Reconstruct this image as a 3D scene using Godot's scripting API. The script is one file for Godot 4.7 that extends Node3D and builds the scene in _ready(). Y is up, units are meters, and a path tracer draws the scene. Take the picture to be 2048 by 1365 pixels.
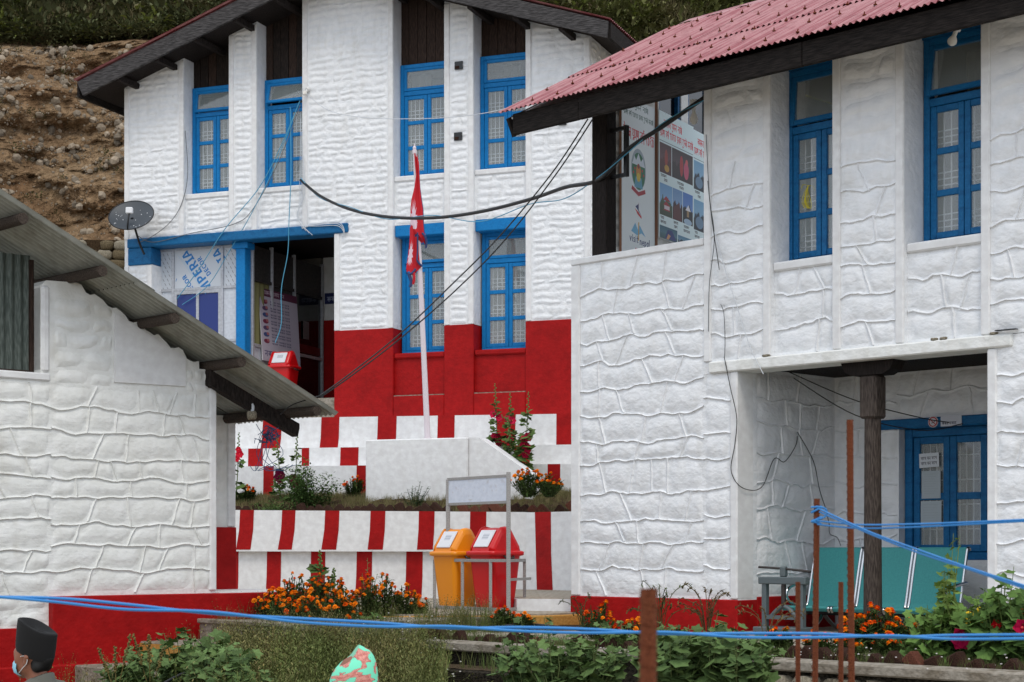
extends Node3D
# A hillside office yard: two whitewashed stone buildings with blue joinery, a shed, striped terrace walls, bins, flowers and two seated people.
# World: metres, y up, the photographer stands at the origin looking along -z. Each building is built in a frame of its own: x along its front, y up, z out of its front.

var M := {}          # materials
var used := {}       # names given so far
var kept := {}       # textures that several materials share
var rng := RandomNumberGenerator.new()
var nz := FastNoiseLite.new()


func _ready() -> void:
	rng.seed = 20200
	nz.seed = 7
	nz.noise_type = FastNoiseLite.TYPE_SIMPLEX
	nz.frequency = 1.0
	set_view()
	make_materials()
	build_ground()
	build_hill()
	build_main_building()
	build_terraces()
	build_balcony_building()
	build_shed()
	build_yard_objects()
	build_signs()
	build_cables()
	build_people()
	build_plants()


func set_view() -> void:
	var cam := Camera3D.new()
	cam.name = "camera"
	add_child(cam)
	cam.position = Vector3(0, 1.6, 0)
	cam.projection = Camera3D.PROJECTION_FRUSTUM   # a lens shifted upwards, so that walls stay upright
	cam.near = 0.1
	cam.far = 900.0
	cam.size = 2.0 * 0.1 * 682.5 / 3500.0
	cam.frustum_offset = Vector2(0, 0.1 * 417.5 / 3500.0)
	cam.keep_aspect = Camera3D.KEEP_HEIGHT
	var ca := CameraAttributesPhysical.new()
	ca.frustum_focal_length = 38.0
	ca.frustum_focus_distance = 19.0
	ca.frustum_near = 0.1
	ca.frustum_far = 900.0
	ca.exposure_aperture = 6.3
	cam.attributes = ca
	cam.projection = Camera3D.PROJECTION_FRUSTUM
	cam.near = 0.1
	cam.far = 900.0
	cam.size = 2.0 * 0.1 * 682.5 / 3500.0
	cam.current = true
	var we := WorldEnvironment.new()
	we.name = "environment"
	var env := Environment.new()
	env.background_mode = Environment.BG_SKY
	env.tonemap_mode = Environment.TONE_MAPPER_LINEAR
	env.tonemap_exposure = 1.19
	var sky := Sky.new()
	var sm := ProceduralSkyMaterial.new()
	sm.sky_top_color = Color(0.92, 0.95, 1.0)
	sm.sky_horizon_color = Color(0.74, 0.78, 0.84)
	sm.sky_curve = 0.2
	sm.ground_bottom_color = Color(0.30, 0.29, 0.27)
	sm.ground_horizon_color = Color(0.55, 0.56, 0.57)
	sm.sky_cover = cloud_cover()
	sm.sky_cover_modulate = Color(1, 1, 1, 0.35)
	sky.sky_material = sm
	env.sky = sky
	env.sdfgi_enabled = true
	env.ssao_enabled = true
	env.ssil_enabled = true
	we.environment = env
	add_child(we)
	var sun := DirectionalLight3D.new()
	sun.name = "sun"
	sun.light_color = Color(1.0, 0.97, 0.93)
	sun.light_energy = 0.34
	sun.light_angular_distance = 18.0
	sun.shadow_enabled = true
	add_child(sun)
	sun.look_at_from_position(Vector3(2.5, 20, 14), Vector3.ZERO)


func cloud_cover() -> Texture2D:
	var n := FastNoiseLite.new()
	n.seed = 3
	n.noise_type = FastNoiseLite.TYPE_SIMPLEX_SMOOTH
	n.frequency = 0.006
	n.fractal_octaves = 4
	var t := NoiseTexture2D.new()
	t.width = 1024
	t.height = 512
	t.seamless = true
	t.noise = n
	var g := Gradient.new()
	g.set_color(0, Color(0.55, 0.58, 0.62, 1))
	g.set_color(1, Color(1, 1, 1, 1))
	t.color_ramp = g
	return t


# ---------------------------------------------------------------- materials

func lin(r: float, g: float, b: float) -> Color:
	return Color(r, g, b).linear_to_srgb()


func noise_tex(freq: float, c0: Color, c1: Color, sd := 1, size := 512, octaves := 4, low := 0.25, high := 0.75, kind := FastNoiseLite.TYPE_SIMPLEX_SMOOTH) -> NoiseTexture2D:
	var key := str([freq, c0, c1, sd, size, octaves, low, high])
	if kept.has(key):
		return kept[key]
	var n := FastNoiseLite.new()
	n.seed = sd
	n.noise_type = kind
	n.frequency = freq
	n.fractal_octaves = octaves
	var t := NoiseTexture2D.new()
	t.width = size
	t.height = size
	t.seamless = true
	t.noise = n
	var g := Gradient.new()
	g.offsets = PackedFloat32Array([low, high])
	g.colors = PackedColorArray([c0, c1])
	t.color_ramp = g
	kept[key] = t
	return t


# A surface with mottled colour and fine relief. scale: how many times the pattern repeats per metre.
func surf(key: String, c0: Color, c1: Color, rough := 0.8, scale := 1.0, bump := 0.0, freq := 0.02, sd := 1, stretch := Vector3.ONE, metal := 0.0) -> StandardMaterial3D:
	var m := StandardMaterial3D.new()
	m.resource_name = key
	m.albedo_texture = noise_tex(freq, c0, c1, sd)
	m.roughness = rough
	m.metallic = metal
	m.metallic_specular = 0.28
	m.uv1_triplanar = true
	m.uv1_world_triplanar = true
	m.uv1_scale = Vector3.ONE * scale * stretch
	if bump > 0.0:
		m.heightmap_enabled = true
		m.heightmap_texture = noise_tex(freq * 2.0, Color.BLACK, Color.WHITE, 50, 512, 5, 0.1, 0.9)
		m.heightmap_scale = bump
	M[key] = m
	return m


func plain(key: String, c: Color, rough := 0.6, metal := 0.0) -> StandardMaterial3D:
	var m := StandardMaterial3D.new()
	m.resource_name = key
	m.albedo_color = c
	m.roughness = rough
	m.metallic = metal
	M[key] = m
	return m


func leafy(key: String, back := 0.35, rough := 0.55) -> StandardMaterial3D:
	var m := StandardMaterial3D.new()
	m.resource_name = key
	m.vertex_color_use_as_albedo = true
	m.roughness = rough
	m.metallic_specular = 0.15
	m.backlight_enabled = true
	m.backlight = Color(back, back, back * 0.6)
	M[key] = m
	return m


func stained(m: StandardMaterial3D, c: Color, share: float, scale: float, sd: int, low := 0.5, high := 0.8) -> void:
	m.detail_enabled = true
	m.detail_blend_mode = BaseMaterial3D.BLEND_MODE_MUL
	m.detail_uv_layer = BaseMaterial3D.DETAIL_UV_2
	var t := noise_tex(0.012, Color.WHITE, c.lerp(Color.WHITE, 1.0 - share), sd, 512, 5, low, high)
	m.detail_albedo = t
	m.uv2_triplanar = true
	m.uv2_world_triplanar = true
	m.uv2_scale = Vector3.ONE * scale


func make_materials() -> void:
	var w := surf("white_paint", Color(0.885, 0.895, 0.905), Color(0.925, 0.93, 0.935), 0.6, 1.1, 0.8, 0.011, 11)
	stained(w, Color(0.78, 0.76, 0.71), 0.22, 0.5, 61, 0.55, 0.9)
	w.uv2_scale = Vector3(1.1, 0.22, 1.1)
	var w2 := surf("warm_white_paint", Color(0.88, 0.885, 0.87), Color(0.92, 0.925, 0.915), 0.58, 1.0, 0.7, 0.011, 12)
	stained(w2, Color(0.76, 0.73, 0.67), 0.22, 0.5, 62, 0.55, 0.9)
	w2.uv2_scale = Vector3(1.1, 0.22, 1.1)
	var w3 := surf("smooth_white_paint", Color(0.86, 0.86, 0.86), Color(0.915, 0.92, 0.92), 0.55, 0.8, 0.15, 0.02, 13)
	stained(w3, Color(0.74, 0.71, 0.64), 0.07, 0.7, 63, 0.55, 0.9)
	w3.uv2_scale = Vector3(1.4, 0.35, 1.4)
	var rd := surf("red_paint", Color(0.60, 0.055, 0.06), Color(0.65, 0.075, 0.078), 0.55, 1.0, 0.25, 0.02, 14)
	stained(rd, Color(0.80, 0.76, 0.74), 0.5, 0.45, 64, 0.45, 0.85)
	var bl := surf("blue_paint", Color(0.07, 0.45, 0.70), Color(0.11, 0.50, 0.75), 0.42, 2.5, 0.12, 0.03, 15)
	stained(bl, Color(0.7, 0.74, 0.8), 0.3, 1.5, 65, 0.5, 0.8)
	var bl2 := surf("deep_blue_paint", Color(0.09, 0.37, 0.56), Color(0.13, 0.42, 0.62), 0.42, 2.5, 0.12, 0.03, 16)
	stained(bl2, Color(0.6, 0.64, 0.7), 0.4, 1.5, 66, 0.5, 0.8)
	surf("dark_wood", Color(0.10, 0.085, 0.08), Color(0.21, 0.185, 0.175), 0.8, 1.0, 0.3, 0.03, 17, Vector3(3, 0.6, 3))
	surf("brown_plank", Color(0.15, 0.115, 0.10), Color(0.27, 0.21, 0.18), 0.7, 1.0, 0.25, 0.03, 18, Vector3(5, 0.5, 5))
	surf("dark_board", Color(0.07, 0.06, 0.055), Color(0.18, 0.16, 0.15), 0.85, 1.0, 0.3, 0.03, 46, Vector3(0.5, 4, 0.5))
	surf("black_plank", Color(0.10, 0.085, 0.08), Color(0.21, 0.175, 0.155), 0.7, 1.0, 0.25, 0.03, 48, Vector3(5, 0.5, 5))
	surf("grey_board", Color(0.17, 0.165, 0.165), Color(0.36, 0.35, 0.35), 0.85, 1.0, 0.3, 0.03, 19, Vector3(0.4, 4, 0.4))
	surf("post_wood", Color(0.20, 0.175, 0.16), Color(0.36, 0.325, 0.30), 0.8, 1.0, 0.3, 0.03, 20, Vector3(5, 0.5, 5))
	surf("black_wood", Color(0.09, 0.075, 0.07), Color(0.17, 0.145, 0.135), 0.75, 1.0, 0.3, 0.03, 21, Vector3(5, 0.5, 5))
	surf("log", Color(0.20, 0.175, 0.155), Color(0.36, 0.32, 0.29), 0.85, 4.0, 0.3, 0.03, 22)
	# roofing sheets use their own uv: u across the waves, v down the slope
	var rr := StandardMaterial3D.new()
	rr.resource_name = "red_roofing"
	rr.albedo_texture = noise_tex(0.012, Color(0.53, 0.22, 0.245), Color(0.645, 0.43, 0.435), 23, 512, 5, 0.25, 0.55)
	rr.uv1_scale = Vector3(1.6, 0.12, 1)
	rr.roughness = 0.5
	rr.detail_enabled = true
	rr.detail_blend_mode = BaseMaterial3D.BLEND_MODE_MUL
	rr.detail_uv_layer = BaseMaterial3D.DETAIL_UV_2
	rr.detail_albedo = noise_tex(0.02, Color(1, 1, 1), Color(0.86, 0.76, 0.76), 24, 512, 4, 0.5, 0.8)
	rr.uv2_triplanar = true
	rr.uv2_world_triplanar = true
	rr.uv2_scale = Vector3.ONE * 0.5
	M["red_roofing"] = rr
	var gr := surf("grey_roofing", Color(0.60, 0.61, 0.58), Color(0.68, 0.69, 0.66), 0.5, 0.7, 0.0, 0.02, 25, Vector3.ONE, 0.1)
	stained(gr, Color(0.55, 0.52, 0.47), 0.35, 0.8, 67, 0.6, 0.9)
	surf("green_tin", Color(0.27, 0.30, 0.28), Color(0.40, 0.43, 0.405), 0.5, 1.2, 0.0, 0.03, 26, Vector3(3, 0.4, 3), 0.2)
	var co := surf("concrete", Color(0.50, 0.475, 0.43), Color(0.63, 0.60, 0.555), 0.9, 1.2, 0.5, 0.03, 27)
	stained(co, Color(0.55, 0.50, 0.42), 0.6, 0.8, 68, 0.5, 0.8)
	var mo := surf("mossy_concrete", Color(0.095, 0.085, 0.07), Color(0.30, 0.275, 0.235), 0.95, 2.2, 0.9, 0.03, 28)
	stained(mo, Color(0.6, 0.62, 0.45), 0.5, 1.3, 69)
	surf("pavement_mix", Color(0.55, 0.51, 0.45), Color(0.68, 0.645, 0.59), 0.9, 0.9, 0.35, 0.03, 29)
	surf("yellow_paint", Color(0.66, 0.47, 0.22), Color(0.76, 0.58, 0.32), 0.8, 2.0, 0.3, 0.03, 30)
	surf("soil", Color(0.19, 0.145, 0.10), Color(0.33, 0.265, 0.19), 1.0, 1.6, 1.2, 0.04, 31)
	var ea := surf("hill_earth", Color(0.44, 0.36, 0.265), Color(0.62, 0.525, 0.41), 1.0, 0.36, 10.0, 0.03, 32)
	stained(ea, Color(0.62, 0.52, 0.45), 0.6, 0.06, 70, 0.4, 0.75)
	surf("hill_green", Color(0.18, 0.19, 0.10), Color(0.34, 0.30, 0.19), 1.0, 0.3, 3.0, 0.03, 33)
	surf("brick", Color(0.29, 0.165, 0.125), Color(0.46, 0.285, 0.225), 0.9, 6.0, 0.5, 0.03, 34)
	surf("dark_brick", Color(0.15, 0.10, 0.08), Color(0.28, 0.19, 0.15), 0.95, 6.0, 0.5, 0.03, 35)
	surf("rubble", Color(0.30, 0.275, 0.235), Color(0.52, 0.485, 0.42), 0.95, 3.0, 0.8, 0.03, 36)
	surf("pale_rubble", Color(0.45, 0.42, 0.36), Color(0.66, 0.63, 0.56), 0.95, 3.0, 0.8, 0.03, 37)
	surf("dry_stone", Color(0.31, 0.27, 0.20), Color(0.47, 0.42, 0.33), 0.95, 2.0, 0.8, 0.03, 38)
	surf("rust", Color(0.34, 0.18, 0.115), Color(0.52, 0.30, 0.20), 0.9, 14.0, 0.25, 0.03, 39)
	surf("aluminium", Color(0.66, 0.67, 0.69), Color(0.74, 0.75, 0.77), 0.4, 1.0, 0.0, 0.03, 40, Vector3.ONE, 0.3)
	surf("galvanised", Color(0.55, 0.54, 0.53), Color(0.70, 0.695, 0.685), 0.45, 6.0, 0.1, 0.03, 41, Vector3.ONE, 0.25)
	surf("sign_white", Color(0.80, 0.83, 0.88), Color(0.85, 0.875, 0.92), 0.5, 1.0, 0.0, 0.03, 42)
	stained(M.sign_white, Color(0.62, 0.50, 0.40), 0.3, 1.6, 71, 0.7, 0.95)
	surf("leaf_litter", Color(0.24, 0.195, 0.14), Color(0.46, 0.40, 0.31), 1.0, 3.0, 1.0, 0.05, 47)
	surf("milky_panel", Color(0.76, 0.78, 0.81), Color(0.82, 0.84, 0.87), 0.3, 1.0, 0.0, 0.03, 43)
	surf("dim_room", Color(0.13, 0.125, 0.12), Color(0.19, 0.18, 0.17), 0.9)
	surf("light_wood", Color(0.50, 0.46, 0.41), Color(0.62, 0.58, 0.52), 0.8)
	surf("dark_panel", Color(0.16, 0.15, 0.15), Color(0.24, 0.225, 0.22), 0.35, 1.0, 0.0, 0.03, 44)
	plain("blue_film", Color(0.07, 0.17, 0.46), 0.3)
	plain("glass_dark", Color(0.04, 0.045, 0.05), 0.1)
	var g := StandardMaterial3D.new()
	g.resource_name = "glass"
	g.albedo_color = Color(0.9, 0.95, 0.95, 0.12)
	g.transparency = BaseMaterial3D.TRANSPARENCY_ALPHA
	g.roughness = 0.03
	M["glass"] = g
	plain("grille_paint", Color(0.76, 0.77, 0.78), 0.5)
	plain("yard_dust", Color(0.62, 0.58, 0.52), 0.95)
	plain("curtain", Color(0.36, 0.345, 0.30), 0.9)
	plain("brown_curtain", Color(0.29, 0.25, 0.20), 0.9)
	plain("room_wall", Color(0.60, 0.58, 0.54), 0.9)
	plain("black_rubber", Color(0.07, 0.075, 0.08), 0.55)
	plain("black_wire", Color(0.06, 0.06, 0.065), 0.6)
	plain("cyan_wire", Color(0.30, 0.60, 0.72), 0.5)
	plain("pale_wire", Color(0.78, 0.80, 0.82), 0.5)
	plain("grey_wire", Color(0.40, 0.41, 0.42), 0.6)
	plain("blue_rope", Color(0.14, 0.48, 0.74), 0.5)
	plain("yellow_rope", Color(0.80, 0.74, 0.20), 0.6)
	plain("white_enamel", Color(0.88, 0.88, 0.87), 0.25)
	plain("bulb_glass", Color(0.90, 0.89, 0.86), 0.15)
	plain("chrome", Color(0.82, 0.83, 0.84), 0.12, 1.0)
	plain("black_metal", Color(0.08, 0.08, 0.085), 0.4, 0.3)
	plain("dish_grey", Color(0.23, 0.255, 0.28), 0.5)
	plain("red_plastic", Color(0.80, 0.035, 0.07), 0.28)
	plain("yellow_plastic", Color(0.93, 0.57, 0.08), 0.28)
	plain("dark_plastic", Color(0.16, 0.10, 0.09), 0.4)
	plain("paper", Color(0.88, 0.89, 0.90), 0.7)
	plain("machine_grey", Color(0.36, 0.40, 0.41), 0.55, 0.2)
	plain("machine_steel", Color(0.27, 0.25, 0.24), 0.5, 0.6)
	plain("pole_white", Color(0.84, 0.80, 0.82), 0.35)
	plain("skin", Color(0.50, 0.31, 0.22), 0.55)
	plain("hair", Color(0.025, 0.022, 0.02), 0.6)
	plain("jacket", Color(0.36, 0.36, 0.33), 0.9)
	plain("collar_dark", Color(0.15, 0.14, 0.13), 0.9)
	plain("trousers", Color(0.16, 0.16, 0.19), 0.9)
	plain("sari_red", Color(0.62, 0.16, 0.16), 0.9)
	plain("mask_blue", Color(0.55, 0.78, 0.86), 0.8)
	plain("strap_white", Color(0.85, 0.85, 0.84), 0.8)
	plain("chair_plastic", Color(0.40, 0.42, 0.45), 0.45)
	plain("eye_white", Color(0.85, 0.83, 0.80), 0.3)
	plain("letter_blue", Color(0.12, 0.48, 0.75), 0.5)
	plain("letter_navy", Color(0.10, 0.16, 0.42), 0.5)
	plain("timber_strip", Color(0.58, 0.42, 0.33), 0.8)
	leafy("leaf")
	leafy("petal", 0.3, 0.6)
	leafy("blade", 0.3, 0.7)
	leafy("scrub", 0.25, 0.7)
	var teal := surf("teal_mesh", Color(0.29, 0.60, 0.60), Color(0.32, 0.65, 0.64), 0.4, 1.0, 0.0, 0.03, 45)
	teal.metallic = 0.0
	teal.heightmap_enabled = true
	teal.heightmap_texture = dot_texture()
	teal.heightmap_scale = 0.15
	teal.uv1_triplanar = true
	teal.uv1_world_triplanar = false
	teal.uv1_scale = Vector3.ONE * 3.0
	var vc := StandardMaterial3D.new()
	vc.resource_name = "tinted_stone"
	vc.vertex_color_use_as_albedo = true
	vc.roughness = 0.95
	M["tinted"] = vc


func dot_texture() -> Texture2D:
	var im := Image.create(512, 512, false, Image.FORMAT_RGB8)
	im.fill(Color.WHITE)
	for i in 512:
		for j in 512:
			var a := fposmod(i, 16.0) - 8.0
			var b := fposmod(j + (8 if (i / 16) % 2 else 0), 16.0) - 8.0
			if a * a + b * b < 22.0:
				im.set_pixel(i, j, Color.BLACK)
	return ImageTexture.create_from_image(im)


# ---------------------------------------------------------------- mesh building

# Collects triangles. Corners are given counter-clockwise as seen from outside and stored clockwise, as Godot wants them.
class Mb:
	var v := PackedVector3Array()
	var n := PackedVector3Array()
	var t := PackedVector2Array()
	var c := PackedColorArray()
	var k := PackedInt32Array()
	var tint := Color.WHITE
	var tinted := false

	func tri(a: Vector3, b: Vector3, d: Vector3) -> void:
		var nn := (b - a).cross(d - a).normalized()
		var s := v.size()
		v.append(a); v.append(b); v.append(d)
		for i in 3:
			n.append(nn)
			t.append(Vector2.ZERO)
			c.append(tint)
		k.append(s); k.append(s + 2); k.append(s + 1)

	func quad(a: Vector3, b: Vector3, d: Vector3, e: Vector3) -> void:
		var nn := (d - a).cross(e - b).normalized()
		var s := v.size()
		v.append(a); v.append(b); v.append(d); v.append(e)
		t.append(Vector2(0, 1)); t.append(Vector2(1, 1)); t.append(Vector2(1, 0)); t.append(Vector2(0, 0))
		for i in 4:
			n.append(nn)
			c.append(tint)
		k.append(s); k.append(s + 2); k.append(s + 1)
		k.append(s); k.append(s + 3); k.append(s + 2)

	# A grid of points, rows x cols, seen from outside with columns running right and rows running up. Smooth.
	func grid(p: PackedVector3Array, cols: int, rows: int, flip := false, uvs := PackedVector2Array()) -> void:
		var s := v.size()
		for j in rows:
			for i in cols:
				var a := p[j * cols + mini(i + 1, cols - 1)] - p[j * cols + maxi(i - 1, 0)]
				var b := p[mini(j + 1, rows - 1) * cols + i] - p[maxi(j - 1, 0) * cols + i]
				var nn := a.cross(b)
				nn = nn.normalized() if nn.length_squared() > 1e-16 else Vector3.UP
				v.append(p[j * cols + i])
				n.append(-nn if flip else nn)
				t.append(uvs[j * cols + i] if uvs.size() else Vector2(float(i) / maxi(cols - 1, 1), 1.0 - float(j) / maxi(rows - 1, 1)))
				c.append(tint)
		for j in rows - 1:
			for i in cols - 1:
				var q := s + j * cols + i
				if flip:
					k.append_array(PackedInt32Array([q, q + 1, q + cols + 1, q, q + cols + 1, q + cols]))
				else:
					k.append_array(PackedInt32Array([q, q + cols + 1, q + 1, q, q + cols, q + cols + 1]))

	func box(lo: Vector3, hi: Vector3, x := Transform3D.IDENTITY, bev := 0.0) -> void:
		if bev <= 0.0:
			var p := []
			for i in 8:
				p.append(x * Vector3(hi.x if i & 1 else lo.x, hi.y if i & 2 else lo.y, hi.z if i & 4 else lo.z))
			quad(p[4], p[5], p[7], p[6]); quad(p[1], p[0], p[2], p[3])
			quad(p[5], p[1], p[3], p[7]); quad(p[0], p[4], p[6], p[2])
			quad(p[6], p[7], p[3], p[2]); quad(p[0], p[1], p[5], p[4])
			return
		var mid := (lo + hi) / 2.0
		var h := (hi - lo) / 2.0
		var bv := minf(bev, minf(h.x, minf(h.y, h.z)) * 0.9)
		var corner := func(sx: float, sy: float, sz: float, ax: int) -> Vector3:
			var q := Vector3(sx * (h.x - (0.0 if ax == 0 else bv)), sy * (h.y - (0.0 if ax == 1 else bv)), sz * (h.z - (0.0 if ax == 2 else bv)))
			return x * (mid + q)
		for s in [-1.0, 1.0]:
			var f := func(a, b, d, e):
				if s > 0:
					quad(a, b, d, e)
				else:
					quad(b, a, e, d)
			f.call(corner.call(-1, -1, s, 2), corner.call(1, -1, s, 2), corner.call(1, 1, s, 2), corner.call(-1, 1, s, 2))
			f.call(corner.call(s, -1, 1, 0), corner.call(s, -1, -1, 0), corner.call(s, 1, -1, 0), corner.call(s, 1, 1, 0))
			f.call(corner.call(-1, s, 1, 1), corner.call(1, s, 1, 1), corner.call(1, s, -1, 1), corner.call(-1, s, -1, 1))
			for r in [-1.0, 1.0]:
				var e := func(a, b, d, g, out: Vector3):
					if ((b - a) as Vector3).cross(g - a).dot(x.basis * out) > 0:
						quad(a, b, d, g)
					else:
						quad(b, a, g, d)
				e.call(corner.call(-1, s, r, 1), corner.call(1, s, r, 1), corner.call(1, s, r, 2), corner.call(-1, s, r, 2), Vector3(0, s, r))
				e.call(corner.call(s, -1, r, 0), corner.call(s, 1, r, 0), corner.call(s, 1, r, 2), corner.call(s, -1, r, 2), Vector3(s, 0, r))
				e.call(corner.call(s, r, -1, 0), corner.call(s, r, 1, 0), corner.call(s, r, 1, 1), corner.call(s, r, -1, 1), Vector3(s, r, 0))
				for q in [-1.0, 1.0]:
					var a: Vector3 = corner.call(s, r, q, 0)
					var b: Vector3 = corner.call(s, r, q, 1)
					var d: Vector3 = corner.call(s, r, q, 2)
					if (b - a).cross(d - a).dot(x.basis * Vector3(s, r, q)) > 0:
						tri(a, b, d)
					else:
						tri(b, a, d)

	# A flat outline in x,y pushed from z0 to z1.
	func prism(o: PackedVector2Array, z0: float, z1: float, x := Transform3D.IDENTITY) -> void:
		var ol := o.duplicate()
		var area := 0.0
		for i in ol.size():
			var j := (i + 1) % ol.size()
			area += ol[i].x * ol[j].y - ol[j].x * ol[i].y
		if area < 0:
			ol.reverse()
		var ks := Geometry2D.triangulate_polygon(ol)
		for i in range(0, ks.size(), 3):
			var a := ol[ks[i]]
			var b := ol[ks[i + 1]]
			var d := ol[ks[i + 2]]
			if (b - a).cross(d - a) < 0:
				var q := b
				b = d
				d = q
			tri(x * Vector3(a.x, a.y, z1), x * Vector3(b.x, b.y, z1), x * Vector3(d.x, d.y, z1))
			tri(x * Vector3(b.x, b.y, z0), x * Vector3(a.x, a.y, z0), x * Vector3(d.x, d.y, z0))
		for i in ol.size():
			var a := ol[i]
			var b := ol[(i + 1) % ol.size()]
			quad(x * Vector3(a.x, a.y, z0), x * Vector3(b.x, b.y, z0), x * Vector3(b.x, b.y, z1), x * Vector3(a.x, a.y, z1))

	func tube(p: PackedVector3Array, r, sides := 6, caps := true) -> void:
		if p.size() < 2:
			return
		var s := v.size()
		var up := Vector3.UP
		var d0 := (p[1] - p[0]).normalized()
		if absf(d0.dot(up)) > 0.9:
			up = Vector3.RIGHT
		var side := d0.cross(up).normalized()
		for i in p.size():
			var d := (p[mini(i + 1, p.size() - 1)] - p[maxi(i - 1, 0)]).normalized()
			side = (side - d * side.dot(d)).normalized()
			var top := side.cross(d)
			var rad: float = r[i] if r is Array or r is PackedFloat32Array else r
			for q in sides + 1:
				var a := TAU * q / sides
				var o := side * cos(a) + top * sin(a)
				v.append(p[i] + o * rad)
				n.append(o)
				t.append(Vector2(float(q) / sides, float(i) / (p.size() - 1)))
				c.append(tint)
		for i in p.size() - 1:
			for q in sides:
				var a := s + i * (sides + 1) + q
				var b := a + sides + 1
				k.append_array(PackedInt32Array([a, a + 1, b, a + 1, b + 1, b]))
		if caps:
			for e in 2:
				var base := s + (p.size() - 1) * (sides + 1) * e
				var mid := v.size()
				var dir := (p[1] - p[0]).normalized() * -1.0 if e == 0 else (p[-1] - p[-2]).normalized()
				v.append(p[0] if e == 0 else p[-1]); n.append(dir); t.append(Vector2.ZERO); c.append(tint)
				for q in sides + 1:
					v.append(v[base + q]); n.append(dir); t.append(Vector2.ZERO); c.append(tint)
				for q in sides:
					if e == 0:
						k.append_array(PackedInt32Array([mid, mid + 2 + q, mid + 1 + q]))
					else:
						k.append_array(PackedInt32Array([mid, mid + 1 + q, mid + 2 + q]))

	# rings: closed rings of equal size, bottom to top, each counter-clockwise seen from above. Smooth.
	func loft(rings: Array, cap_low := true, cap_high := true) -> void:
		var m: int = rings[0].size()
		var p := PackedVector3Array()
		for ring in rings:
			for i in m + 1:
				p.append(ring[i % m])
		var s := v.size()
		grid(p, m + 1, rings.size(), false)
		for j in rings.size():   # close the seam
			var a := s + j * (m + 1)
			var nn := (n[a] + n[a + m]).normalized()
			n[a] = nn
			n[a + m] = nn
		for e in 2:
			if (e == 0 and not cap_low) or (e == 1 and not cap_high):
				continue
			var ring: PackedVector3Array = rings[0 if e == 0 else -1]
			var mid := Vector3.ZERO
			for q in ring:
				mid += q
			mid /= m
			for i in m:
				if e == 0:
					tri(mid, ring[(i + 1) % m], ring[i])
				else:
					tri(mid, ring[i], ring[(i + 1) % m])

	func ball(at: Vector3, r: Vector3, seg := 8, rows := 6) -> void:
		var p := PackedVector3Array()
		for j in rows + 1:
			var b := -PI / 2 + PI * j / rows
			for i in seg + 1:
				var a := -TAU * i / seg
				p.append(at + Vector3(cos(a) * cos(b) * r.x, sin(b) * r.y, sin(a) * cos(b) * r.z))
		var s := v.size()
		grid(p, seg + 1, rows + 1)
		for i in range(s, v.size()):
			n[i] = ((v[i] - at) / r / r).normalized()

	# A folded, pointed leaf with five faces.
	func leaf(at: Vector3, dir: Vector3, up: Vector3, ln: float, wd: float, fold := 0.25) -> void:
		var d := dir.normalized()
		var side := d.cross(up)
		side = side.normalized() if side.length_squared() > 1e-8 else Vector3.RIGHT
		var u := side.cross(d)
		var a := at + d * ln * 0.35 + side * wd * 0.5 + u * fold * wd
		var b := at + d * ln * 0.35 - side * wd * 0.5 + u * fold * wd
		var a2 := at + d * ln * 0.7 + side * wd * 0.38 + u * (fold * wd - ln * 0.05)
		var b2 := at + d * ln * 0.7 - side * wd * 0.38 + u * (fold * wd - ln * 0.05)
		var m1 := at + d * ln * 0.5
		var tip := at + d * ln - u * ln * 0.14
		tri(at, a, m1); tri(a, a2, m1); tri(a2, tip, m1)
		tri(at, m1, b); tri(b, m1, b2); tri(b2, m1, tip)

	func mesh() -> ArrayMesh:
		var a := []
		a.resize(Mesh.ARRAY_MAX)
		a[Mesh.ARRAY_VERTEX] = v
		a[Mesh.ARRAY_NORMAL] = n
		a[Mesh.ARRAY_TEX_UV] = t
		if tinted:
			a[Mesh.ARRAY_COLOR] = c
		a[Mesh.ARRAY_INDEX] = k
		var m := ArrayMesh.new()
		if v.size():
			m.add_surface_from_arrays(Mesh.PRIMITIVE_TRIANGLES, a)
		return m


func numbered(called: String) -> String:
	used[called] = used.get(called, -1) + 1
	return called if used[called] == 0 else "%s_%03d" % [called, used[called]]


func tag(o: Node3D, label: String, category: String, group := "", kind := "") -> Node3D:
	if label:
		o.set_meta("label", label)
	if category:
		o.set_meta("category", category)
	if group:
		o.set_meta("group", group)
	if kind:
		o.set_meta("kind", kind)
	return o


# A thing: a node at its base, added to the root; its children are its parts.
func thing(called: String, label: String, category: String, at := Vector3.ZERO, turn := 0.0, group := "") -> Node3D:
	var o := Node3D.new()
	o.name = numbered(called)
	add_child(o)
	o.position = at
	o.rotation.y = turn
	return tag(o, label, category, group)


func shape_of(x) -> Mesh:
	return x.mesh() if x is Mb else x


# One named mesh under a thing (or a part).
func part(called: String, x, m, parent: Node3D, label := "", kind := "") -> MeshInstance3D:
	var o := MeshInstance3D.new()
	o.name = called
	if x is Mb and m is StandardMaterial3D and m.vertex_color_use_as_albedo:
		x.tinted = true
	o.mesh = shape_of(x)
	o.material_override = m
	parent.add_child(o, true)
	if label:
		o.set_meta("label", label)
	if kind:
		o.set_meta("kind", kind)
	return o


# A thing that is one mesh.
func single(called: String, x, m, label: String, category: String, group := "", at := Vector3.ZERO) -> MeshInstance3D:
	var o := part(numbered(called), x, m, self)
	o.position = at
	tag(o, label, category, group)
	return o


func setting(called: String, x, m) -> MeshInstance3D:
	var o := part(numbered(called), x, m, self)
	o.set_meta("kind", "structure")
	return o


func holder(called: String, parent: Node3D) -> Node3D:
	var o := Node3D.new()
	o.name = called
	parent.add_child(o, true)
	return o


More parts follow.
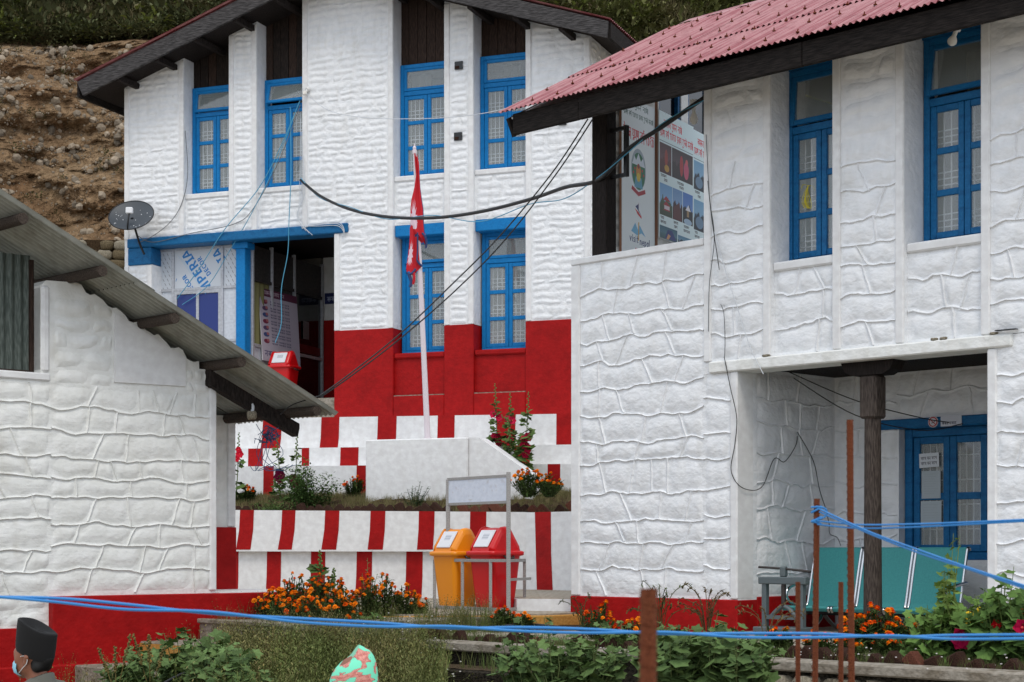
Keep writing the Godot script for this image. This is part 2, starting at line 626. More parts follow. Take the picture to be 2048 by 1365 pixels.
func slab(lo: Vector3, hi: Vector3, bev := 0.0) -> Mb:
	var b := Mb.new()
	b.box(lo, hi, Transform3D.IDENTITY, bev)
	return b


func curve(pts: Array, steps := 8) -> PackedVector3Array:
	var o := PackedVector3Array()
	for i in pts.size() - 1:
		var a: Vector3 = pts[maxi(i - 1, 0)]
		var b: Vector3 = pts[i]
		var d: Vector3 = pts[i + 1]
		var e: Vector3 = pts[mini(i + 2, pts.size() - 1)]
		for s in steps:
			o.append(b.cubic_interpolate(d, a, e, float(s) / steps))
	o.append(pts[-1])
	return o


func rope(pts: Array, r: float, steps := 8, sides := 6) -> Mb:
	var b := Mb.new()
	b.tube(curve(pts, steps), r, sides)
	return b


# ---------------------------------------------------------------- stonework

# Lays irregular coursed stones over the rectangle (u0, v0)-(u1, v1) of a face. x maps (u, v, out) to the parent's axes; top(u) cuts the courses off.
func stonework(parent: Node3D, mat: Material, u0: float, u1: float, v0: float, v1: float, course: float, length: float, x: Transform3D, opt := {}) -> void:
	var rise: float = opt.get("rise", 0.012)
	var gap: float = opt.get("gap", 0.011)
	var joined: bool = opt.get("joined", false)
	var ribbon: bool = opt.get("ribbon", true)
	var top: Callable = opt.get("top", func(_u): return 1e9)
	var wave: float = opt.get("wave", 0.16) * course
	var nu: int = opt.get("nu", 6)
	var nv: int = opt.get("nv", 4)
	var all := Mb.new()
	var rib := Mb.new()
	var rows := maxi(1, int(round((v1 - v0) / course)))
	var lines := []
	for j in rows + 1:
		lines.append(v0 + (v1 - v0) * (j + (rng.randf_range(-0.16, 0.16) if j > 0 and j < rows else 0.0)) / rows)
	var ph := rng.randf() * 100.0
	var line := func(j: int, u: float) -> float:
		if j <= 0 or j >= rows:
			return minf(lines[j], top.call(u))
		return minf(lines[j] + wave * nz.get_noise_2d(u * 1.7 + ph, j * 7.3 + ph) * 1.6, top.call(u))
	for j in rows:
		var u := u0
		var lean := 0.0
		while u < u1 - 0.02:
			var un := u + length * rng.randf_range(0.45, 1.5)
			if un > u1 - length * 0.35:
				un = u1
			var lean2 := rng.randf_range(-0.55, 0.55) * course if un < u1 else 0.0
			var mid := (u + un) / 2.0
			if line.call(j + 1, mid) - line.call(j, mid) > course * 0.25:
				var b := all if joined else Mb.new()
				var p := PackedVector3Array()
				var amp := rise * rng.randf_range(0.4, 1.3)
				var tilt_u := rng.randf_range(-0.5, 0.5) * rise
				var tilt_v := rng.randf_range(-0.5, 0.5) * rise
				var sd := rng.randf() * 500.0
				for q in nv:
					var fv := float(q) / (nv - 1)
					for i in nu:
						var fu := float(i) / (nu - 1)
						var left := u + lean * (fv - 0.5) + gap
						var right := un + lean2 * (fv - 0.5) - gap
						var uu := lerpf(left, right, fu)
						var lo: float = line.call(j, uu) + gap * 0.8
						var hi: float = line.call(j + 1, uu) - gap * 0.8
						var e := minf(1.0, minf(minf(fu, 1.0 - fu) * (nu - 1), minf(fv, 1.0 - fv) * (nv - 1)))
						var h := -0.016
						if e > 0.0:
							h = amp * (0.35 + 0.9 * nz.get_noise_3d(uu * 9.0 + sd, fv * 3.0 * course / 0.2, sd)) + tilt_u * (fu - 0.5) * 2.0 + tilt_v * (fv - 0.5) * 2.0
						p.append(x * Vector3(uu, lerpf(lo, hi, fv), h))
				b.grid(p, nu, nv)
				if not joined:
					part("stone", b, mat, parent)
			if ribbon and un < u1:
				ribbon_strip(rib, x, func(s: float) -> Vector2:
					var vv := lerpf(line.call(j, un), line.call(j + 1, un), s)
					return Vector2(un + lean2 * (s - 0.5) + 0.012 * nz.get_noise_2d(vv * 6.0, un * 5.0), vv), 5, gap * 0.75, rise * rng.randf_range(0.1, 0.45))
			u = un
			lean = lean2
		if ribbon and j > 0:
			var n := int((u1 - u0) / 0.05) + 2
			ribbon_strip(rib, x, func(s: float) -> Vector2: return Vector2(lerpf(u0, u1, s), line.call(j, lerpf(u0, u1, s))), n, gap * 0.8, rise * 0.3)
	if joined:
		part("stone_courses", all, mat, parent, "", "stuff")
	if ribbon:
		part("mortar_pointing", rib, mat, parent, "", "stuff")


# The raised ribbon of mortar between stones: a low rounded strip along a line of the face.
func ribbon_strip(b: Mb, x: Transform3D, line: Callable, n: int, half: float, high: float) -> void:
	var prof := [Vector2(-1.0, -0.014), Vector2(-0.55, 0.75), Vector2(0.55, 0.75), Vector2(1.0, -0.014)]
	var p := PackedVector3Array()
	for q in 4:
		for i in n:
			var s := float(i) / (n - 1)
			var a: Vector2 = line.call(s)
			var d: Vector2 = line.call(minf(1.0, s + 0.02)) - line.call(maxf(0.0, s - 0.02))
			var side := Vector2(-d.y, d.x).normalized()
			var k := clampf(1.0 + 0.45 * nz.get_noise_2d(a.x * 8.0 + 31.0, a.y * 8.0) + 0.7 * nz.get_noise_2d(a.x * 1.6 + 71.0, a.y * 2.3), 0.15, 1.6)
			var h: float = prof[q].y * high * minf(k, 1.25) if prof[q].y > 0 else -0.014
			p.append(x * Vector3(a.x + side.x * prof[q].x * half * k, a.y + side.y * prof[q].x * half * k, h))
	b.grid(p, n, 4)


# ---------------------------------------------------------------- corrugated sheets

# One sheet: u across the waves (wide), v along them (from 0 to long); x puts it in place with its outer side up +z.
func sheet(wide: float, long: float, x: Transform3D, pitch := 0.072, amp := 0.009, seg := 3, thick := true, u_at := 0.0) -> Mb:
	var b := Mb.new()
	var cols := int(wide / pitch * 8.0) + 2
	for face in 2 if thick else 1:
		var p := PackedVector3Array()
		var uv := PackedVector2Array()
		for j in seg + 1:
			for i in cols:
				var u := wide * i / (cols - 1)
				var v := long * j / seg
				p.append(x * Vector3(u, v, amp * cos((u + u_at) / pitch * TAU) - 0.0016 * face))
				uv.append(Vector2(u + u_at, v))
		b.grid(p, cols, seg + 1, face == 1, uv)
	return b


# ---------------------------------------------------------------- bodies

# Smoothly joined tapered capsules turned into one surface: bones are [from, to, radius, radius].
func flesh(bones: Array, cell: float, soft: float, b: Mb) -> void:
	var lo := Vector3.ONE * 1e9
	var hi := Vector3.ONE * -1e9
	for q in bones:
		var r: float = maxf(q[2], q[3]) + soft + 2.0 * cell
		for e in 2:
			lo = lo.min(q[e] - Vector3.ONE * r)
			hi = hi.max(q[e] + Vector3.ONE * r)
	var nx := int((hi.x - lo.x) / cell) + 2
	var ny := int((hi.y - lo.y) / cell) + 2
	var nzz := int((hi.z - lo.z) / cell) + 2
	var f := PackedFloat32Array()
	f.resize(nx * ny * nzz)
	f.fill(1.0)
	for q in bones:
		var a: Vector3 = q[0]
		var ab: Vector3 = q[1] - a
		var l2 := maxf(ab.length_squared(), 1e-9)
		var ra: float = q[2]
		var rb: float = q[3]
		var r := maxf(ra, rb) + soft + 2.0 * cell
		var blo := ((a.min(q[1]) - Vector3.ONE * r - lo) / cell).floor()
		var bhi := ((a.max(q[1]) + Vector3.ONE * r - lo) / cell).ceil()
		for kz in range(maxi(0, int(blo.z)), mini(nzz, int(bhi.z) + 1)):
			for ky in range(maxi(0, int(blo.y)), mini(ny, int(bhi.y) + 1)):
				var at := (kz * ny + ky) * nx
				for kx in range(maxi(0, int(blo.x)), mini(nx, int(bhi.x) + 1)):
					var p := lo + Vector3(kx, ky, kz) * cell - a
					var h := clampf(p.dot(ab) / l2, 0.0, 1.0)
					var d := (p - ab * h).length() - lerpf(ra, rb, h)
					var o := f[at + kx]
					var m := maxf(soft - absf(o - d), 0.0) / soft
					f[at + kx] = minf(o, d) - m * m * soft * 0.25
	var id := {}
	var ps := PackedVector3Array()
	for kz in nzz - 1:
		for ky in ny - 1:
			for kx in nx - 1:
				var at := (kz * ny + ky) * nx + kx
				var inside := 0
				for e in 8:
					if f[at + (e & 1) + ((e >> 1) & 1) * nx + (e >> 2) * nx * ny] < 0.0:
						inside += 1
				if inside == 0 or inside == 8:
					continue
				var sum := Vector3.ZERO
				var cnt := 0
				for e in 8:
					for ax in 3:
						if e & (1 << ax):
							continue
						var e2 := e | (1 << ax)
						var d0 := f[at + (e & 1) + ((e >> 1) & 1) * nx + (e >> 2) * nx * ny]
						var d1 := f[at + (e2 & 1) + ((e2 >> 1) & 1) * nx + (e2 >> 2) * nx * ny]
						if (d0 < 0.0) != (d1 < 0.0):
							var s := d0 / (d0 - d1)
							var q := Vector3(e & 1, (e >> 1) & 1, e >> 2)
							q[ax] = s
							sum += q
							cnt += 1
				id[at] = ps.size()
				ps.append(lo + (Vector3(kx, ky, kz) + sum / cnt) * cell)
	var base := b.v.size()
	var ns := PackedVector3Array()
	ns.resize(ps.size())
	var ks := PackedInt32Array()
	for at in id:
		var kx: int = at % nx
		var ky: int = (at / nx) % ny
		var kz: int = at / (nx * ny)
		for ax in 3:
			var step: int = [1, nx, nx * ny][ax]
			if (f[at] < 0.0) == (f[at + step] < 0.0):
				continue
			var s1: int = [nx, nx * ny, 1][ax]
			var s2: int = [nx * ny, 1, nx][ax]
			if not (id.has(at - s1) and id.has(at - s2) and id.has(at - s1 - s2)):
				continue
			var q := [id[at - s1 - s2], id[at - s2], id[at], id[at - s1]]
			if f[at] >= 0.0:
				q.reverse()
			var nn: Vector3 = (ps[q[2]] - ps[q[0]]).cross(ps[q[3]] - ps[q[1]])
			for e in q:
				ns[e] += nn
			ks.append_array(PackedInt32Array([base + q[0], base + q[2], base + q[1], base + q[0], base + q[3], base + q[2]]))
	for i in ps.size():
		b.v.append(ps[i])
		b.n.append(ns[i].normalized())
		b.t.append(Vector2.ZERO)
		b.c.append(b.tint)
	b.k.append_array(ks)


# ---------------------------------------------------------------- flat print

func stroke(im: Image, pts: Array, w: float, c: Color) -> void:
	for i in pts.size() - 1:
		var a: Vector2 = pts[i]
		var b: Vector2 = pts[i + 1]
		var lo := a.min(b) - Vector2.ONE * w
		var hi := a.max(b) + Vector2.ONE * w
		var ab := b - a
		var l2 := maxf(ab.length_squared(), 1e-6)
		for y in range(maxi(0, int(lo.y)), mini(im.get_height(), int(hi.y) + 2)):
			for x in range(maxi(0, int(lo.x)), mini(im.get_width(), int(hi.x) + 2)):
				var p := Vector2(x, y) - a
				if (p - ab * clampf(p.dot(ab) / l2, 0, 1)).length() < w * 0.5:
					im.set_pixel(x, y, c)


func oval(im: Image, at: Vector2, r: Vector2, c: Color) -> void:
	for y in range(maxi(0, int(at.y - r.y)), mini(im.get_height(), int(at.y + r.y) + 1)):
		for x in range(maxi(0, int(at.x - r.x)), mini(im.get_width(), int(at.x + r.x) + 1)):
			if ((Vector2(x, y) - at) / r).length() < 1.0:
				im.set_pixel(x, y, c)


func poly_fill(im: Image, pts: PackedVector2Array, c: Color) -> void:
	var lo := pts[0]
	var hi := pts[0]
	for p in pts:
		lo = lo.min(p)
		hi = hi.max(p)
	for y in range(maxi(0, int(lo.y)), mini(im.get_height(), int(hi.y) + 1)):
		for x in range(maxi(0, int(lo.x)), mini(im.get_width(), int(hi.x) + 1)):
			if Geometry2D.is_point_in_polygon(Vector2(x, y), pts):
				im.set_pixel(x, y, c)


# Letters as pen strokes in a unit box, y down, the headline of the Devanagari ones at 0.
const PEN := {
	"na": [[0.75, 0, 0.75, 1], [0.75, 0.5, 0.3, 0.5, 0.15, 0.62, 0.3, 0.75]], "pa": [[0.8, 0, 0.8, 1], [0.2, 0, 0.2, 0.45, 0.4, 0.6, 0.8, 0.5]],
	"la": [[0.9, 0, 0.9, 1], [0.9, 0.4, 0.55, 0.35, 0.5, 0.8], [0.5, 0.45, 0.25, 0.3, 0.1, 0.55, 0.3, 0.75]], "aa": [[0.5, 0, 0.5, 1]],
	"bha": [[0.85, 0, 0.85, 1], [0.2, 0.05, 0.35, 0.3, 0.15, 0.45, 0.3, 0.6, 0.85, 0.6], [0.6, 0.75, 0.35, 1]], "ma": [[0.85, 0, 0.85, 1], [0.3, 0, 0.3, 0.7, 0.15, 0.75, 0.85, 0.6]],
	"nna": [[0.15, 0, 0.15, 0.5, 0.35, 0.6, 0.5, 0.5, 0.5, 0], [0.85, 0, 0.85, 1]], "va": [[0.85, 0, 0.85, 1], [0.85, 0.35, 0.45, 0.3, 0.25, 0.5, 0.45, 0.75, 0.85, 0.6]],
	"sha": [[0.85, 0, 0.85, 1], [0.2, 0, 0.25, 0.5, 0.85, 0.6], [0.25, 0.25, 0.8, 0.75], [0.6, -0.05, 0.75, -0.3, 0.95, -0.2]], "e": [[0.75, 0, 0.35, -0.35]],
	"two": [[0.2, 0.2, 0.5, 0.05, 0.7, 0.3, 0.35, 0.5, 0.75, 0.95]], "zero": [[0.5, 0.15, 0.25, 0.35, 0.25, 0.75, 0.5, 0.95, 0.75, 0.75, 0.75, 0.35, 0.5, 0.15]],
	"gha": [[0.85, 0, 0.85, 1], [0.2, 0.1, 0.35, 0.3, 0.2, 0.5, 0.4, 0.7, 0.85, 0.6]], "ja": [[0.85, 0, 0.85, 1], [0.85, 0.45, 0.45, 0.4, 0.3, 0.65, 0.15, 0.5]],
	"au": [[0.15, 0.1, 0.4, 0.25, 0.2, 0.45, 0.45, 0.7, 0.15, 0.9], [0.4, 0.5, 0.7, 0.5], [0.7, 0, 0.7, 1], [0.7, 0, 0.4, -0.35], [0.95, 0, 0.95, 1]],
	"ya": [[0.85, 0, 0.85, 1], [0.25, 0, 0.35, 0.3, 0.2, 0.45, 0.4, 0.7, 0.85, 0.6]], "ra": [[0.3, 0, 0.65, 0.2, 0.35, 0.45, 0.7, 0.95]], "u": [[0.2, 1.15, 0.5, 1.35, 0.8, 1.15]],
	"ka": [[0.5, 0, 0.5, 1], [0.5, 0.4, 0.2, 0.35, 0.15, 0.65, 0.5, 0.6, 0.85, 0.35, 0.9, 0.7]], "ta": [[0.8, 0, 0.8, 1], [0.8, 0.4, 0.4, 0.4, 0.3, 0.85]],
	"lv": [[0.1, 0.4, 0.4, 1, 0.7, 0.4]], "li": [[0.5, 0.4, 0.5, 1], [0.5, 0.12, 0.5, 0.2]], "ls": [[0.75, 0.45, 0.35, 0.42, 0.3, 0.62, 0.7, 0.75, 0.65, 1, 0.2, 0.97]], "lt": [[0.5, 0.1, 0.5, 1, 0.7, 0.98], [0.25, 0.4, 0.75, 0.4]],
	"ln": [[0.2, 0.4, 0.2, 1], [0.2, 0.5, 0.6, 0.42, 0.75, 0.6, 0.75, 1]], "le": [[0.2, 0.7, 0.8, 0.68, 0.6, 0.42, 0.3, 0.48, 0.2, 0.75, 0.45, 1, 0.75, 0.95]], "lp": [[0.2, 0.4, 0.2, 1.35], [0.2, 0.5, 0.6, 0.42, 0.75, 0.7, 0.6, 0.98, 0.2, 0.95]],
	"lal": [[0.75, 0.4, 0.75, 1], [0.75, 0.5, 0.4, 0.42, 0.2, 0.7, 0.4, 1, 0.75, 0.9]], "ll": [[0.5, 0, 0.5, 1]], "n2": [[0.2, 0.2, 0.5, 0, 0.75, 0.25, 0.2, 1, 0.8, 1]], "n0": [[0.5, 0, 0.2, 0.3, 0.2, 0.7, 0.5, 1, 0.8, 0.7, 0.8, 0.3, 0.5, 0]],
}


func write(im: Image, text: String, at: Vector2, size: Vector2, w: float, c: Color, headline := true) -> void:
	for word in text.split(" "):
		var from := at.x
		for key in word.split("."):
			var wide := size.x * (0.45 if key in ["aa", "ll", "li"] else 1.0)
			if key in ["e", "u"]:
				at.x -= size.x
				wide = size.x
			for s in PEN.get(key, []):
				var pts := []
				for i in range(0, s.size(), 2):
					pts.append(at + Vector2(s[i] * wide, s[i + 1] * size.y))
				stroke(im, pts, w, c)
			at.x += wide
		if headline:
			stroke(im, [Vector2(from, at.y), Vector2(at.x, at.y)], w, c)
		at.x += size.x * 0.6


func printed(im: Image, rough := 0.55) -> StandardMaterial3D:
	var m := StandardMaterial3D.new()
	m.resource_name = "printed"
	m.albedo_texture = ImageTexture.create_from_image(im)
	m.roughness = rough
	m.texture_repeat = false
	return m


# ---------------------------------------------------------------- the ground and the hill

func build_ground() -> void:
	# the yard where the photographer stands, reaching to the horizon
	var g := Mb.new()
	var p := PackedVector3Array()
	for j in 41:
		for i in 41:
			p.append(Vector3(-400 + 20.0 * i, -0.12, 400 - 20.0 * j))
	g.grid(p, 41, 41)
	setting("ground", g, M.yard_dust)
	# the grassy bank that climbs from the yard to the pavement
	var b := Mb.new()
	p = PackedVector3Array()
	for j in 46:
		for i in 61:
			var x := -5.2 + 6.0 * i / 60.0
			var z := -9.0 - 9.0 * j / 45.0
			p.append(Vector3(x, bank_height(x, z), z))
	b.grid(p, 61, 46)
	setting("grassy_bank", b, M.soil)
	# paved levels, each its own sheet with thickness
	var lo := Mb.new()   # the walk in front of the porch
	frame_box(lo, -52.0 + 6.7864, Vector3(0.6525, 0, -18.125), Vector3(-1.2, 0.3, -1.62), Vector3(9.0, 0.80, 2.05))
	setting("porch_walk", lo, M.pavement_mix)
	var mid := Mb.new()  # the pavement with the bins
	mid.prism(PackedVector2Array([Vector2(-3.2, 17.35), Vector2(-1.1, 17.55), Vector2(0.34, 17.72), Vector2(0.75, 18.2), Vector2(0.62, 24.2), Vector2(-5.5, 25.0), Vector2(-5.5, 18.4)]), -0.2, 0.95, Transform3D(Basis(Vector3(1, 0, 0), Vector3(0, 0, -1), Vector3(0, 1, 0)), Vector3.ZERO))
	setting("pavement", mid, M.pavement_mix)
	var ye := Mb.new()   # its yellow edge
	for q in [[Vector3(-1.6, 0.86, -17.452), Vector3(0.345, 0.86, -17.685)], [Vector3(0.345, 0.86, -17.685), Vector3(0.80, 0.86, -18.17)]]:
		var d: Vector3 = q[1] - q[0]
		var dn := d.normalized()
		ye.box(Vector3(0, -0.12, -0.02), Vector3(d.length(), 0.075, 0.035), Transform3D(Basis(dn, Vector3.UP, dn.cross(Vector3.UP)), q[0]), 0.01)
	setting("pavement_edge", ye, M.yellow_paint)


# A box given in a frame turned by deg about y and placed at o.
func frame_box(b: Mb, deg: float, o: Vector3, lo: Vector3, hi: Vector3) -> void:
	b.box(lo, hi, Transform3D(Basis(Vector3.UP, deg_to_rad(deg)), o))


func bank_height(x: float, z: float) -> float:
	var d := -z
	var h := lerpf(-0.14, 0.82, clampf((d - 9.2) / 8.2, 0.0, 1.0))
	h += 0.06 * exp(-pow((x + 1.7) / 0.9, 2.0))
	h -= 0.35 * smoothstep(-0.75, 0.3, x) * (1.0 - smoothstep(16.0, 17.4, d))
	h -= 0.30 * smoothstep(-2.7, -3.6, x) * (1.0 - smoothstep(16.6, 17.8, d))
	h += 0.05 * nz.get_noise_2d(x * 1.3, z * 1.3)
	return minf(h, 0.86)


# The hillside behind: how far back and how high, going up it (s from 0 to 1) at a place along it.
func hill_point(x: float, s: float) -> Vector3:
	var prof := [Vector2(33.5, 3.2), Vector2(36.6, 7.35), Vector2(37.4, 7.7), Vector2(38.3, 9.6), Vector2(39.0, 11.2), Vector2(40.2, 12.9), Vector2(41.6, 13.9), Vector2(44.0, 16.2), Vector2(48.0, 20.0), Vector2(56.0, 28.0), Vector2(80.0, 44.0)]
	var f := s * (prof.size() - 1)
	var i := mini(int(f), prof.size() - 2)
	var q: Vector2 = prof[i].lerp(prof[i + 1], f - i)
	var right := smoothstep(-4.0, 3.0, x)
	q.x += right * 4.0
	var rough := smoothstep(1.0, 2.4, f)
	var a := nz.get_noise_2d(x * 0.16 + 3.0, f * 0.45)
	var b2 := nz.get_noise_2d(x * 0.7, f * 2.1 + 40.0)
	var c := nz.get_noise_2d(x * 2.4 + 90.0, f * 6.0) + 0.5 * nz.get_noise_2d(x * 6.0 + 9.0, f * 17.0)
	var z := q.x + rough * (a * 0.9 + b2 * 0.24 + c * 0.10)
	var y := q.y + rough * (b2 * 0.08 + c * 0.06)
	return Vector3(x, y, -z)


func build_hill() -> void:
	var e := Mb.new()
	var p := PackedVector3Array()
	var cols := 420
	var rows := 200
	for j in rows:
		for i in cols:
			p.append(hill_point(-26.0 + 52.0 * i / (cols - 1), 0.62 * j / (rows - 1)))
	e.grid(p, cols, rows)
	setting("earth_cutting", e, M.hill_earth)
	var h := Mb.new()
	p = PackedVector3Array()
	for j in 40:
		for i in 140:
			p.append(hill_point(-26.0 + 52.0 * i / 139.0, lerpf(0.575, 1.0, j / 39.0)) + Vector3(0, 0.12, 0.1))
	h.grid(p, 140, 40)
	setting("hillside", h, M.hill_green)
	# stones lying in the cutting
	var st := Mb.new()
	var rb := Mb.new()
	rb.ball(Vector3.ZERO, Vector3(0.5, 0.34, 0.42), 6, 4)
	for i in rb.v.size():
		rb.v[i] *= 1.0 + 0.5 * nz.get_noise_3dv(rb.v[i] * 3.4)
	for i in range(0, rb.k.size(), 3):   # flat faces, as split stone has
		st.tri(rb.v[rb.k[i]], rb.v[rb.k[i + 2]], rb.v[rb.k[i + 1]])
	var sp := []
	var sc := []
	for i in 14000:
		var x := rng.randf_range(-14.0, -4.0)
		var s := rng.randf_range(0.2, 0.53)
		if s < 0.33 and rng.randf() < 0.7:
			continue
		if nz.get_noise_2d(x * 0.5, s * 16.0) < -0.1 and rng.randf() < 0.8:
			continue
		var k := 0.035 + 0.22 * pow(rng.randf(), 9.0)
		var t := Transform3D(Basis.from_euler(Vector3(rng.randf() * 6, rng.randf() * 6, rng.randf() * 6)).scaled(Vector3.ONE * k), hill_point(x, s) + Vector3(0, 0, 0.05 * k))
		sp.append(t)
		var g := rng.randf_range(0.10, 0.32)
		sc.append(Color(g * 1.08, g * 0.88, g * 0.64))
	many("scree_stones", st, M.tinted, sp, sc, "loose pale stones scattered over the brown earth cutting")
	# scrub above the cutting
	var tuft := Mb.new()
	for i in 46:
		var d := Vector3(rng.randf_range(-1, 1), rng.randf_range(-0.2, 1.2), rng.randf_range(-1, 1)).normalized()
		var g := rng.randf_range(0.7, 1.25)
		tuft.tint = Color(g, g, g)
		tuft.leaf(d * rng.randf_range(0.15, 0.5), d + Vector3(rng.randf_range(-0.8, 0.8), rng.randf_range(-0.5, 0.5), rng.randf_range(-0.8, 0.8)), Vector3.UP, rng.randf_range(0.1, 0.19), rng.randf_range(0.05, 0.09))
	var twigs := Mb.new()
	for i in 34:
		var d := Vector3(rng.randf_range(-0.6, 0.6), 1.0, rng.randf_range(-0.6, 0.6)).normalized()
		var g := rng.randf_range(0.7, 1.3)
		twigs.tint = Color(g, g, g)
		var o := Vector3(rng.randf_range(-0.25, 0.25), 0, rng.randf_range(-0.25, 0.25))
		twigs.leaf(o, d, Vector3(rng.randf_range(-1, 1), 0, rng.randf_range(-1, 1)), rng.randf_range(0.35, 0.75), 0.022, 0.1)
	var tp := []
	var tc := []
	var gp := []
	var gc := []
	for i in 9000:
		var x := rng.randf_range(-17.0, 13.0)
		var s := rng.randf_range(0.55, 0.80)
		if x > -4.0 and rng.randf() < 0.35:
			s = rng.randf_range(0.45, 0.7)
		var dens := nz.get_noise_2d(x * 0.55 + 7.0, s * 22.0)
		var at := hill_point(x, s)
		var dry := nz.get_noise_2d(x * 0.35 + 55.0, s * 14.0)
		var right := smoothstep(-2.0, 4.0, x)
		if dens > -0.25:
			var k := rng.randf_range(0.5, 1.15) * (1.7 if rng.randf() < 0.08 else 1.0)
			tp.append(Transform3D(Basis(Vector3.UP, rng.randf() * TAU).scaled(Vector3(k, k * 0.85, k)), at + Vector3(0, 0.15 * k, 0.15)))
			var g := rng.randf_range(0.55, 1.3)
			var c := Color(0.115, 0.130, 0.062).lerp(Color(0.155, 0.165, 0.062), right).lerp(Color(0.19, 0.16, 0.09), clampf(dry * 1.3, 0, 0.8))
			if rng.randf() < 0.12:
				c = Color(0.17, 0.20, 0.05)
			tc.append(Color(c.r * g, c.g * g, c.b * g))
		else:
			var k := rng.randf_range(0.6, 1.2)
			gp.append(Transform3D(Basis(Vector3.UP, rng.randf() * TAU).scaled(Vector3.ONE * k), at))
			var g := rng.randf_range(0.6, 1.2)
			gc.append(Color(0.17 * g, 0.145 * g, 0.075 * g))
	# sparse weeds hanging on the cutting itself
	for i in 420:
		var x := rng.randf_range(-14.0, -4.5)
		var s := rng.randf_range(0.24, 0.56)
		if nz.get_noise_2d(x * 0.4 + 17.0, s * 11.0) < 0.08:
			continue
		var k := rng.randf_range(0.2, 0.45)
		tp.append(Transform3D(Basis(Vector3.UP, rng.randf() * TAU).scaled(Vector3.ONE * k), hill_point(x, s)))
		tc.append(Color(0.085, 0.085, 0.035))
	many("hillside_scrub", tuft, M.scrub, tp, tc, "dark green scrub covering the hill above the earth cutting")
	many("dry_hill_grass", twigs, M.scrub, gp, gc, "dry straw coloured grass between the scrub on the hill")
	# the dry stone wall at the foot of the cutting
	var o := thing("dry_stone_wall", "low dry stone wall in rough courses at the foot of the earth cutting", "wall", Vector3(-9.4, 0, -36.0), 0.08)
	part("wall_core", slab(Vector3(-6.0, 3.0, -0.7), Vector3(3.4, 8.0, -0.06)), M.soil, o)
	for j in 9:
		var u := -3.2 + rng.randf() * 0.2
		while u < 3.2:
			var w := rng.randf_range(0.18, 0.5)
			if j < 7 or rng.randf() < 0.9:
				part("stone", boulder(Vector3(u + w / 2, 6.28 + j * 0.2, -0.03), Vector3(w * 0.52, 0.105, 0.14)), M.dry_stone if rng.randf() < 0.8 else M.pale_rubble, o)
			u += w


# A rough stone block: a squarish lump with worn edges.
func boulder(at: Vector3, r: Vector3, seg := 8, rows := 5) -> Mb:
	var b := Mb.new()
	b.ball(Vector3.ZERO, Vector3.ONE, seg, rows)
	var sd := Vector3(rng.randf(), rng.randf(), rng.randf()) * 50.0
	for i in b.v.size():
		var q := b.v[i]
		var sq := Vector3(signf(q.x) * pow(absf(q.x), 0.6), signf(q.y) * pow(absf(q.y), 0.6), signf(q.z) * pow(absf(q.z), 0.6))
		b.v[i] = at + sq * r * (1.0 + 0.25 * nz.get_noise_3dv(q * 1.6 + sd))
	return b


func many(called: String, b: Mb, m: Material, at: Array, tints: Array, label: String) -> MultiMeshInstance3D:
	var mm := MultiMesh.new()
	mm.transform_format = MultiMesh.TRANSFORM_3D
	mm.use_colors = true
	b.tinted = true
	mm.mesh = b.mesh()
	mm.instance_count = at.size()
	for i in at.size():
		mm.set_instance_transform(i, at[i])
		mm.set_instance_color(i, tints[i])
	var o := MultiMeshInstance3D.new()
	o.name = numbered(called)
	o.multimesh = mm
	o.material_override = m
	add_child(o)
	tag(o, label, "", "", "stuff")
	return o


# ---------------------------------------------------------------- joinery shared by both buildings

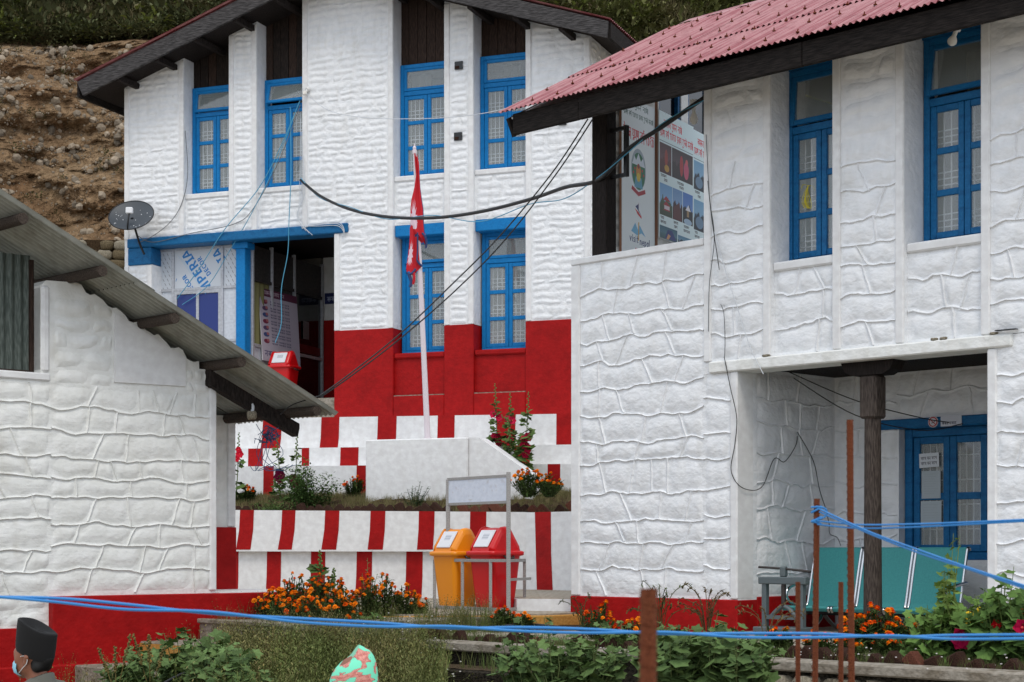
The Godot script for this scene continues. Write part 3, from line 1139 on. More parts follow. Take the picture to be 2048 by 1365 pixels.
# A tall casement window: frame, hinged fanlight, two leaves of three panes, a grille and a curtain behind. Its parts are sub-parts of the building.
func casement(parent: Node3D, called: String, u0: float, u1: float, v0: float, v1: float, vt: float, w: float, paint: Material, opt := {}) -> Node3D:
	var o := holder(called, parent)
	var f := 0.062
	var fr := Mb.new()
	fr.box(Vector3(u0, v0, w - 0.06), Vector3(u0 + f, v1, w + 0.03), Transform3D.IDENTITY, 0.006)
	fr.box(Vector3(u1 - f, v0, w - 0.06), Vector3(u1, v1, w + 0.03), Transform3D.IDENTITY, 0.006)
	fr.box(Vector3(u0 + f, v1 - f, w - 0.06), Vector3(u1 - f, v1, w + 0.028), Transform3D.IDENTITY, 0.006)
	fr.box(Vector3(u0 + f, v0, w - 0.06), Vector3(u1 - f, v0 + f * 0.8, w + 0.028), Transform3D.IDENTITY, 0.006)
	fr.box(Vector3(u0 + f, vt - 0.035, w - 0.06), Vector3(u1 - f, vt + 0.035, w + 0.026), Transform3D.IDENTITY, 0.006)
	part("frame", fr, paint, o)
	# the fanlight, hinged at its top and pushed out at its foot by tilt degrees
	var tilt: float = opt.get("tilt", 0.0)
	var x := Transform3D(Basis(Vector3.RIGHT, deg_to_rad(-tilt)), Vector3(0, v1 - f - 0.004, w + 0.012))
	var h := v1 - f - vt - 0.043
	var a := u0 + f + 0.004
	var b := u1 - f - 0.004
	var s := Mb.new()
	var m := 0.045
	s.box(Vector3(a, -h, -0.02), Vector3(a + m, 0, 0.02), x, 0.004)
	s.box(Vector3(b - m, -h, -0.02), Vector3(b, 0, 0.02), x, 0.004)
	s.box(Vector3(a + m, -m, -0.02), Vector3(b - m, 0, 0.018), x, 0.004)
	s.box(Vector3(a + m, -h, -0.02), Vector3(b - m, -h + m, 0.018), x, 0.004)
	part("fanlight_frame", s, paint, o)
	var g := Mb.new()
	g.box(Vector3(a + m - 0.006, -h + m - 0.006, -0.003), Vector3(b - m + 0.006, -m + 0.006, 0.001), x)
	part("pane", g, M.glass, o)
	# two leaves
	var mid := (u0 + u1) / 2.0
	var lo := v0 + f * 0.8 + 0.004
	var hi := vt - 0.039
	for side in 2:
		var p := u0 + f + 0.004 if side == 0 else mid + 0.003
		var q := mid - 0.003 if side == 0 else u1 - f - 0.004
		var st := 0.058
		var l := Mb.new()
		l.box(Vector3(p, lo, w - 0.02), Vector3(p + st, hi, w + 0.018), Transform3D.IDENTITY, 0.005)
		l.box(Vector3(q - st, lo, w - 0.02), Vector3(q, hi, w + 0.018), Transform3D.IDENTITY, 0.005)
		var rows := 3
		var ph := (hi - lo - 0.058 * (rows + 1)) / rows
		for r in rows + 1:
			var y := lo + r * (ph + 0.058)
			l.box(Vector3(p + st, y, w - 0.02), Vector3(q - st, y + 0.058, w + 0.015), Transform3D.IDENTITY, 0.005)
		part("leaf_frame", l, paint, o)
		for r in rows:
			var y := lo + 0.058 + r * (ph + 0.058)
			part("pane", slab(Vector3(p + st - 0.006, y - 0.006, w - 0.004), Vector3(q - st + 0.006, y + ph + 0.006, w)), M.glass, o)
	# the grille of thin bars
	var gr := Mb.new()
	var n := int((u1 - u0 - 2 * f) / 0.07)
	for i in range(1, n):
		var u := lerpf(u0 + f, u1 - f, float(i) / n)
		gr.tube(PackedVector3Array([Vector3(u, lo, w - 0.09), Vector3(u, hi, w - 0.09)]), 0.0075, 5, false)
	var rows2 := 3
	var ph2 := (hi - lo - 0.058) / rows2
	for r in rows2:
		for e in 3:
			var y := lo + 0.058 + r * ph2 + ph2 * (0.16 + 0.15 * e)
			gr.tube(PackedVector3Array([Vector3(u0 + f, y, w - 0.09), Vector3(u1 - f, y, w - 0.09)]), 0.0065, 4, false)
	part("grille", gr, M.grille_paint, o)
	# a gathered curtain over part of the width
	for cu in opt.get("curtains", [[0.0, 1.0]]):
		var c := Mb.new()
		var pts := PackedVector3Array()
		var c0 := lerpf(u0 + 0.02, u1 - 0.02, cu[0])
		var c1 := lerpf(u0 + 0.02, u1 - 0.02, cu[1])
		var cols := 26
		for j in 3:
			for i in cols:
				var t := float(i) / (cols - 1)
				pts.append(Vector3(lerpf(c0, c1, t), lerpf(v0 + 0.05, v1 - 0.09, j / 2.0), w - 0.30 + 0.028 * sin(t * (c1 - c0) * 46.0 + j * 0.5) + 0.01 * sin(t * 17.0)))
		c.grid(pts, cols, 3)
		part("curtain", c, opt.get("cloth", M.curtain), o)
	return o


func build_main_building() -> void:
	var o := thing("stone_building", "large whitewashed stone building with gable roof, tall blue windows and red base", "building", Vector3(-6.3877, 0, -28.8106), deg_to_rad(-21.199))
	var gl := func(u: float) -> float: return 9.2 + 0.332 * minf(u, 8.08 - u)   # the underside of the roof
	var wall := holder("wall", o)
	var slots := [[1.133, 1.969, true], [2.480, 3.297, true], [4.879, 5.737, false], [6.225, 7.069, false]]
	var piers := [[0.0, 1.133, 6.70], [1.969, 2.480, 6.70], [3.297, 4.879, 6.70], [5.737, 6.225, 5.03], [7.069, 8.089, 5.03]]
	# piers with their stones and smooth edge bands
	for q in piers:
		var a: float = q[0]
		var b: float = q[1]
		var pts := PackedVector2Array([Vector2(a, q[2]), Vector2(b, q[2]), Vector2(b, gl.call(b) + 0.1)])
		if a < 4.04 and b > 4.04:
			pts.append(Vector2(4.04, gl.call(4.04) + 0.1))
		pts.append(Vector2(a, gl.call(a) + 0.1))
		var m := Mb.new()
		m.prism(pts, -0.5, -0.012)
		part("pier", m, M.white_paint, wall)
		var e := 0.09
		stonework(wall, M.white_paint, a + e, b - e, q[2], 10.5, 0.105, 0.36, Transform3D.IDENTITY, {"joined": true, "ribbon": false, "rise": 0.0035, "gap": 0.005, "wave": 0.22, "nu": 7, "nv": 4, "top": gl})
		for s in [a, b - e]:
			part("plaster_band", slab(Vector3(s + 0.002, q[2], -0.03), Vector3(s + e - 0.002, gl.call(s + e / 2.0) - 0.02, 0.010), 0.008), M.smooth_white_paint, wall)
	# the middle pier below the beam: white above, red below
	part("pier", slab(Vector3(3.861, 5.03, -0.5), Vector3(4.879, 6.70, -0.012)), M.white_paint, wall)
	stonework(wall, M.white_paint, 3.95, 4.79, 5.04, 6.70, 0.105, 0.36, Transform3D.IDENTITY, {"joined": true, "ribbon": false, "rise": 0.0035, "gap": 0.005, "wave": 0.22, "nu": 7})
	part("plaster_band", slab(Vector3(3.863, 5.03, -0.03), Vector3(3.95, 6.55, 0.010), 0.008), M.smooth_white_paint, wall)
	part("plaster_band", slab(Vector3(4.79, 5.03, -0.03), Vector3(4.877, 6.70, 0.010), 0.008), M.smooth_white_paint, wall)
	# the red base
	part("red_base", slab(Vector3(3.861, 3.60, -0.5), Vector3(4.879, 5.028, 0.006), 0.01), M.red_paint, wall)
	part("red_base", slab(Vector3(5.737, 3.60, -0.5), Vector3(6.225, 5.028, 0.006), 0.01), M.red_paint, wall)
	part("red_base", slab(Vector3(7.069, 3.60, -0.5), Vector3(8.089, 5.028, 0.006), 0.01), M.red_paint, wall)
	for q in [[4.879, 5.737], [6.225, 7.069]]:
		part("red_base", slab(Vector3(q[0], 3.60, -0.5), Vector3(q[1], 3.97, 0.004), 0.012), M.red_paint, wall)
		part("red_panel", slab(Vector3(q[0], 3.97, -0.5), Vector3(q[1], 4.55, -0.065)), M.red_paint, wall)
		part("sill", slab(Vector3(q[0], 4.55, -0.5), Vector3(q[1], 4.635, -0.02), 0.02), M.red_paint, wall)
	# the slots between the piers: spandrels, sills, planks
	for i in 4:
		var q = slots[i]
		var a: float = q[0]
		var b: float = q[1]
		var low := 6.70 if q[2] else 6.62
		part("spandrel", slab(Vector3(a, low, -0.5), Vector3(b, 7.29, -0.062)), M.white_paint, wall)
		stonework(wall, M.white_paint, a + 0.01, b - 0.01, low, 7.29, 0.105, 0.36, Transform3D(Basis.IDENTITY, Vector3(0, 0, -0.05)), {"joined": true, "ribbon": false, "rise": 0.0035, "gap": 0.005, "wave": 0.22, "nu": 7})
		part("sill", slab(Vector3(a, 7.29, -0.5), Vector3(b, 7.375, -0.035), 0.015), M.smooth_white_paint, wall)
		# upright planks closing the slot up to the roof
		var n := 6
		for k in n:
			var u0 := lerpf(a - 0.02, b + 0.02, float(k) / n)
			var u1 := lerpf(a - 0.02, b + 0.02, float(k + 1) / n)
			var pk := Mb.new()
			var off := rng.randf_range(-0.008, 0.008)
			pk.prism(PackedVector2Array([Vector2(u0 + 0.004, 9.13), Vector2(u1 - 0.004, 9.13), Vector2(u1 - 0.004, gl.call(u1) + 0.05), Vector2(u0 + 0.004, gl.call(u0) + 0.05)]), -0.34 + off, -0.31 + off)
			part("plank", pk, M.brown_plank if rng.randf() < 0.6 else M.black_plank, o)
	var clo := [[[0.0, 1.0]], [[0.55, 1.0]], [[0.02, 0.42]], [[0.3, 0.62]]]
	var tilts := [7.0, 17.0, 0.0, 0.0]
	for i in 4:
		var q = slots[i]
		casement(o, "window", q[0] + 0.005, q[1] + 0.06, 7.378, 9.15, 8.70, -0.28, M.blue_paint, {"tilt": tilts[i], "curtains": clo[i]})
	for i in [2, 3]:
		var q = slots[i]
		casement(o, "window", q[0] + 0.03, q[1] + 0.06, 4.64, 6.45, 6.01, -0.29, M.blue_paint, {"tilt": 4.0 if i == 2 else 0.0, "curtains": [[0.05, 1.0]], "cloth": M.brown_curtain if i == 2 else M.curtain})
		part("lintel", slab(Vector3(q[0] + 0.005, 6.44, -0.42), Vector3(q[1] - 0.005, 6.615, -0.05), 0.012), M.blue_paint, o)
	# square put-log holes left in the wall
	for q in [[5.985, 8.98, 0.13], [5.975, 7.90, 0.13], [7.66, 7.98, 0.12]]:
		var ho := Mb.new()
		ho.box(Vector3(q[0] - q[2] / 2, q[1] - q[2] / 2, -0.004), Vector3(q[0] + q[2] / 2, q[1] + q[2] / 2 - 0.01, 0.021))
		part("putlog_hole", ho, M.glass_dark, wall)
		part("hole_brick", slab(Vector3(q[0] - q[2] * 0.42, q[1] - q[2] * 0.45, 0.012), Vector3(q[0] + q[2] * 0.1, q[1] - q[2] * 0.1, 0.028), 0.004), M.dark_brick, wall)
	# side and back walls, floors
	var sh := Mb.new()
	sh.box(Vector3(-0.0, 3.4, -8.0), Vector3(0.45, 9.2, -0.5))
	sh.box(Vector3(7.65, 3.4, -8.0), Vector3(8.089, 9.2, -0.5))
	sh.box(Vector3(0.45, 3.4, -8.0), Vector3(7.65, 9.2, -7.6))
	part("side_walls", sh, M.warm_white_paint, o)
	var side := Transform3D(Basis(Vector3(0, 0, -1), Vector3(0, 1, 0), Vector3(1, 0, 0)), Vector3(8.094, 0, 0))
	stonework(wall, M.warm_white_paint, 0.02, 4.5, 5.0, 9.2, 0.12, 0.36, side, {"joined": true, "ribbon": false, "rise": 0.016, "gap": 0.006, "wave": 0.42})
	part("upper_floor", slab(Vector3(0.45, 6.72, -7.6), Vector3(7.65, 6.92, -0.5)), M.black_wood, o)
	part("ground_floor", slab(Vector3(0.0, 3.6, -7.6), Vector3(8.0, 3.985, -0.02)), M.concrete, o)
	var dv := Mb.new()
	dv.box(Vector3(0.45, 3.985, -4.2), Vector3(7.65, 6.72, -4.1))
	dv.box(Vector3(0.45, 6.92, -4.2), Vector3(7.65, 10.0, -4.1))
	part("inner_wall", dv, M.room_wall, o)
	build_main_porch(o, wall)
	# the roof: timbers, sheets and boards
	var rt := Vector3(-0.52, 9.19, 0)
	for s in 2:
		var n := 0
		var ln := 4.83
		var slope := atan(0.332)
		var dirx := 1.0 if s == 0 else -1.0
		var start := Vector3(-0.52, 9.195, 0.63) if s == 0 else Vector3(8.60, 9.195, 0.63)
		var along := Vector3(dirx * cos(slope), sin(slope), 0)
		# local x runs into the hill along the eave, y up the slope
		var nn := Vector3(-dirx * sin(slope), cos(slope), 0)
		while n < 11:
			var at := start + Vector3(0, 0, -0.80 * n) + nn * (0.004 * (n % 2))
			var bas := Basis(Vector3(0, 0, -1), along, Vector3(0, 0, -1).cross(along))
			if bas.z.y < 0:
				bas = Basis(Vector3(0, 0, 1), along, Vector3(0, 0, 1).cross(along))
				at += Vector3(0, 0, -0.80)
			part("roof_sheet", sheet(0.83, ln, Transform3D(bas, at + nn * 0.035), 0.075, 0.009, 2, false, 0.8 * n), M.red_roofing, o)
			n += 1
		var fa := Mb.new()
		var pts := PackedVector2Array([Vector2(-0.49, 9.20), Vector2(4.04, 10.704), Vector2(4.04, 10.704 - 0.25), Vector2(-0.38, 8.97)]) if s == 0 else PackedVector2Array([Vector2(4.04, 10.704), Vector2(8.57, 9.20), Vector2(8.55, 8.965), Vector2(4.04, 10.704 - 0.25)])
		fa.prism(pts, 0.57, 0.62)
		part("barge_board", fa, M.grey_board, o)
		var so := Mb.new()
		pts = PackedVector2Array([Vector2(-0.45, 9.06), Vector2(4.04, 10.55), Vector2(4.04, 10.62), Vector2(-0.45, 9.13)]) if s == 0 else PackedVector2Array([Vector2(4.04, 10.55), Vector2(8.53, 9.06), Vector2(8.53, 9.13), Vector2(4.04, 10.62)])
		so.prism(pts, -8.3, 0.565)
		part("roof_boarding", so, M.dark_wood, o)
		for k in 6:
			var u := 0.25 + 0.72 * k
			var uu := u if s == 0 else 8.08 - u
			part("purlin", slab(Vector3(uu - 0.04, 9.2 + 0.332 * u - 0.12, -0.4), Vector3(uu + 0.04, 9.2 + 0.332 * u - 0.025, 0.56), 0.006), M.dark_wood, o)
		# the eave board running back
		var ev := Mb.new()
		var eu := -0.5 if s == 0 else 8.575
		ev.box(Vector3(eu - 0.022, 8.965, -8.3), Vector3(eu + 0.022, 9.19, 0.568))
		part("eave_board", ev, M.dark_board, o)
	part("gable_infill", gable_infill(), M.dark_wood, o)


func gable_infill() -> Mb:
	var b := Mb.new()
	b.prism(PackedVector2Array([Vector2(0.0, 9.15), Vector2(8.08, 9.15), Vector2(4.04, 10.5)]), -8.0, -7.8)
	return b


func build_main_porch(o: Node3D, wall: Node3D) -> void:
	# the long blue beam over the entrance
	part("lintel", slab(Vector3(0.07, 6.555, -0.3), Vector3(4.11, 6.705, 0.035), 0.015), M.deep_blue_paint, o)
	part("beam_end", slab(Vector3(0.075, 6.27, -0.3), Vector3(0.52, 6.553, 0.02), 0.015), M.deep_blue_paint, o)
	part("pier", slab(Vector3(0.0, 3.60, -0.45), Vector3(0.53, 6.268, -0.012)), M.white_paint, wall)
	part("pier", slab(Vector3(0.0, 6.268, -0.5), Vector3(0.073, 6.70, -0.012)), M.white_paint, wall)
	stonework(wall, M.white_paint, 0.08, 0.45, 4.6, 6.26, 0.105, 0.3, Transform3D.IDENTITY, {"joined": true, "ribbon": false, "rise": 0.014, "gap": 0.006, "wave": 0.42})
	part("plaster_band", slab(Vector3(0.002, 3.7, -0.03), Vector3(0.08, 6.26, 0.010), 0.008), M.smooth_white_paint, wall)
	part("plaster_band", slab(Vector3(0.45, 3.7, -0.03), Vector3(0.528, 6.26, 0.010), 0.008), M.smooth_white_paint, wall)
	var po := Mb.new()
	po.box(Vector3(2.02, 3.985, -0.33), Vector3(2.19, 6.45, -0.13), Transform3D.IDENTITY, 0.01)
	po.box(Vector3(1.96, 6.45, -0.35), Vector3(2.25, 6.556, -0.11), Transform3D.IDENTITY, 0.012)
	part("porch_post", po, M.blue_paint, o)
	# the aluminium screen left of the post
	var al := holder("aluminium_screen", o)
	var w := -0.3
	for u in [0.31, 0.73, 1.66, 1.965]:
		part("mullion", slab(Vector3(u, 3.985, w - 0.03), Vector3(u + 0.045, 6.55, w + 0.03), 0.004), M.aluminium, al)
	for q in [[0.355, 0.73], [0.775, 1.66], [1.705, 1.965]]:
		for v in [6.51, 5.85, 4.98, 3.99]:
			if v < 5.2 and q[1] == 1.66:
				continue
			part("transom", slab(Vector3(q[0], v, w - 0.028), Vector3(q[1], v + 0.045, w + 0.026), 0.004), M.aluminium, al)
		part("film_panel", slab(Vector3(q[0] - 0.006, 5.895, w - 0.008), Vector3(q[1] + 0.006, 6.51, w + 0.002)), film_print(q[1] - q[0], q[1] == 1.66), al)
		if q[1] != 1.66:
			part("milky_panel", slab(Vector3(q[0] - 0.006, 5.02, w - 0.008), Vector3(q[1] + 0.006, 5.85, w + 0.002)), M.milky_panel, al)
			part("milky_panel", slab(Vector3(q[0] - 0.006, 4.03, w - 0.008), Vector3(q[1] + 0.006, 4.98, w + 0.002)), M.milky_panel, al)
	part("door_frame", door_outline(0.775, 1.66, 3.99, 5.85, w), M.aluminium, al)
	part("blue_pane", slab(Vector3(0.83, 4.7, w - 0.006), Vector3(1.185, 5.79, w + 0.004)), M.blue_film, al)
	part("blue_pane", slab(Vector3(1.235, 4.7, w - 0.006), Vector3(1.605, 5.79, w + 0.004)), M.blue_film, al)
	part("door_panel", slab(Vector3(0.83, 4.04, w - 0.006), Vector3(1.605, 4.65, w + 0.004)), M.milky_panel, al)
	# lettering on the protective film
	for q in [["MPERIA", 0.17, Vector3(1.20, 6.16, w + 0.004)], ["DECOR", 0.085, Vector3(1.335, 6.235, w + 0.004)], ["IA", 0.17, Vector3(1.61, 6.40, w + 0.004)], ["DECOR", 0.085, Vector3(1.05, 5.95, w + 0.004)]]:
		var tm := TextMesh.new()
		var sf := SystemFont.new()
		sf.font_names = PackedStringArray(["Droid Sans"])
		sf.font_weight = 700
		tm.font = sf
		tm.text = q[0]
		tm.font_size = 48
		tm.pixel_size = q[1] / 36.0
		tm.depth = 0.002
		var t := part("lettering", tm, M.letter_blue, al)
		t.position = q[2]
		t.rotation.z = deg_to_rad(124.0)
	# the screen that runs back into the porch, its poster side lit from the opening
	var x := 2.19
	var sc := holder("porch_screen", o)
	part("screen_board", slab(Vector3(x - 0.06, 6.02, -2.8), Vector3(x, 6.55, -0.35)), M.dark_panel, sc)
	for z in [-0.36, -1.0, -1.78, -2.8]:
		part("mullion", slab(Vector3(x - 0.03, 3.985, z - 0.025), Vector3(x + 0.03, 6.6, z + 0.025), 0.004), M.aluminium, sc)
	for v in [5.97, 4.9]:
		part("transom", slab(Vector3(x - 0.028, v, -2.78), Vector3(x + 0.024, v + 0.05, -0.38)), M.aluminium if v < 5.0 else M.dark_panel, sc)
	part("screen_pane", slab(Vector3(x - 0.02, 4.0, -2.78), Vector3(x - 0.012, 6.0, -1.8)), M.glass_dark, sc)
	part("screen_pane", slab(Vector3(x - 0.02, 4.0, -1.76), Vector3(x - 0.012, 6.0, -1.02)), M.dark_panel, sc)
	part("lower_panel", slab(Vector3(x - 0.02, 4.0, -0.98), Vector3(x - 0.008, 4.95, -0.4)), M.milky_panel, sc)
	part("red_stripe", slab(Vector3(x - 0.011, 4.98, -2.76), Vector3(x - 0.006, 5.12, -1.82)), plain("dull_red", Color(0.35, 0.08, 0.08), 0.5), sc)
	var cu := Mb.new()
	var pts := PackedVector3Array()
	for j in 2:
		for i in 20:
			pts.append(Vector3(x - 0.04 + 0.02 * sin(i * 1.3), 4.95 + 1.02 * j, -0.98 + 0.6 * i / 19.0))
	cu.grid(pts, 20, 2, true)
	part("curtain", cu, plain("olive_curtain", Color(0.47, 0.46, 0.30), 0.9), sc)
	# the back of the porch
	part("back_wall", slab(Vector3(2.19, 5.62, -3.0), Vector3(7.6, 6.72, -2.86)), M.warm_white_paint, o)
	part("back_wall", slab(Vector3(2.19, 3.985, -3.0), Vector3(7.6, 5.618, -2.85)), M.red_paint, o)
	part("porch_side_wall", slab(Vector3(4.2, 3.985, -2.85), Vector3(4.4, 6.72, -0.5)), M.warm_white_paint, o)
	part("screen_lining", slab(Vector3(0.45, 3.985, -3.0), Vector3(2.13, 6.72, -2.86)), M.room_wall, o)


func door_outline(u0: float, u1: float, v0: float, v1: float, w: float) -> Mb:
	var b := Mb.new()
	b.box(Vector3(u0, v0, w - 0.025), Vector3(u0 + 0.05, v1, w + 0.022))
	b.box(Vector3(u1 - 0.05, v0, w - 0.025), Vector3(u1, v1, w + 0.022))
	b.box(Vector3(u0 + 0.05, v1 - 0.055, w - 0.025), Vector3(u1 - 0.05, v1, w + 0.02))
	b.box(Vector3((u0 + u1) / 2 - 0.025, v0, w - 0.025), Vector3((u0 + u1) / 2 + 0.025, v1 - 0.055, w + 0.02))
	b.box(Vector3(u0 + 0.05, 4.65, w - 0.024), Vector3((u0 + u1) / 2 - 0.025, 4.7, w + 0.018))
	b.box(Vector3((u0 + u1) / 2 + 0.025, 4.65, w - 0.024), Vector3(u1 - 0.05, 4.7, w + 0.018))
	return b


func film_print(wide: float, plain_film: bool) -> StandardMaterial3D:
	var im := Image.create(int(wide * 360), 220, false, Image.FORMAT_RGB8)
	im.fill(Color(0.78, 0.80, 0.83))
	if not plain_film:
		for j in 9:
			for i in 6:
				var p := Vector2(14 + i * 28 + (j % 2) * 12, 8 + j * 25)
				stroke(im, [p, p + Vector2(8, 15)], 2.4, Color(0.36, 0.35, 0.36))
	else:
		for j in 7:
			stroke(im, [Vector2(20 + j * 12, 20 + j * 9), Vector2(170 + j * 12, 215 + j * 9)], 1.2, Color(0.62, 0.74, 0.84))
		stroke(im, [Vector2(62, 150), Vector2(76, 146)], 5, Color(0.15, 0.45, 0.72))
		stroke(im, [Vector2(10, 175), Vector2(16, 160)], 4, Color(0.15, 0.45, 0.72))
	return printed(im, 0.3)


# ---------------------------------------------------------------- striped terraces in front of the main building

# One striped wall in the main building's frame: stripes are [left, right, lean] with lean the shift of the foot.
func striped_wall(called: String, label: String, u0: float, u1: float, v0: float, v1: float, w: float, deep: float, stripes: Array, fall := 0.0, white := "smooth_white_paint") -> Node3D:
	var o := thing(called, label, "wall", Vector3(-6.3877, 0, -28.8106), deg_to_rad(-21.199), "red and white striped terrace walls")
	var b := Mb.new()
	b.prism(PackedVector2Array([Vector2(u0, v0), Vector2(u1, v0), Vector2(u1, v1 - fall), Vector2(u0, v1)]), w - deep, w)
	part("wall_body", b, M[white], o)
	for s in stripes:
		var t0: float = v1 - fall * (s[0] - u0) / (u1 - u0)
		var t1: float = v1 - fall * (s[1] - u0) / (u1 - u0)
		var m := Mb.new()
		var foot: float = v0 + (s[3] if s.size() > 3 else 0.0)
		m.prism(PackedVector2Array([Vector2(s[0] - s[2], foot), Vector2(s[1] - s[2] * 0.85, foot), Vector2(s[1] - s[2] * 0.2, lerpf(foot, t1, 0.5)), Vector2(s[1], t1 + 0.001), Vector2(s[0], t0 + 0.001), Vector2(s[0] - s[2] * 0.25, lerpf(foot, t0, 0.5))]), w + 0.001, w + 0.005)
		part("red_stripe", m, M.red_paint, o)
	return o


func build_terraces() -> void:
	striped_wall("striped_wall", "topmost striped wall, directly under the red base of the large building", -0.4, 8.6, 3.0, 3.70, 0.5, 0.5, [[2.88, 3.21, 0.080], [3.90, 4.207, 0.055], [4.862, 5.174, 0.050], [5.854, 6.128, 0.030], [6.814, 7.104, 0.050], [7.743, 8.05, 0.005]], 0.13)
	striped_wall("striped_wall", "narrow striped step between the topmost striped wall and the white foot wall", -0.4, 8.9, 2.7, 3.19, 0.85, 0.35, [[2.815, 3.069, 0.010], [3.744, 3.87, 0.005], [4.405, 4.706, 0.030], [7.22, 7.461, 0.010]], 0.09)
	striped_wall("striped_wall", "low striped foot wall at the back of the flower bed behind the flag base", -0.4, 9.0, 2.2, 2.905, 1.15, 0.3, [[3.252, 3.426, 0.025], [4.823, 5.004, 0.030], [7.844, 8.033, 0.010]], 0.1)
	var a := striped_wall("striped_wall", "long striped retaining wall under the flower bed, with a white sill at its foot", 0.6, 8.29, 1.575, 2.20, 3.2, 0.6,
		[[1.65, 1.87, 0.060, 0.025], [2.45, 2.66, 0.060, 0.025], [3.24, 3.45, 0.065, 0.025], [4.031, 4.249, 0.065, 0.025], [4.694, 4.899, 0.070, 0.025], [5.358, 5.573, 0.060, 0.025], [6.044, 6.263, 0.045, 0.025], [6.760, 6.987, 0.030, 0.025], [7.502, 7.731, 0.020, 0.025]], 0.11)
	var lo := Mb.new()
	lo.box(Vector3(6.99, 0.9, 2.6), Vector3(8.29, 1.574, 3.199))
	part("wall_body", lo, M.smooth_white_paint, a)
	striped_wall("striped_wall", "lower striped retaining wall behind the orange marigolds, shaded at its shed end", 0.6, 6.99, 0.9, 1.574, 3.1, 0.6,
		[[1.55, 1.76, 0.025], [2.30, 2.52, 0.025], [3.05, 3.26, 0.025], [3.74, 3.946, 0.015], [4.40, 4.621, 0.025], [5.088, 5.307, 0.025], [5.787, 6.019, 0.030], [6.528, 6.770, 0.025]])
	# the corner that turns in towards the balcony building
	var o := thing("striped_wall", "tall striped corner wall with one wide stripe, beside the balcony building", "wall", Vector3(-6.3877, 0, -28.8106), deg_to_rad(-21.199), "red and white striped terrace walls")
	var x := Transform3D(Basis(Vector3.UP, deg_to_rad(-26.0)), Vector3(8.29, 0, 3.199))
	var b := Mb.new()
	b.box(Vector3(0.0, 0.9, -0.5), Vector3(1.6, 2.085, 0.0), x)
	part("wall_body", b, M.smooth_white_paint, o)
	b = Mb.new()
	b.prism(PackedVector2Array([Vector2(0.21, 1.0), Vector2(0.505, 1.0), Vector2(0.47, 1.55), Vector2(0.465, 2.086), Vector2(0.17, 2.086), Vector2(0.19, 1.5)]), 0.001, 0.005, x)
	part("red_stripe", b, M.red_paint, o)
	# steps of the paved level at the foot of the walls
	var st := Mb.new()
	st.prism(PackedVector2Array([Vector2(0.05, 18.6), Vector2(0.95, 18.35), Vector2(0.95, 24.0), Vector2(-0.45, 23.6), Vector2(-0.10, 19.6)]), 0.5, 1.075, Transform3D(Basis(Vector3(1, 0, 0), Vector3(0, 0, -1), Vector3(0, 1, 0)), Vector3.ZERO))
	setting("upper_pavement", st, M.smooth_white_paint)
	var tp := Mb.new()
	tp.prism(PackedVector2Array([Vector2(0.08, 18.68), Vector2(0.9, 18.45), Vector2(0.9, 24.0), Vector2(-0.40, 23.6), Vector2(-0.06, 19.6)]), 1.07, 1.08, Transform3D(Basis(Vector3(1, 0, 0), Vector3(0, 0, -1), Vector3(0, 1, 0)), Vector3.ZERO))
	setting("upper_pavement_top", tp, M.pavement_mix)
	# the flower bed on top of the lower walls
	var bed := Mb.new()
	var p := PackedVector3Array()
	for j in 14:
		for i in 60:
			var u := -0.4 + 9.8 * i / 59.0
			var f := j / 13.0
			p.append(main_at(u, 2.0 + 0.38 * smoothstep(0.0, 0.85, f) + 0.05 * nz.get_noise_2d(u * 3.0, f * 6.0), 3.15 - 2.05 * f))
	bed.grid(p, 60, 14)
	setting("flower_bed", bed, M.soil)
	# a row of leaning bricks along the bed
	var eg := thing("brick_edging", "row of leaning brown bricks edging the flower bed above the striped walls", "edging", Vector3(-6.3877, 0, -28.8106), deg_to_rad(-21.199))
	var u := 2.2
	while u < 9.3:
		if rng.randf() < 0.14:
			u += 0.11
			continue
		var bb := Mb.new()
		var t := Transform3D(Basis(Vector3(0, 0, 1), deg_to_rad(rng.randf_range(24, 58))), Vector3(u, 2.10 + rng.randf_range(-0.03, 0.04), 2.72 + rng.randf_range(-0.03, 0.03)))
		bb.box(Vector3(-0.055, -0.12, -0.05), Vector3(0.055, 0.12, 0.05), t, 0.01)
		part("brick", bb, M.brick if u > 7.0 and rng.randf() < 0.7 else M.dark_brick, eg)
		u += rng.randf_range(0.12, 0.16)
	# the base of the flagpole
	var pe := thing("flag_base", "white plastered block that carries the flagpole, with a sloping cheek wall", "pedestal", Vector3(-6.3877, 0, -28.8106), deg_to_rad(-21.199))
	var pb := Mb.new()
	pb.box(Vector3(5.33, 2.2, 0.9), Vector3(6.92, 3.175, 1.9), Transform3D.IDENTITY, 0.015)
	part("block", pb, M.smooth_white_paint, pe)
	var wg := Mb.new()
	wg.prism(PackedVector2Array([Vector2(6.925, 2.2), Vector2(7.90, 2.2), Vector2(7.90, 2.62), Vector2(7.08, 3.17), Vector2(6.925, 3.178)]), 1.55, 1.86)
	part("cheek_wall", wg, M.smooth_white_paint, pe)
	# the pole and its flag
	var fp := main_at(6.13, 3.175, 1.5)
	var po := thing("flagpole", "thin white tapering flagpole with a ringed tip on the white block", "flagpole", fp)
	var top := Vector3(-0.19, 4.19, 0.0)
	var pl := Mb.new()
	pl.tube(PackedVector3Array([Vector3.ZERO, top * 0.5, top]), [0.043, 0.036, 0.024], 12)
	part("pole", pl, M.pole_white, po)
	var ft := Mb.new()
	ft.tube(PackedVector3Array([Vector3(0, -0.01, 0), Vector3(0, 0.05, 0)]), 0.055, 12)
	part("foot_ring", ft, M.pole_white, po)
	var fi := Mb.new()
	fi.tube(PackedVector3Array([top * 0.985, top * 0.998]), 0.034, 10)
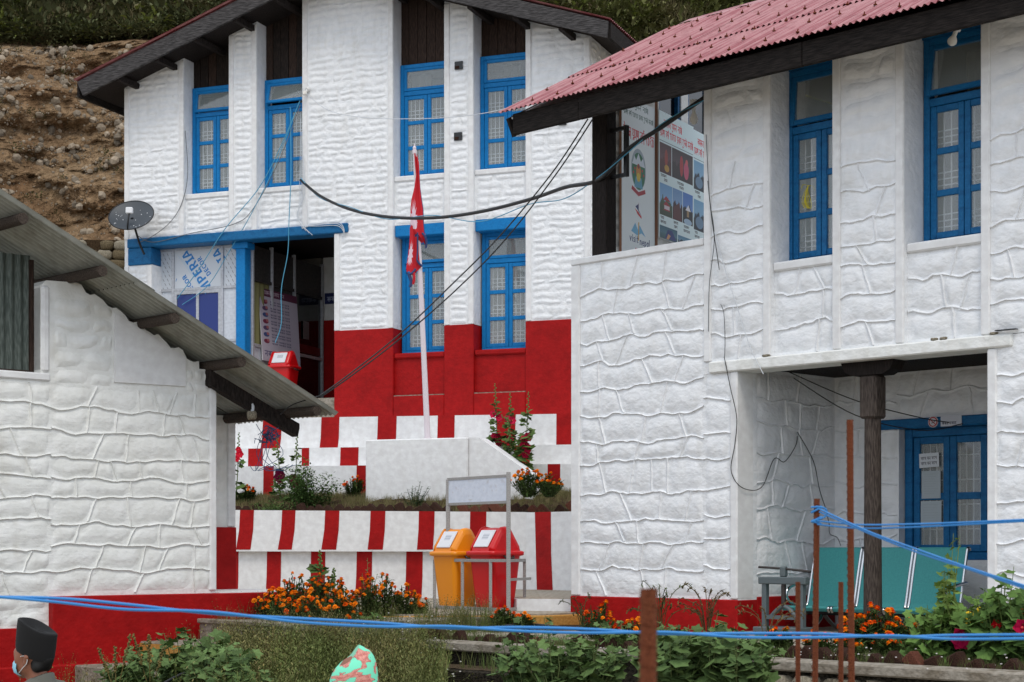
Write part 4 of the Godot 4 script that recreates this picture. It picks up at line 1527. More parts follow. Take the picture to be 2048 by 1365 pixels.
	fi.ball(top + Vector3(0, 0.02, 0), Vector3(0.026, 0.035, 0.026))
	fi.tube(PackedVector3Array([top + Vector3(0, 0.04, 0), top + Vector3(0, 0.085, 0)]), 0.008, 6)
	part("finial", fi, M.pole_white, po)
	build_flag(fp, top)


func main_at(u: float, v: float, w: float) -> Vector3:
	return Transform3D(Basis(Vector3.UP, deg_to_rad(-21.199)), Vector3(-6.3877, 0, -28.8106)) * Vector3(u, v, w)


func balcony_at(u: float, v: float, w: float) -> Vector3:
	return Transform3D(Basis(Vector3.UP, deg_to_rad(-45.2136)), Vector3(0.6525, 0, -18.125)) * Vector3(u, v, w)


func shed_at(u: float, v: float, w: float) -> Vector3:
	return Transform3D(Basis(Vector3.UP, deg_to_rad(43.0)), Vector3(-2.8754, 0, -17.0)) * Vector3(u, v, w)


# The limp flag: cloth hanging in folds from the pole; its print has two stacked pennants, a blue border, a moon and a sun.
func build_flag(base: Vector3, top: Vector3) -> void:
	var o := thing("limp_flag", "limp red pennant flag with blue border, white moon and sun, hanging down its pole", "flag", base)
	var red := Color(0.74, 0.085, 0.14)
	var blue := Color(0.19, 0.25, 0.42)
	var im := Image.create(256, 512, false, Image.FORMAT_RGB8)
	im.fill(red)
	# the moon with its rays
	oval(im, Vector2(66, 236), Vector2(66, 50), Color(0.86, 0.76, 0.80))
	poly_fill(im, PackedVector2Array([Vector2(0, 150), Vector2(140, 150), Vector2(140, 205), Vector2(66, 222), Vector2(0, 205)]), red)
	for k in 9:
		var a := PI + PI * k / 8.0
		var c := Vector2(70, 232)
		var d := Vector2(cos(a), sin(a))
		var n := Vector2(-d.y, d.x)
		poly_fill(im, PackedVector2Array([c + d * Vector2(75, 85), c + n * Vector2(14, 16), c - n * Vector2(14, 16)]), Color(0.86, 0.76, 0.80))
	oval(im, Vector2(70, 232), Vector2(46, 40), Color(0.86, 0.76, 0.80))
	poly_fill(im, PackedVector2Array([Vector2(70, 218), Vector2(118, 226), Vector2(70, 236)]), Color(0.86, 0.76, 0.80))
	# the upper border and the sun of the lower pennant
	stroke(im, [Vector2(0, 318), Vector2(90, 326), Vector2(175, 372), Vector2(256, 360)], 15, blue)
	for k in 12:
		var a := TAU * k / 12.0
		var c := Vector2(60, 445)
		var d := Vector2(cos(a), sin(a))
		var n := Vector2(-d.y, d.x)
		poly_fill(im, PackedVector2Array([c + d * Vector2(62, 42), c + n * Vector2(18, 14), c - n * Vector2(18, 14)]), Color(0.86, 0.76, 0.80))
	stroke(im, [Vector2(246, 40), Vector2(250, 300)], 14, blue)
	var cloth := printed(im, 0.85)
	cloth.cull_mode = BaseMaterial3D.CULL_DISABLED
	# rows down the cloth: [height along the pole, left edge, right edge] seen from the front
	var rows := [[4.10, 0.0, 0.03], [3.95, 0.005, 0.055], [3.80, 0.005, 0.062], [3.62, -0.035, 0.066], [3.46, -0.075, 0.072], [3.32, -0.09, 0.085], [3.18, -0.10, 0.09], [3.08, -0.108, 0.094], [2.98, -0.105, 0.10], [2.90, -0.03, 0.112], [2.83, 0.05, 0.115]]
	part("upper_pennant", flag_cloth(rows, top, 0.0, 0.72, 0.05), cloth, o)
	rows = [[3.06, -0.12, 0.01], [2.92, -0.13, 0.0], [2.78, -0.14, -0.005], [2.66, -0.155, -0.01], [2.54, -0.18, 0.0], [2.47, -0.195, 0.02], [2.40, -0.19, -0.05]]
	part("lower_pennant", flag_cloth(rows, top, 0.72, 1.0, 0.035), cloth, o)
	var bl := plain("flag_blue", blue, 0.85)
	for q in [[[Vector3(0.06, 2.97, 0.07), Vector3(0.10, 2.92, 0.08), Vector3(0.115, 2.84, 0.06), Vector3(0.10, 2.76, 0.04)], 0.017], [[Vector3(-0.005, 2.98, 0.06), Vector3(-0.012, 2.84, 0.06), Vector3(-0.02, 2.70, 0.055), Vector3(-0.035, 2.58, 0.06)], 0.012], [[Vector3(-0.03, 2.58, 0.06), Vector3(0.0, 2.53, 0.055), Vector3(0.04, 2.50, 0.045)], 0.017], [[Vector3(-0.19, 2.41, 0.05), Vector3(-0.15, 2.38, 0.055), Vector3(-0.10, 2.41, 0.055), Vector3(-0.06, 2.46, 0.05)], 0.016], [[Vector3(-0.16, 2.38, 0.045), Vector3(-0.13, 2.28, 0.045), Vector3(-0.15, 2.20, 0.04)], 0.024]]:
		var pts := []
		for v in q[0]:
			pts.append(v + Vector3(top.x * v.y / top.y, 0, 0) + Vector3(0, 0, 0.01))
		part("blue_border", rope(pts, q[1], 4, 5), bl, o)
	var tail := rope([Vector3(-0.20, 2.42, 0.05), Vector3(-0.19, 2.32, 0.06), Vector3(-0.21, 2.24, 0.05)], 0.022, 4, 6)
	part("torn_tail", tail, plain("flag_red", red, 0.85), o)


func flag_cloth(rows: Array, top: Vector3, v0: float, v1: float, deep: float) -> Mb:
	var b := Mb.new()
	var p := PackedVector3Array()
	var uv := PackedVector2Array()
	var cols := 19
	for j in range(rows.size() - 1, -1, -1):
		var r = rows[j]
		var px: float = top.x * r[0] / top.y
		for i in cols:
			var s := float(i) / (cols - 1)
			var fold := deep * (0.6 + 0.4 * sin(s * 9.0 + r[0] * 1.7)) * (0.4 + 0.6 * sin(PI * clampf(s * 0.9 + 0.1, 0, 1)))
			p.append(Vector3(px + lerpf(r[1], r[2], s) + 0.006 * sin(r[0] * 9.0 + s * 3.0), r[0] + 0.03 * sin(s * 7.0), 0.025 + fold))
			uv.append(Vector2(s, lerpf(v0, v1, float(j) / (rows.size() - 1))))
	b.grid(p, cols, rows.size(), false, uv)
	return b


# ---------------------------------------------------------------- the balcony building

func build_balcony_building() -> void:
	var o := thing("balcony_building", "whitewashed stone building with red corrugated roof, corner balcony and open porch", "building", Vector3(0.6525, 0, -18.125), deg_to_rad(-45.2136))
	var wall := holder("wall", o)
	var W = M.white_paint
	# the balcony's front, its parapet top and its corner band
	part("balcony_front", slab(Vector3(-0.05, 0.6, -0.26), Vector3(1.70, 4.60, -0.012)), W, wall)
	part("coping", slab(Vector3(-0.055, 4.545, -0.27), Vector3(1.70, 4.615, 0.010), 0.01), M.smooth_white_paint, wall)
	part("plaster_band", slab(Vector3(-0.054, 1.125, -0.2), Vector3(0.07, 4.54, 0.010), 0.012), M.smooth_white_paint, wall)
	stonework(wall, W, 0.075, 1.70, 1.13, 4.54, 0.27, 0.46, Transform3D.IDENTITY, {"rise": 0.010, "gap": 0.010, "nu": 7, "nv": 5, "wave": 0.12})
	part("pier", slab(Vector3(1.70, 0.6, -0.30), Vector3(2.115, 3.294, -0.012)), W, wall)
	stonework(wall, W, 1.70, 2.03, 1.13, 3.29, 0.27, 0.40, Transform3D.IDENTITY, {"rise": 0.010, "gap": 0.010, "nu": 7, "nv": 5, "wave": 0.12})
	part("plaster_band", slab(Vector3(2.03, 1.125, -0.25), Vector3(2.118, 3.295, 0.010), 0.012), M.smooth_white_paint, wall)
	part("pier", slab(Vector3(1.70, 3.294, -0.30), Vector3(1.785, 3.404, -0.008)), W, wall)
	part("red_base", slab(Vector3(-0.058, 0.55, -0.31), Vector3(2.121, 1.122, 0.014), 0.01), M.red_paint, wall)
	# the left flank of the balcony block
	part("flank", slab(Vector3(-0.05, 0.6, -6.0), Vector3(0.2, 3.40, -0.26)), W, wall)
	part("flank_parapet", slab(Vector3(-0.05, 3.40, -0.55), Vector3(0.12, 4.60, -0.26)), W, wall)
	part("balcony_floor", slab(Vector3(0.2, 3.36, -6.0), Vector3(1.72, 3.46, -0.26)), M.smooth_white_paint, o)
	# upper wall: piers, slots
	for q in [[1.705, 2.505], [3.195, 3.949], [4.70, 6.6]]:
		part("pier", slab(Vector3(q[0], 3.405, -0.55), Vector3(q[1], 6.20, -0.012)), W, wall)
		for s in [q[0], q[1] - 0.09]:
			part("plaster_band", slab(Vector3(s + 0.002, 3.41, -0.03), Vector3(s + 0.088, 6.19, 0.010), 0.01), M.smooth_white_paint, wall)
		stonework(wall, W, q[0] + 0.09, minf(q[1] - 0.09, 5.6), 3.42, 5.3, 0.245, 0.42, Transform3D.IDENTITY, {"rise": 0.009, "gap": 0.010, "wave": 0.12, "nu": 7, "nv": 5})
		stonework(wall, W, q[0] + 0.09, minf(q[1] - 0.09, 5.6), 5.3, 6.15, 0.17, 0.5, Transform3D.IDENTITY, {"joined": true, "ribbon": false, "rise": 0.009, "gap": 0.012, "nu": 7, "nv": 5})
	for q in [[2.505, 3.195], [3.949, 4.70]]:
		part("spandrel", slab(Vector3(q[0], 3.405, -0.55), Vector3(q[1], 4.20, -0.062)), W, wall)
		stonework(wall, W, q[0] + 0.01, q[1] - 0.01, 3.42, 4.20, 0.25, 0.36, Transform3D(Basis.IDENTITY, Vector3(0, 0, -0.05)), {"rise": 0.012, "gap": 0.012, "nu": 7, "nv": 5})
		part("sill", slab(Vector3(q[0], 4.20, -0.55), Vector3(q[1], 4.285, -0.03), 0.015), M.smooth_white_paint, wall)
	casement(o, "window", 2.475, 3.25, 4.29, 6.12, 5.555, -0.32, M.deep_blue_paint, {"tilt": 5.0, "curtains": [[0.55, 1.0]], "cloth": M.curtain})
	casement(o, "window", 3.955, 4.76, 4.29, 6.12, 5.555, -0.33, M.deep_blue_paint, {"tilt": 9.0, "curtains": [[0.3, 0.56], [0.6, 1.0]]})
	part("window_head", slab(Vector3(2.505, 6.12, -0.36), Vector3(3.195, 6.25, -0.28)), M.deep_blue_paint, o)
	part("window_head", slab(Vector3(3.949, 6.12, -0.37), Vector3(4.70, 6.25, -0.29)), M.deep_blue_paint, o)
	build_porch(o, wall)
	build_balcony_inside(o, wall)
	# eaves: fascia in two lengths, rafters, wall plate
	part("fascia_board", slab(Vector3(-0.30, 5.845, 0.57), Vector3(0.62, 6.06, 0.615), 0.006), M.dark_board, o)
	part("fascia_board", slab(Vector3(0.625, 5.845, 0.568), Vector3(3.3, 6.06, 0.62), 0.006), M.dark_board, o)
	part("fascia_board", slab(Vector3(3.305, 5.845, 0.57), Vector3(6.9, 6.06, 0.615), 0.006), M.dark_board, o)
	part("wall_plate", slab(Vector3(-0.3, 6.20, -0.42), Vector3(6.9, 6.30, -0.1), 0.006), M.black_wood, o)
	var tl := atan(0.527)
	for i in 9:
		var rb := Mb.new()
		var t := Transform3D(Basis(Vector3.RIGHT, tl), Vector3(-0.26 + 0.86 * i, 5.955, 0.56))
		rb.box(Vector3(-0.035, -0.05, -3.3), Vector3(0.035, 0.05, 0.0), t)
		part("rafter", rb, M.black_wood, o)
	var bd := Mb.new()
	bd.box(Vector3(1.70, 0.052, -3.3), Vector3(6.9, 0.07, 0.02), Transform3D(Basis(Vector3.RIGHT, tl), Vector3(0, 5.975, 0.56)))
	part("roof_boarding", bd, M.black_wood, o)
	bd = Mb.new()
	bd.box(Vector3(-0.32, 0.052, -3.3), Vector3(1.69, 0.07, 0.02), Transform3D(Basis(Vector3.RIGHT, tl), Vector3(0, 5.975, 0.56)))
	part("balcony_ceiling", bd, M.smooth_white_paint, o)
	var bk := Mb.new()
	bk.box(Vector3(1.72, 0.052, -3.4), Vector3(6.9, 0.07, 0.0), Transform3D(Basis(Vector3.RIGHT, -tl), Vector3(0, 7.56, -2.4)))
	part("back_roof_slope", bk, M.red_roofing, o)
	var vg := Mb.new()
	vg.box(Vector3(-0.36, -0.12, -3.3), Vector3(-0.325, 0.075, 0.05), Transform3D(Basis(Vector3.RIGHT, tl), Vector3(0, 5.97, 0.57)))
	part("verge_board", vg, M.black_wood, o)
	# the sheets, in two courses, with nails
	var up := Basis(Vector3(1, 0, 0), Vector3(0, sin(tl), -cos(tl)), Vector3(0, cos(tl), sin(tl)))
	var s0 := 1.03 / cos(tl)
	var len1 := 1.22
	var len2 := 1.88
	for row in 2:
		for i in 10:
			var nn := Vector3(0, cos(tl), sin(tl))
			var org := Vector3(-0.43 + 0.76 * i, 6.062, 0.68) + nn * (0.022 + 0.003 * (i % 2))
			if row == 1:
				org += Vector3(0, sin(tl), -cos(tl)) * (s0 + 0.0) + nn * 0.013
			var bas := up * Basis(Vector3(0, 0, 1), rng.randf_range(-0.0025, 0.0025)) * Basis(Vector3(1, 0, 0), rng.randf_range(-0.004, 0.003) if row == 1 else 0.0)
			part("roof_sheet", sheet(0.80, len1 if row == 0 else len2, Transform3D(bas, org), 0.066, 0.0105, 4, true, 0.76 * i + row * 0.3), M.red_roofing, o)
	var ridge := Mb.new()
	for s in 2:
		var bas2 := up if s == 0 else Basis(Vector3(1, 0, 0), Vector3(0, sin(tl), cos(tl)), Vector3(0, cos(tl), -sin(tl)))
		var org2 := Vector3(-0.43, 7.66, -2.385) - bas2.y * 0.21 + bas2.z * 0.04
		var p := PackedVector3Array()
		for j in 3:
			for i in 50:
				p.append(Transform3D(bas2, org2) * Vector3(7.4 * i / 49.0, 0.21 * j / 2.0, 0.012 * sin(i * 2.3) * (1.0 - j / 2.0)))
		ridge.grid(p, 50, 3, s == 1)
	part("ridge_cap", ridge, M.red_roofing, o)
	var nail := Mb.new()
	nail.tube(PackedVector3Array([Vector3.ZERO, Vector3(0, 0.008, 0)]), 0.017, 8)
	nail.tube(PackedVector3Array([Vector3(0, 0.008, 0), Vector3(0.003, 0.034, 0)]), [0.007, 0.004], 6)
	var nm := nail.mesh()
	for d in [0.16, 0.62, 1.10, 1.5, 2.0, 2.5, 2.86]:
		for i in 19:
			var nl := part("roof_nail", nm, M.rust, o)
			nl.position = Vector3(-0.25 + 0.363 * i + (0.18 if int(d * 10) % 2 else 0.0) + rng.randf_range(-0.03, 0.03), 6.062, 0.68) + Vector3(0, sin(tl), -cos(tl)) * d + Vector3(0, cos(tl), sin(tl)) * (0.036 if d < 1.2 else 0.05)
			nl.basis = Basis(Vector3.RIGHT, PI / 2 - tl) * Basis(Vector3.RIGHT, -PI / 2) * Basis(Vector3.RIGHT, tl) * Basis(Vector3.RIGHT, rng.randf_range(-0.2, 0.2))
	# gable end and back
	var ge := Mb.new()
	ge.box(Vector3(6.4, 0.6, -6.0), Vector3(6.6, 6.2, -0.55))
	ge.box(Vector3(1.705, 3.46, -6.0), Vector3(6.4, 6.2, -5.8))
	part("far_walls", ge, W, o)
	part("inner_wall", slab(Vector3(1.705, 3.46, -5.8), Vector3(1.9, 6.2, -0.56)), M.smooth_white_paint, o)
	part("inner_wall", slab(Vector3(1.9, 3.46, -2.7), Vector3(6.4, 6.3, -2.6)), M.room_wall, o)
	part("upper_ceiling", slab(Vector3(1.705, 6.31, -5.8), Vector3(6.4, 6.36, -0.3)), M.black_wood, o)
	part("upper_floor", slab(Vector3(1.705, 3.405, -5.8), Vector3(6.4, 3.458, -0.56)), M.black_wood, o)


func build_porch(o: Node3D, wall: Node3D) -> void:
	var W = M.white_paint
	# the white beam over the porch and its chipped top
	part("porch_beam", slab(Vector3(1.78, 3.295, -0.3), Vector3(5.0, 3.405, 0.028), 0.012), M.warm_white_paint, o)
	for q in [[2.46, 3.404], [4.26, 3.404], [4.35, 3.404], [4.83, 3.404]]:
		part("mortar_crumb", boulder(Vector3(q[0], q[1] + 0.012, 0.01), Vector3(rng.randf_range(0.025, 0.05), 0.013, 0.018)), M.pale_rubble, o)
	part("bracket_bar", slab(Vector3(4.86, 3.43, 0.0), Vector3(5.05, 3.437, 0.05)), M.black_metal, o)
	part("pier", slab(Vector3(4.765, 0.6, -0.30), Vector3(6.6, 3.40, -0.012)), W, wall)
	part("plaster_band", slab(Vector3(4.762, 1.125, -0.25), Vector3(4.85, 3.29, 0.010), 0.012), M.smooth_white_paint, wall)
	stonework(wall, W, 4.85, 5.7, 1.13, 3.40, 0.27, 0.46, Transform3D.IDENTITY, {"rise": 0.010, "gap": 0.010, "nu": 7, "nv": 5, "wave": 0.12})
	part("red_base", slab(Vector3(4.758, 0.55, -0.31), Vector3(6.6, 1.122, 0.014), 0.01), M.red_paint, wall)
	# inside: left wall, back wall, ceiling, floor
	var lw := Transform3D(Basis(Vector3(0, 0, -1), Vector3(0, 1, 0), Vector3(1, 0, 0)), Vector3(2.115, 0, 0))
	part("porch_side_wall", slab(Vector3(1.75, 0.8, -1.75), Vector3(2.103, 3.36, -0.3)), W, wall)
	stonework(wall, W, 0.30, 1.60, 1.15, 3.34, 0.27, 0.42, lw, {"rise": 0.009, "gap": 0.010, "nu": 7, "nv": 5, "wave": 0.12})
	part("red_base", slab(Vector3(1.75, 0.8, -1.6), Vector3(2.119, 1.145, -0.31), 0.008), M.red_paint, wall)
	part("back_wall", slab(Vector3(2.1, 0.8, -2.0), Vector3(2.86, 3.36, -1.612)), W, wall)
	part("back_wall", slab(Vector3(2.86, 2.88, -2.0), Vector3(6.4, 3.36, -1.612)), W, wall)
	part("back_wall", slab(Vector3(2.86, 0.8, -2.0), Vector3(6.4, 1.50, -1.612)), W, wall)
	stonework(wall, W, 2.12, 2.84, 0.85, 3.34, 0.27, 0.42, Transform3D(Basis.IDENTITY, Vector3(0, 0, -1.6)), {"rise": 0.008, "gap": 0.014, "nu": 7, "nv": 5})
	stonework(wall, W, 2.84, 4.8, 2.90, 3.34, 0.22, 0.42, Transform3D(Basis.IDENTITY, Vector3(0, 0, -1.6)), {"rise": 0.008, "gap": 0.014, "nu": 7, "nv": 5})
	part("porch_ceiling", slab(Vector3(2.1, 3.345, -2.0), Vector3(6.4, 3.40, -0.3)), M.black_wood, o)
	part("porch_floor", slab(Vector3(2.1, 0.6, -2.0), Vector3(6.4, 0.822, 0.35), 0.01), M.pavement_mix, o)
	# the blue porch window and the beam above it
	part("lintel", slab(Vector3(2.58, 2.785, -1.75), Vector3(4.75, 2.882, -1.575), 0.012), M.deep_blue_paint, o)
	var wn := holder("porch_window", o)
	var f := Mb.new()
	var w := -1.74
	f.box(Vector3(2.87, 1.50, w - 0.06), Vector3(2.955, 2.785, w + 0.04), Transform3D.IDENTITY, 0.006)
	f.box(Vector3(2.955, 2.705, w - 0.06), Vector3(4.7, 2.785, w + 0.038), Transform3D.IDENTITY, 0.006)
	f.box(Vector3(2.955, 1.50, w - 0.06), Vector3(4.7, 1.575, w + 0.038), Transform3D.IDENTITY, 0.006)
	part("frame", f, M.deep_blue_paint, wn)
	for k in 4:
		var p := 2.96 + 0.405 * k
		var q := p + 0.40
		var l := Mb.new()
		var st := 0.07
		l.box(Vector3(p, 1.58, w - 0.02), Vector3(p + st, 2.70, w + 0.02), Transform3D.IDENTITY, 0.005)
		l.box(Vector3(q - st, 1.58, w - 0.02), Vector3(q, 2.70, w + 0.02), Transform3D.IDENTITY, 0.005)
		for y in [1.58, 2.085, 2.635]:
			l.box(Vector3(p + st, y, w - 0.02), Vector3(q - st, y + 0.068, w + 0.017), Transform3D.IDENTITY, 0.005)
		part("leaf_frame", l, M.deep_blue_paint, wn)
		for y in [[1.642, 2.09], [2.147, 2.64]]:
			part("pane", slab(Vector3(p + st - 0.006, y[0], w - 0.004), Vector3(q - st + 0.006, y[1], w)), M.glass, wn)
		var bars := Mb.new()
		for b in 5:
			bars.tube(PackedVector3Array([Vector3(p + 0.05 + 0.075 * b, 1.58, w - 0.08), Vector3(p + 0.05 + 0.075 * b, 2.7, w - 0.08)]), 0.006, 5, false)
		for b in 4:
			bars.tube(PackedVector3Array([Vector3(p, 1.80 + 0.24 * b, w - 0.08), Vector3(q, 1.80 + 0.24 * b, w - 0.08)]), 0.005, 4, false)
		part("grille", bars, M.grille_paint, wn)
	part("bolt", rope([Vector3(3.20, 1.55, w + 0.045), Vector3(3.3, 1.55, w + 0.05), Vector3(3.36, 1.548, w + 0.045)], 0.008, 4), M.black_metal, wn)
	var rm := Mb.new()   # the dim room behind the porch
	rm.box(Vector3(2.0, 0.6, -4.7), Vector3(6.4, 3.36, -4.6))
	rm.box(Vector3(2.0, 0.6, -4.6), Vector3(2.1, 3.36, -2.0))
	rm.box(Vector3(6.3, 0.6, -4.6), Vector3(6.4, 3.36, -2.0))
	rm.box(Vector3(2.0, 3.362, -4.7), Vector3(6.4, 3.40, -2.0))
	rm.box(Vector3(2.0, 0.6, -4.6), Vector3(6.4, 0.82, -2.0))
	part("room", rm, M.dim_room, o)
	# the turned wooden post with its bracket
	var po := holder("porch_post", o)
	var b2 := Mb.new()
	var rings := []
	for q in [[0.822, 0.088], [0.95, 0.085], [1.6, 0.080], [2.2, 0.077], [2.78, 0.074]]:
		var ring := PackedVector3Array()
		for i in 14:
			var a := -TAU * i / 14
			ring.append(Vector3(3.495 + cos(a) * q[1], q[0], -0.2 + sin(a) * q[1]))
		rings.append(ring)
	b2.loft(rings)
	part("shaft", b2, M.post_wood, po)
	part("post_head", slab(Vector3(3.405, 2.78, -0.29), Vector3(3.585, 3.17, -0.11), 0.02), M.post_wood, po)
	var br := Mb.new()
	br.prism(PackedVector2Array([Vector2(3.22, 3.292), Vector2(3.26, 3.21), Vector2(3.34, 3.17), Vector2(3.66, 3.17), Vector2(3.74, 3.21), Vector2(3.78, 3.292)]), -0.29, -0.10)
	part("bracket", br, M.black_wood, po)


func build_balcony_inside(o: Node3D, wall: Node3D) -> void:
	# the post on the parapet, with its iron stay
	part("balcony_post", slab(Vector3(0.175, 4.613, -0.22), Vector3(0.385, 6.25, -0.06), 0.012), M.black_wood, o)
	var st := Mb.new()
	for q in [[5.90, 5.88], [5.42, 5.44]]:
		st.box(Vector3(0.38, q[0] - 0.018, -0.16), Vector3(0.60, q[0] + 0.018, -0.125))
	st.box(Vector3(0.565, 5.40, -0.165), Vector3(0.602, 5.92, -0.12))
	var bracket := part("iron_stay", st, M.black_metal, o)
	bracket.position = Vector3(0, 0.0, 0.0)
	# the wall behind, turned a little, with two dark windows over the boards
	var x := balcony_wall_frame()
	var b := Mb.new()
	b.prism(PackedVector2Array([Vector2(0.08, 3.46), Vector2(1.2, 3.46), Vector2(1.2, 7.05), Vector2(0.08, 6.45)]), -0.10, -0.012, x)
	b.box(Vector3(1.2, 3.46, -0.10), Vector3(4.0, 6.1, -0.012), x)
	b.prism(PackedVector2Array([Vector2(1.76, 6.1), Vector2(1.94, 6.1), Vector2(1.94, 7.3), Vector2(1.76, 7.2)]), -0.10, -0.012, x)
	b.box(Vector3(2.6, 6.1, -0.10), Vector3(4.0, 6.9, -0.012), x)
	part("balcony_wall", b, M.warm_white_paint, wall)
	stonework(wall, M.warm_white_paint, 0.09, 1.16, 4.4, 6.4, 0.15, 0.35, x, {"joined": true, "ribbon": false, "rise": 0.014})
	for q in [[1.2, 1.76], [1.94, 2.6]]:
		var fr := Mb.new()
		fr.box(Vector3(q[0], 6.1, -0.095), Vector3(q[0] + 0.05, 7.0, -0.03), x)
		fr.box(Vector3(q[1] - 0.05, 6.1, -0.095), Vector3(q[1], 7.0, -0.03), x)
		fr.box(Vector3(q[0] + 0.05, 6.1, -0.095), Vector3(q[1] - 0.05, 6.15, -0.03), x)
		var wn := holder("balcony_window", o)
		part("frame", fr, M.deep_blue_paint, wn)
		var pn := Mb.new()
		pn.box(Vector3(q[0] + 0.045, 6.145, -0.08), Vector3(q[1] - 0.045, 7.0, -0.075), x)
		part("pane", pn, M.glass_dark, wn)


func balcony_wall_frame() -> Transform3D:
	# x runs back along the wall, z faces the balcony
	return Transform3D(Basis(Vector3.UP, deg_to_rad(104.0)), Vector3(0.10, 0, -0.42))


# ---------------------------------------------------------------- the shed on the left

func build_shed() -> void:
	var o := thing("shed", "whitewashed stone shed with grey corrugated roof on log purlins and red painted base", "shed", Vector3(-2.8754, 0, -17.0), deg_to_rad(43.0))
	var wall := holder("wall", o)
	var W = M.warm_white_paint
	var top := func(u: float) -> float: return 3.30 - 0.482 * u - (0.16 * smoothstep(-0.22, -0.17, u) if u > -0.3 else 0.0) - (0.10 * smoothstep(-1.55, -1.8, u))
	var pts := PackedVector2Array([Vector2(-1.86, 0.3), Vector2(0.0, 0.3), Vector2(0.0, 3.345), Vector2(-0.185, 3.345)])
	# a ragged top edge under the roof
	var u := -0.19
	while u > -1.5:
		pts.append(Vector2(u, 3.305 - 0.482 * u + 0.028 * nz.get_noise_1d(u * 21.0) + (0.02 if int(u * -9.0) % 2 else -0.015)))
		u -= 0.045
	pts.append(Vector2(-1.53, 4.04))
	pts.append(Vector2(-1.80, 4.03))
	pts.append(Vector2(-1.86, 3.98))
	var b := Mb.new()
	b.prism(pts, -0.45, -0.012)
	part("gable_wall", b, W, wall)
	part("gable_wall", slab(Vector3(-4.2, 0.3, -0.45), Vector3(-1.86, 3.185, -0.012)), W, wall)
	stonework(wall, W, -1.76, -0.06, 1.2, 3.10, 0.205, 0.40, Transform3D.IDENTITY, {"rise": 0.008, "gap": 0.010, "wave": 0.12, "nu": 7, "nv": 4})
	stonework(wall, W, -3.2, -1.76, 1.2, 3.10, 0.205, 0.40, Transform3D.IDENTITY, {"rise": 0.008, "gap": 0.010, "wave": 0.12, "nu": 7, "nv": 4})
	stonework(wall, W, -3.0, -1.79, 0.90, 1.2, 0.15, 0.34, Transform3D.IDENTITY, {"rise": 0.018, "gap": 0.012, "ribbon": false, "joined": true})
	stonework(wall, W, -1.74, -1.12, 3.10, 3.9, 0.16, 0.3, Transform3D.IDENTITY, {"rise": 0.014, "gap": 0.010, "nu": 7, "nv": 4, "ribbon": false, "joined": true, "top": top})
	stonework(wall, W, -0.34, -0.06, 3.10, 3.34, 0.12, 0.2, Transform3D.IDENTITY, {"rise": 0.01, "gap": 0.010, "ribbon": false, "joined": true})
	# a smooth patch of plaster under the roof, the corner band and the window's edge
	var pt := Mb.new()
	pt.prism(PackedVector2Array([Vector2(-1.115, 3.155), Vector2(-0.35, 3.165), Vector2(-0.35, 3.44), Vector2(-1.115, 3.80)]), -0.03, 0.006)
	part("plaster_patch", pt, M.smooth_white_paint, wall)
	part("plaster_band", slab(Vector3(-0.075, 1.2, -0.3), Vector3(0.004, 3.345, 0.010), 0.014), M.smooth_white_paint, wall)
	part("plaster_band", slab(Vector3(-1.86, 3.19, -0.4), Vector3(-1.765, 3.99, 0.012), 0.03), M.smooth_white_paint, wall)
	part("sill", slab(Vector3(-4.2, 3.12, -0.4), Vector3(-1.77, 3.19, 0.010), 0.012), M.smooth_white_paint, wall)
	# corrugated tin closing the window, in a thin wooden frame
	var up := Basis(Vector3(1, 0, 0), Vector3(0, 1, 0), Vector3(0, 0, 1))
	for i in 6:
		part("tin_shutter", sheet(0.42, 1.07 + 0.179 * i, Transform3D(up, Vector3(-2.31 - 0.38 * i, 3.19, -0.16 - 0.002 * (i % 2))), 0.085, 0.012, 2, true, 0.1), M.green_tin, o)
	var fr := Mb.new()
	fr.box(Vector3(-1.905, 3.20, -0.17), Vector3(-1.862, 4.22, -0.13))
	fr.box(Vector3(-4.2, 3.19, -0.14), Vector3(-1.905, 3.215, -0.11))
	part("shutter_frame", fr, M.brown_plank, o)
	# the set-back wall beside the terrace, the far walls
	part("set_back_wall", slab(Vector3(-3.8, 0.3, -1.45), Vector3(0.895, 3.0, -1.012)), W, wall)
	stonework(wall, W, 0.0, 0.80, 1.85, 2.98, 0.2, 0.42, Transform3D(Basis.IDENTITY, Vector3(0, 0, -1.0)), {"joined": true, "ribbon": false, "rise": 0.008, "gap": 0.006})
	part("plaster_band", slab(Vector3(0.80, 1.84, -1.2), Vector3(0.90, 3.0, -0.994), 0.01), M.smooth_white_paint, wall)
	part("red_base", slab(Vector3(-0.2, 1.15, -1.3), Vector3(0.905, 1.835, -0.988), 0.008), M.red_paint, wall)
	part("side_wall", slab(Vector3(-0.45, 0.3, -1.012), Vector3(-0.001, 3.3, -0.45)), W, wall)
	part("back_wall", slab(Vector3(-4.2, 0.3, -5.0), Vector3(0.895, 3.0, -4.7)), W, wall)
	part("side_wall", slab(Vector3(0.5, 0.3, -4.7), Vector3(0.89, 3.0, -1.45)), W, wall)
	# the red platform that the wall stands on, a low ledge along its foot
	var pl := Mb.new()
	pl.box(Vector3(-1.78, -0.2, -0.9), Vector3(1.15, 1.178, 0.07), Transform3D.IDENTITY, 0.008)
	part("platform", pl, M.red_paint, o)
	part("platform_top", slab(Vector3(0.002, 1.17, -0.985), Vector3(1.15, 1.186, 0.06)), M.smooth_white_paint, o)
	part("red_base", slab(Vector3(-4.2, -0.2, -0.3), Vector3(-1.78, 0.90, 0.015), 0.008), M.red_paint, wall)
	part("plinth_ledge", slab(Vector3(-4.2, -0.2, 0.02), Vector3(0.2, 0.565, 0.16), 0.012), M.red_paint, o)
	# roof: log purlins, rafter with a cut end, sheets
	var sl := atan(0.4716)
	var roof_v := func(u2: float) -> float: return 3.408 - 0.4716 * u2
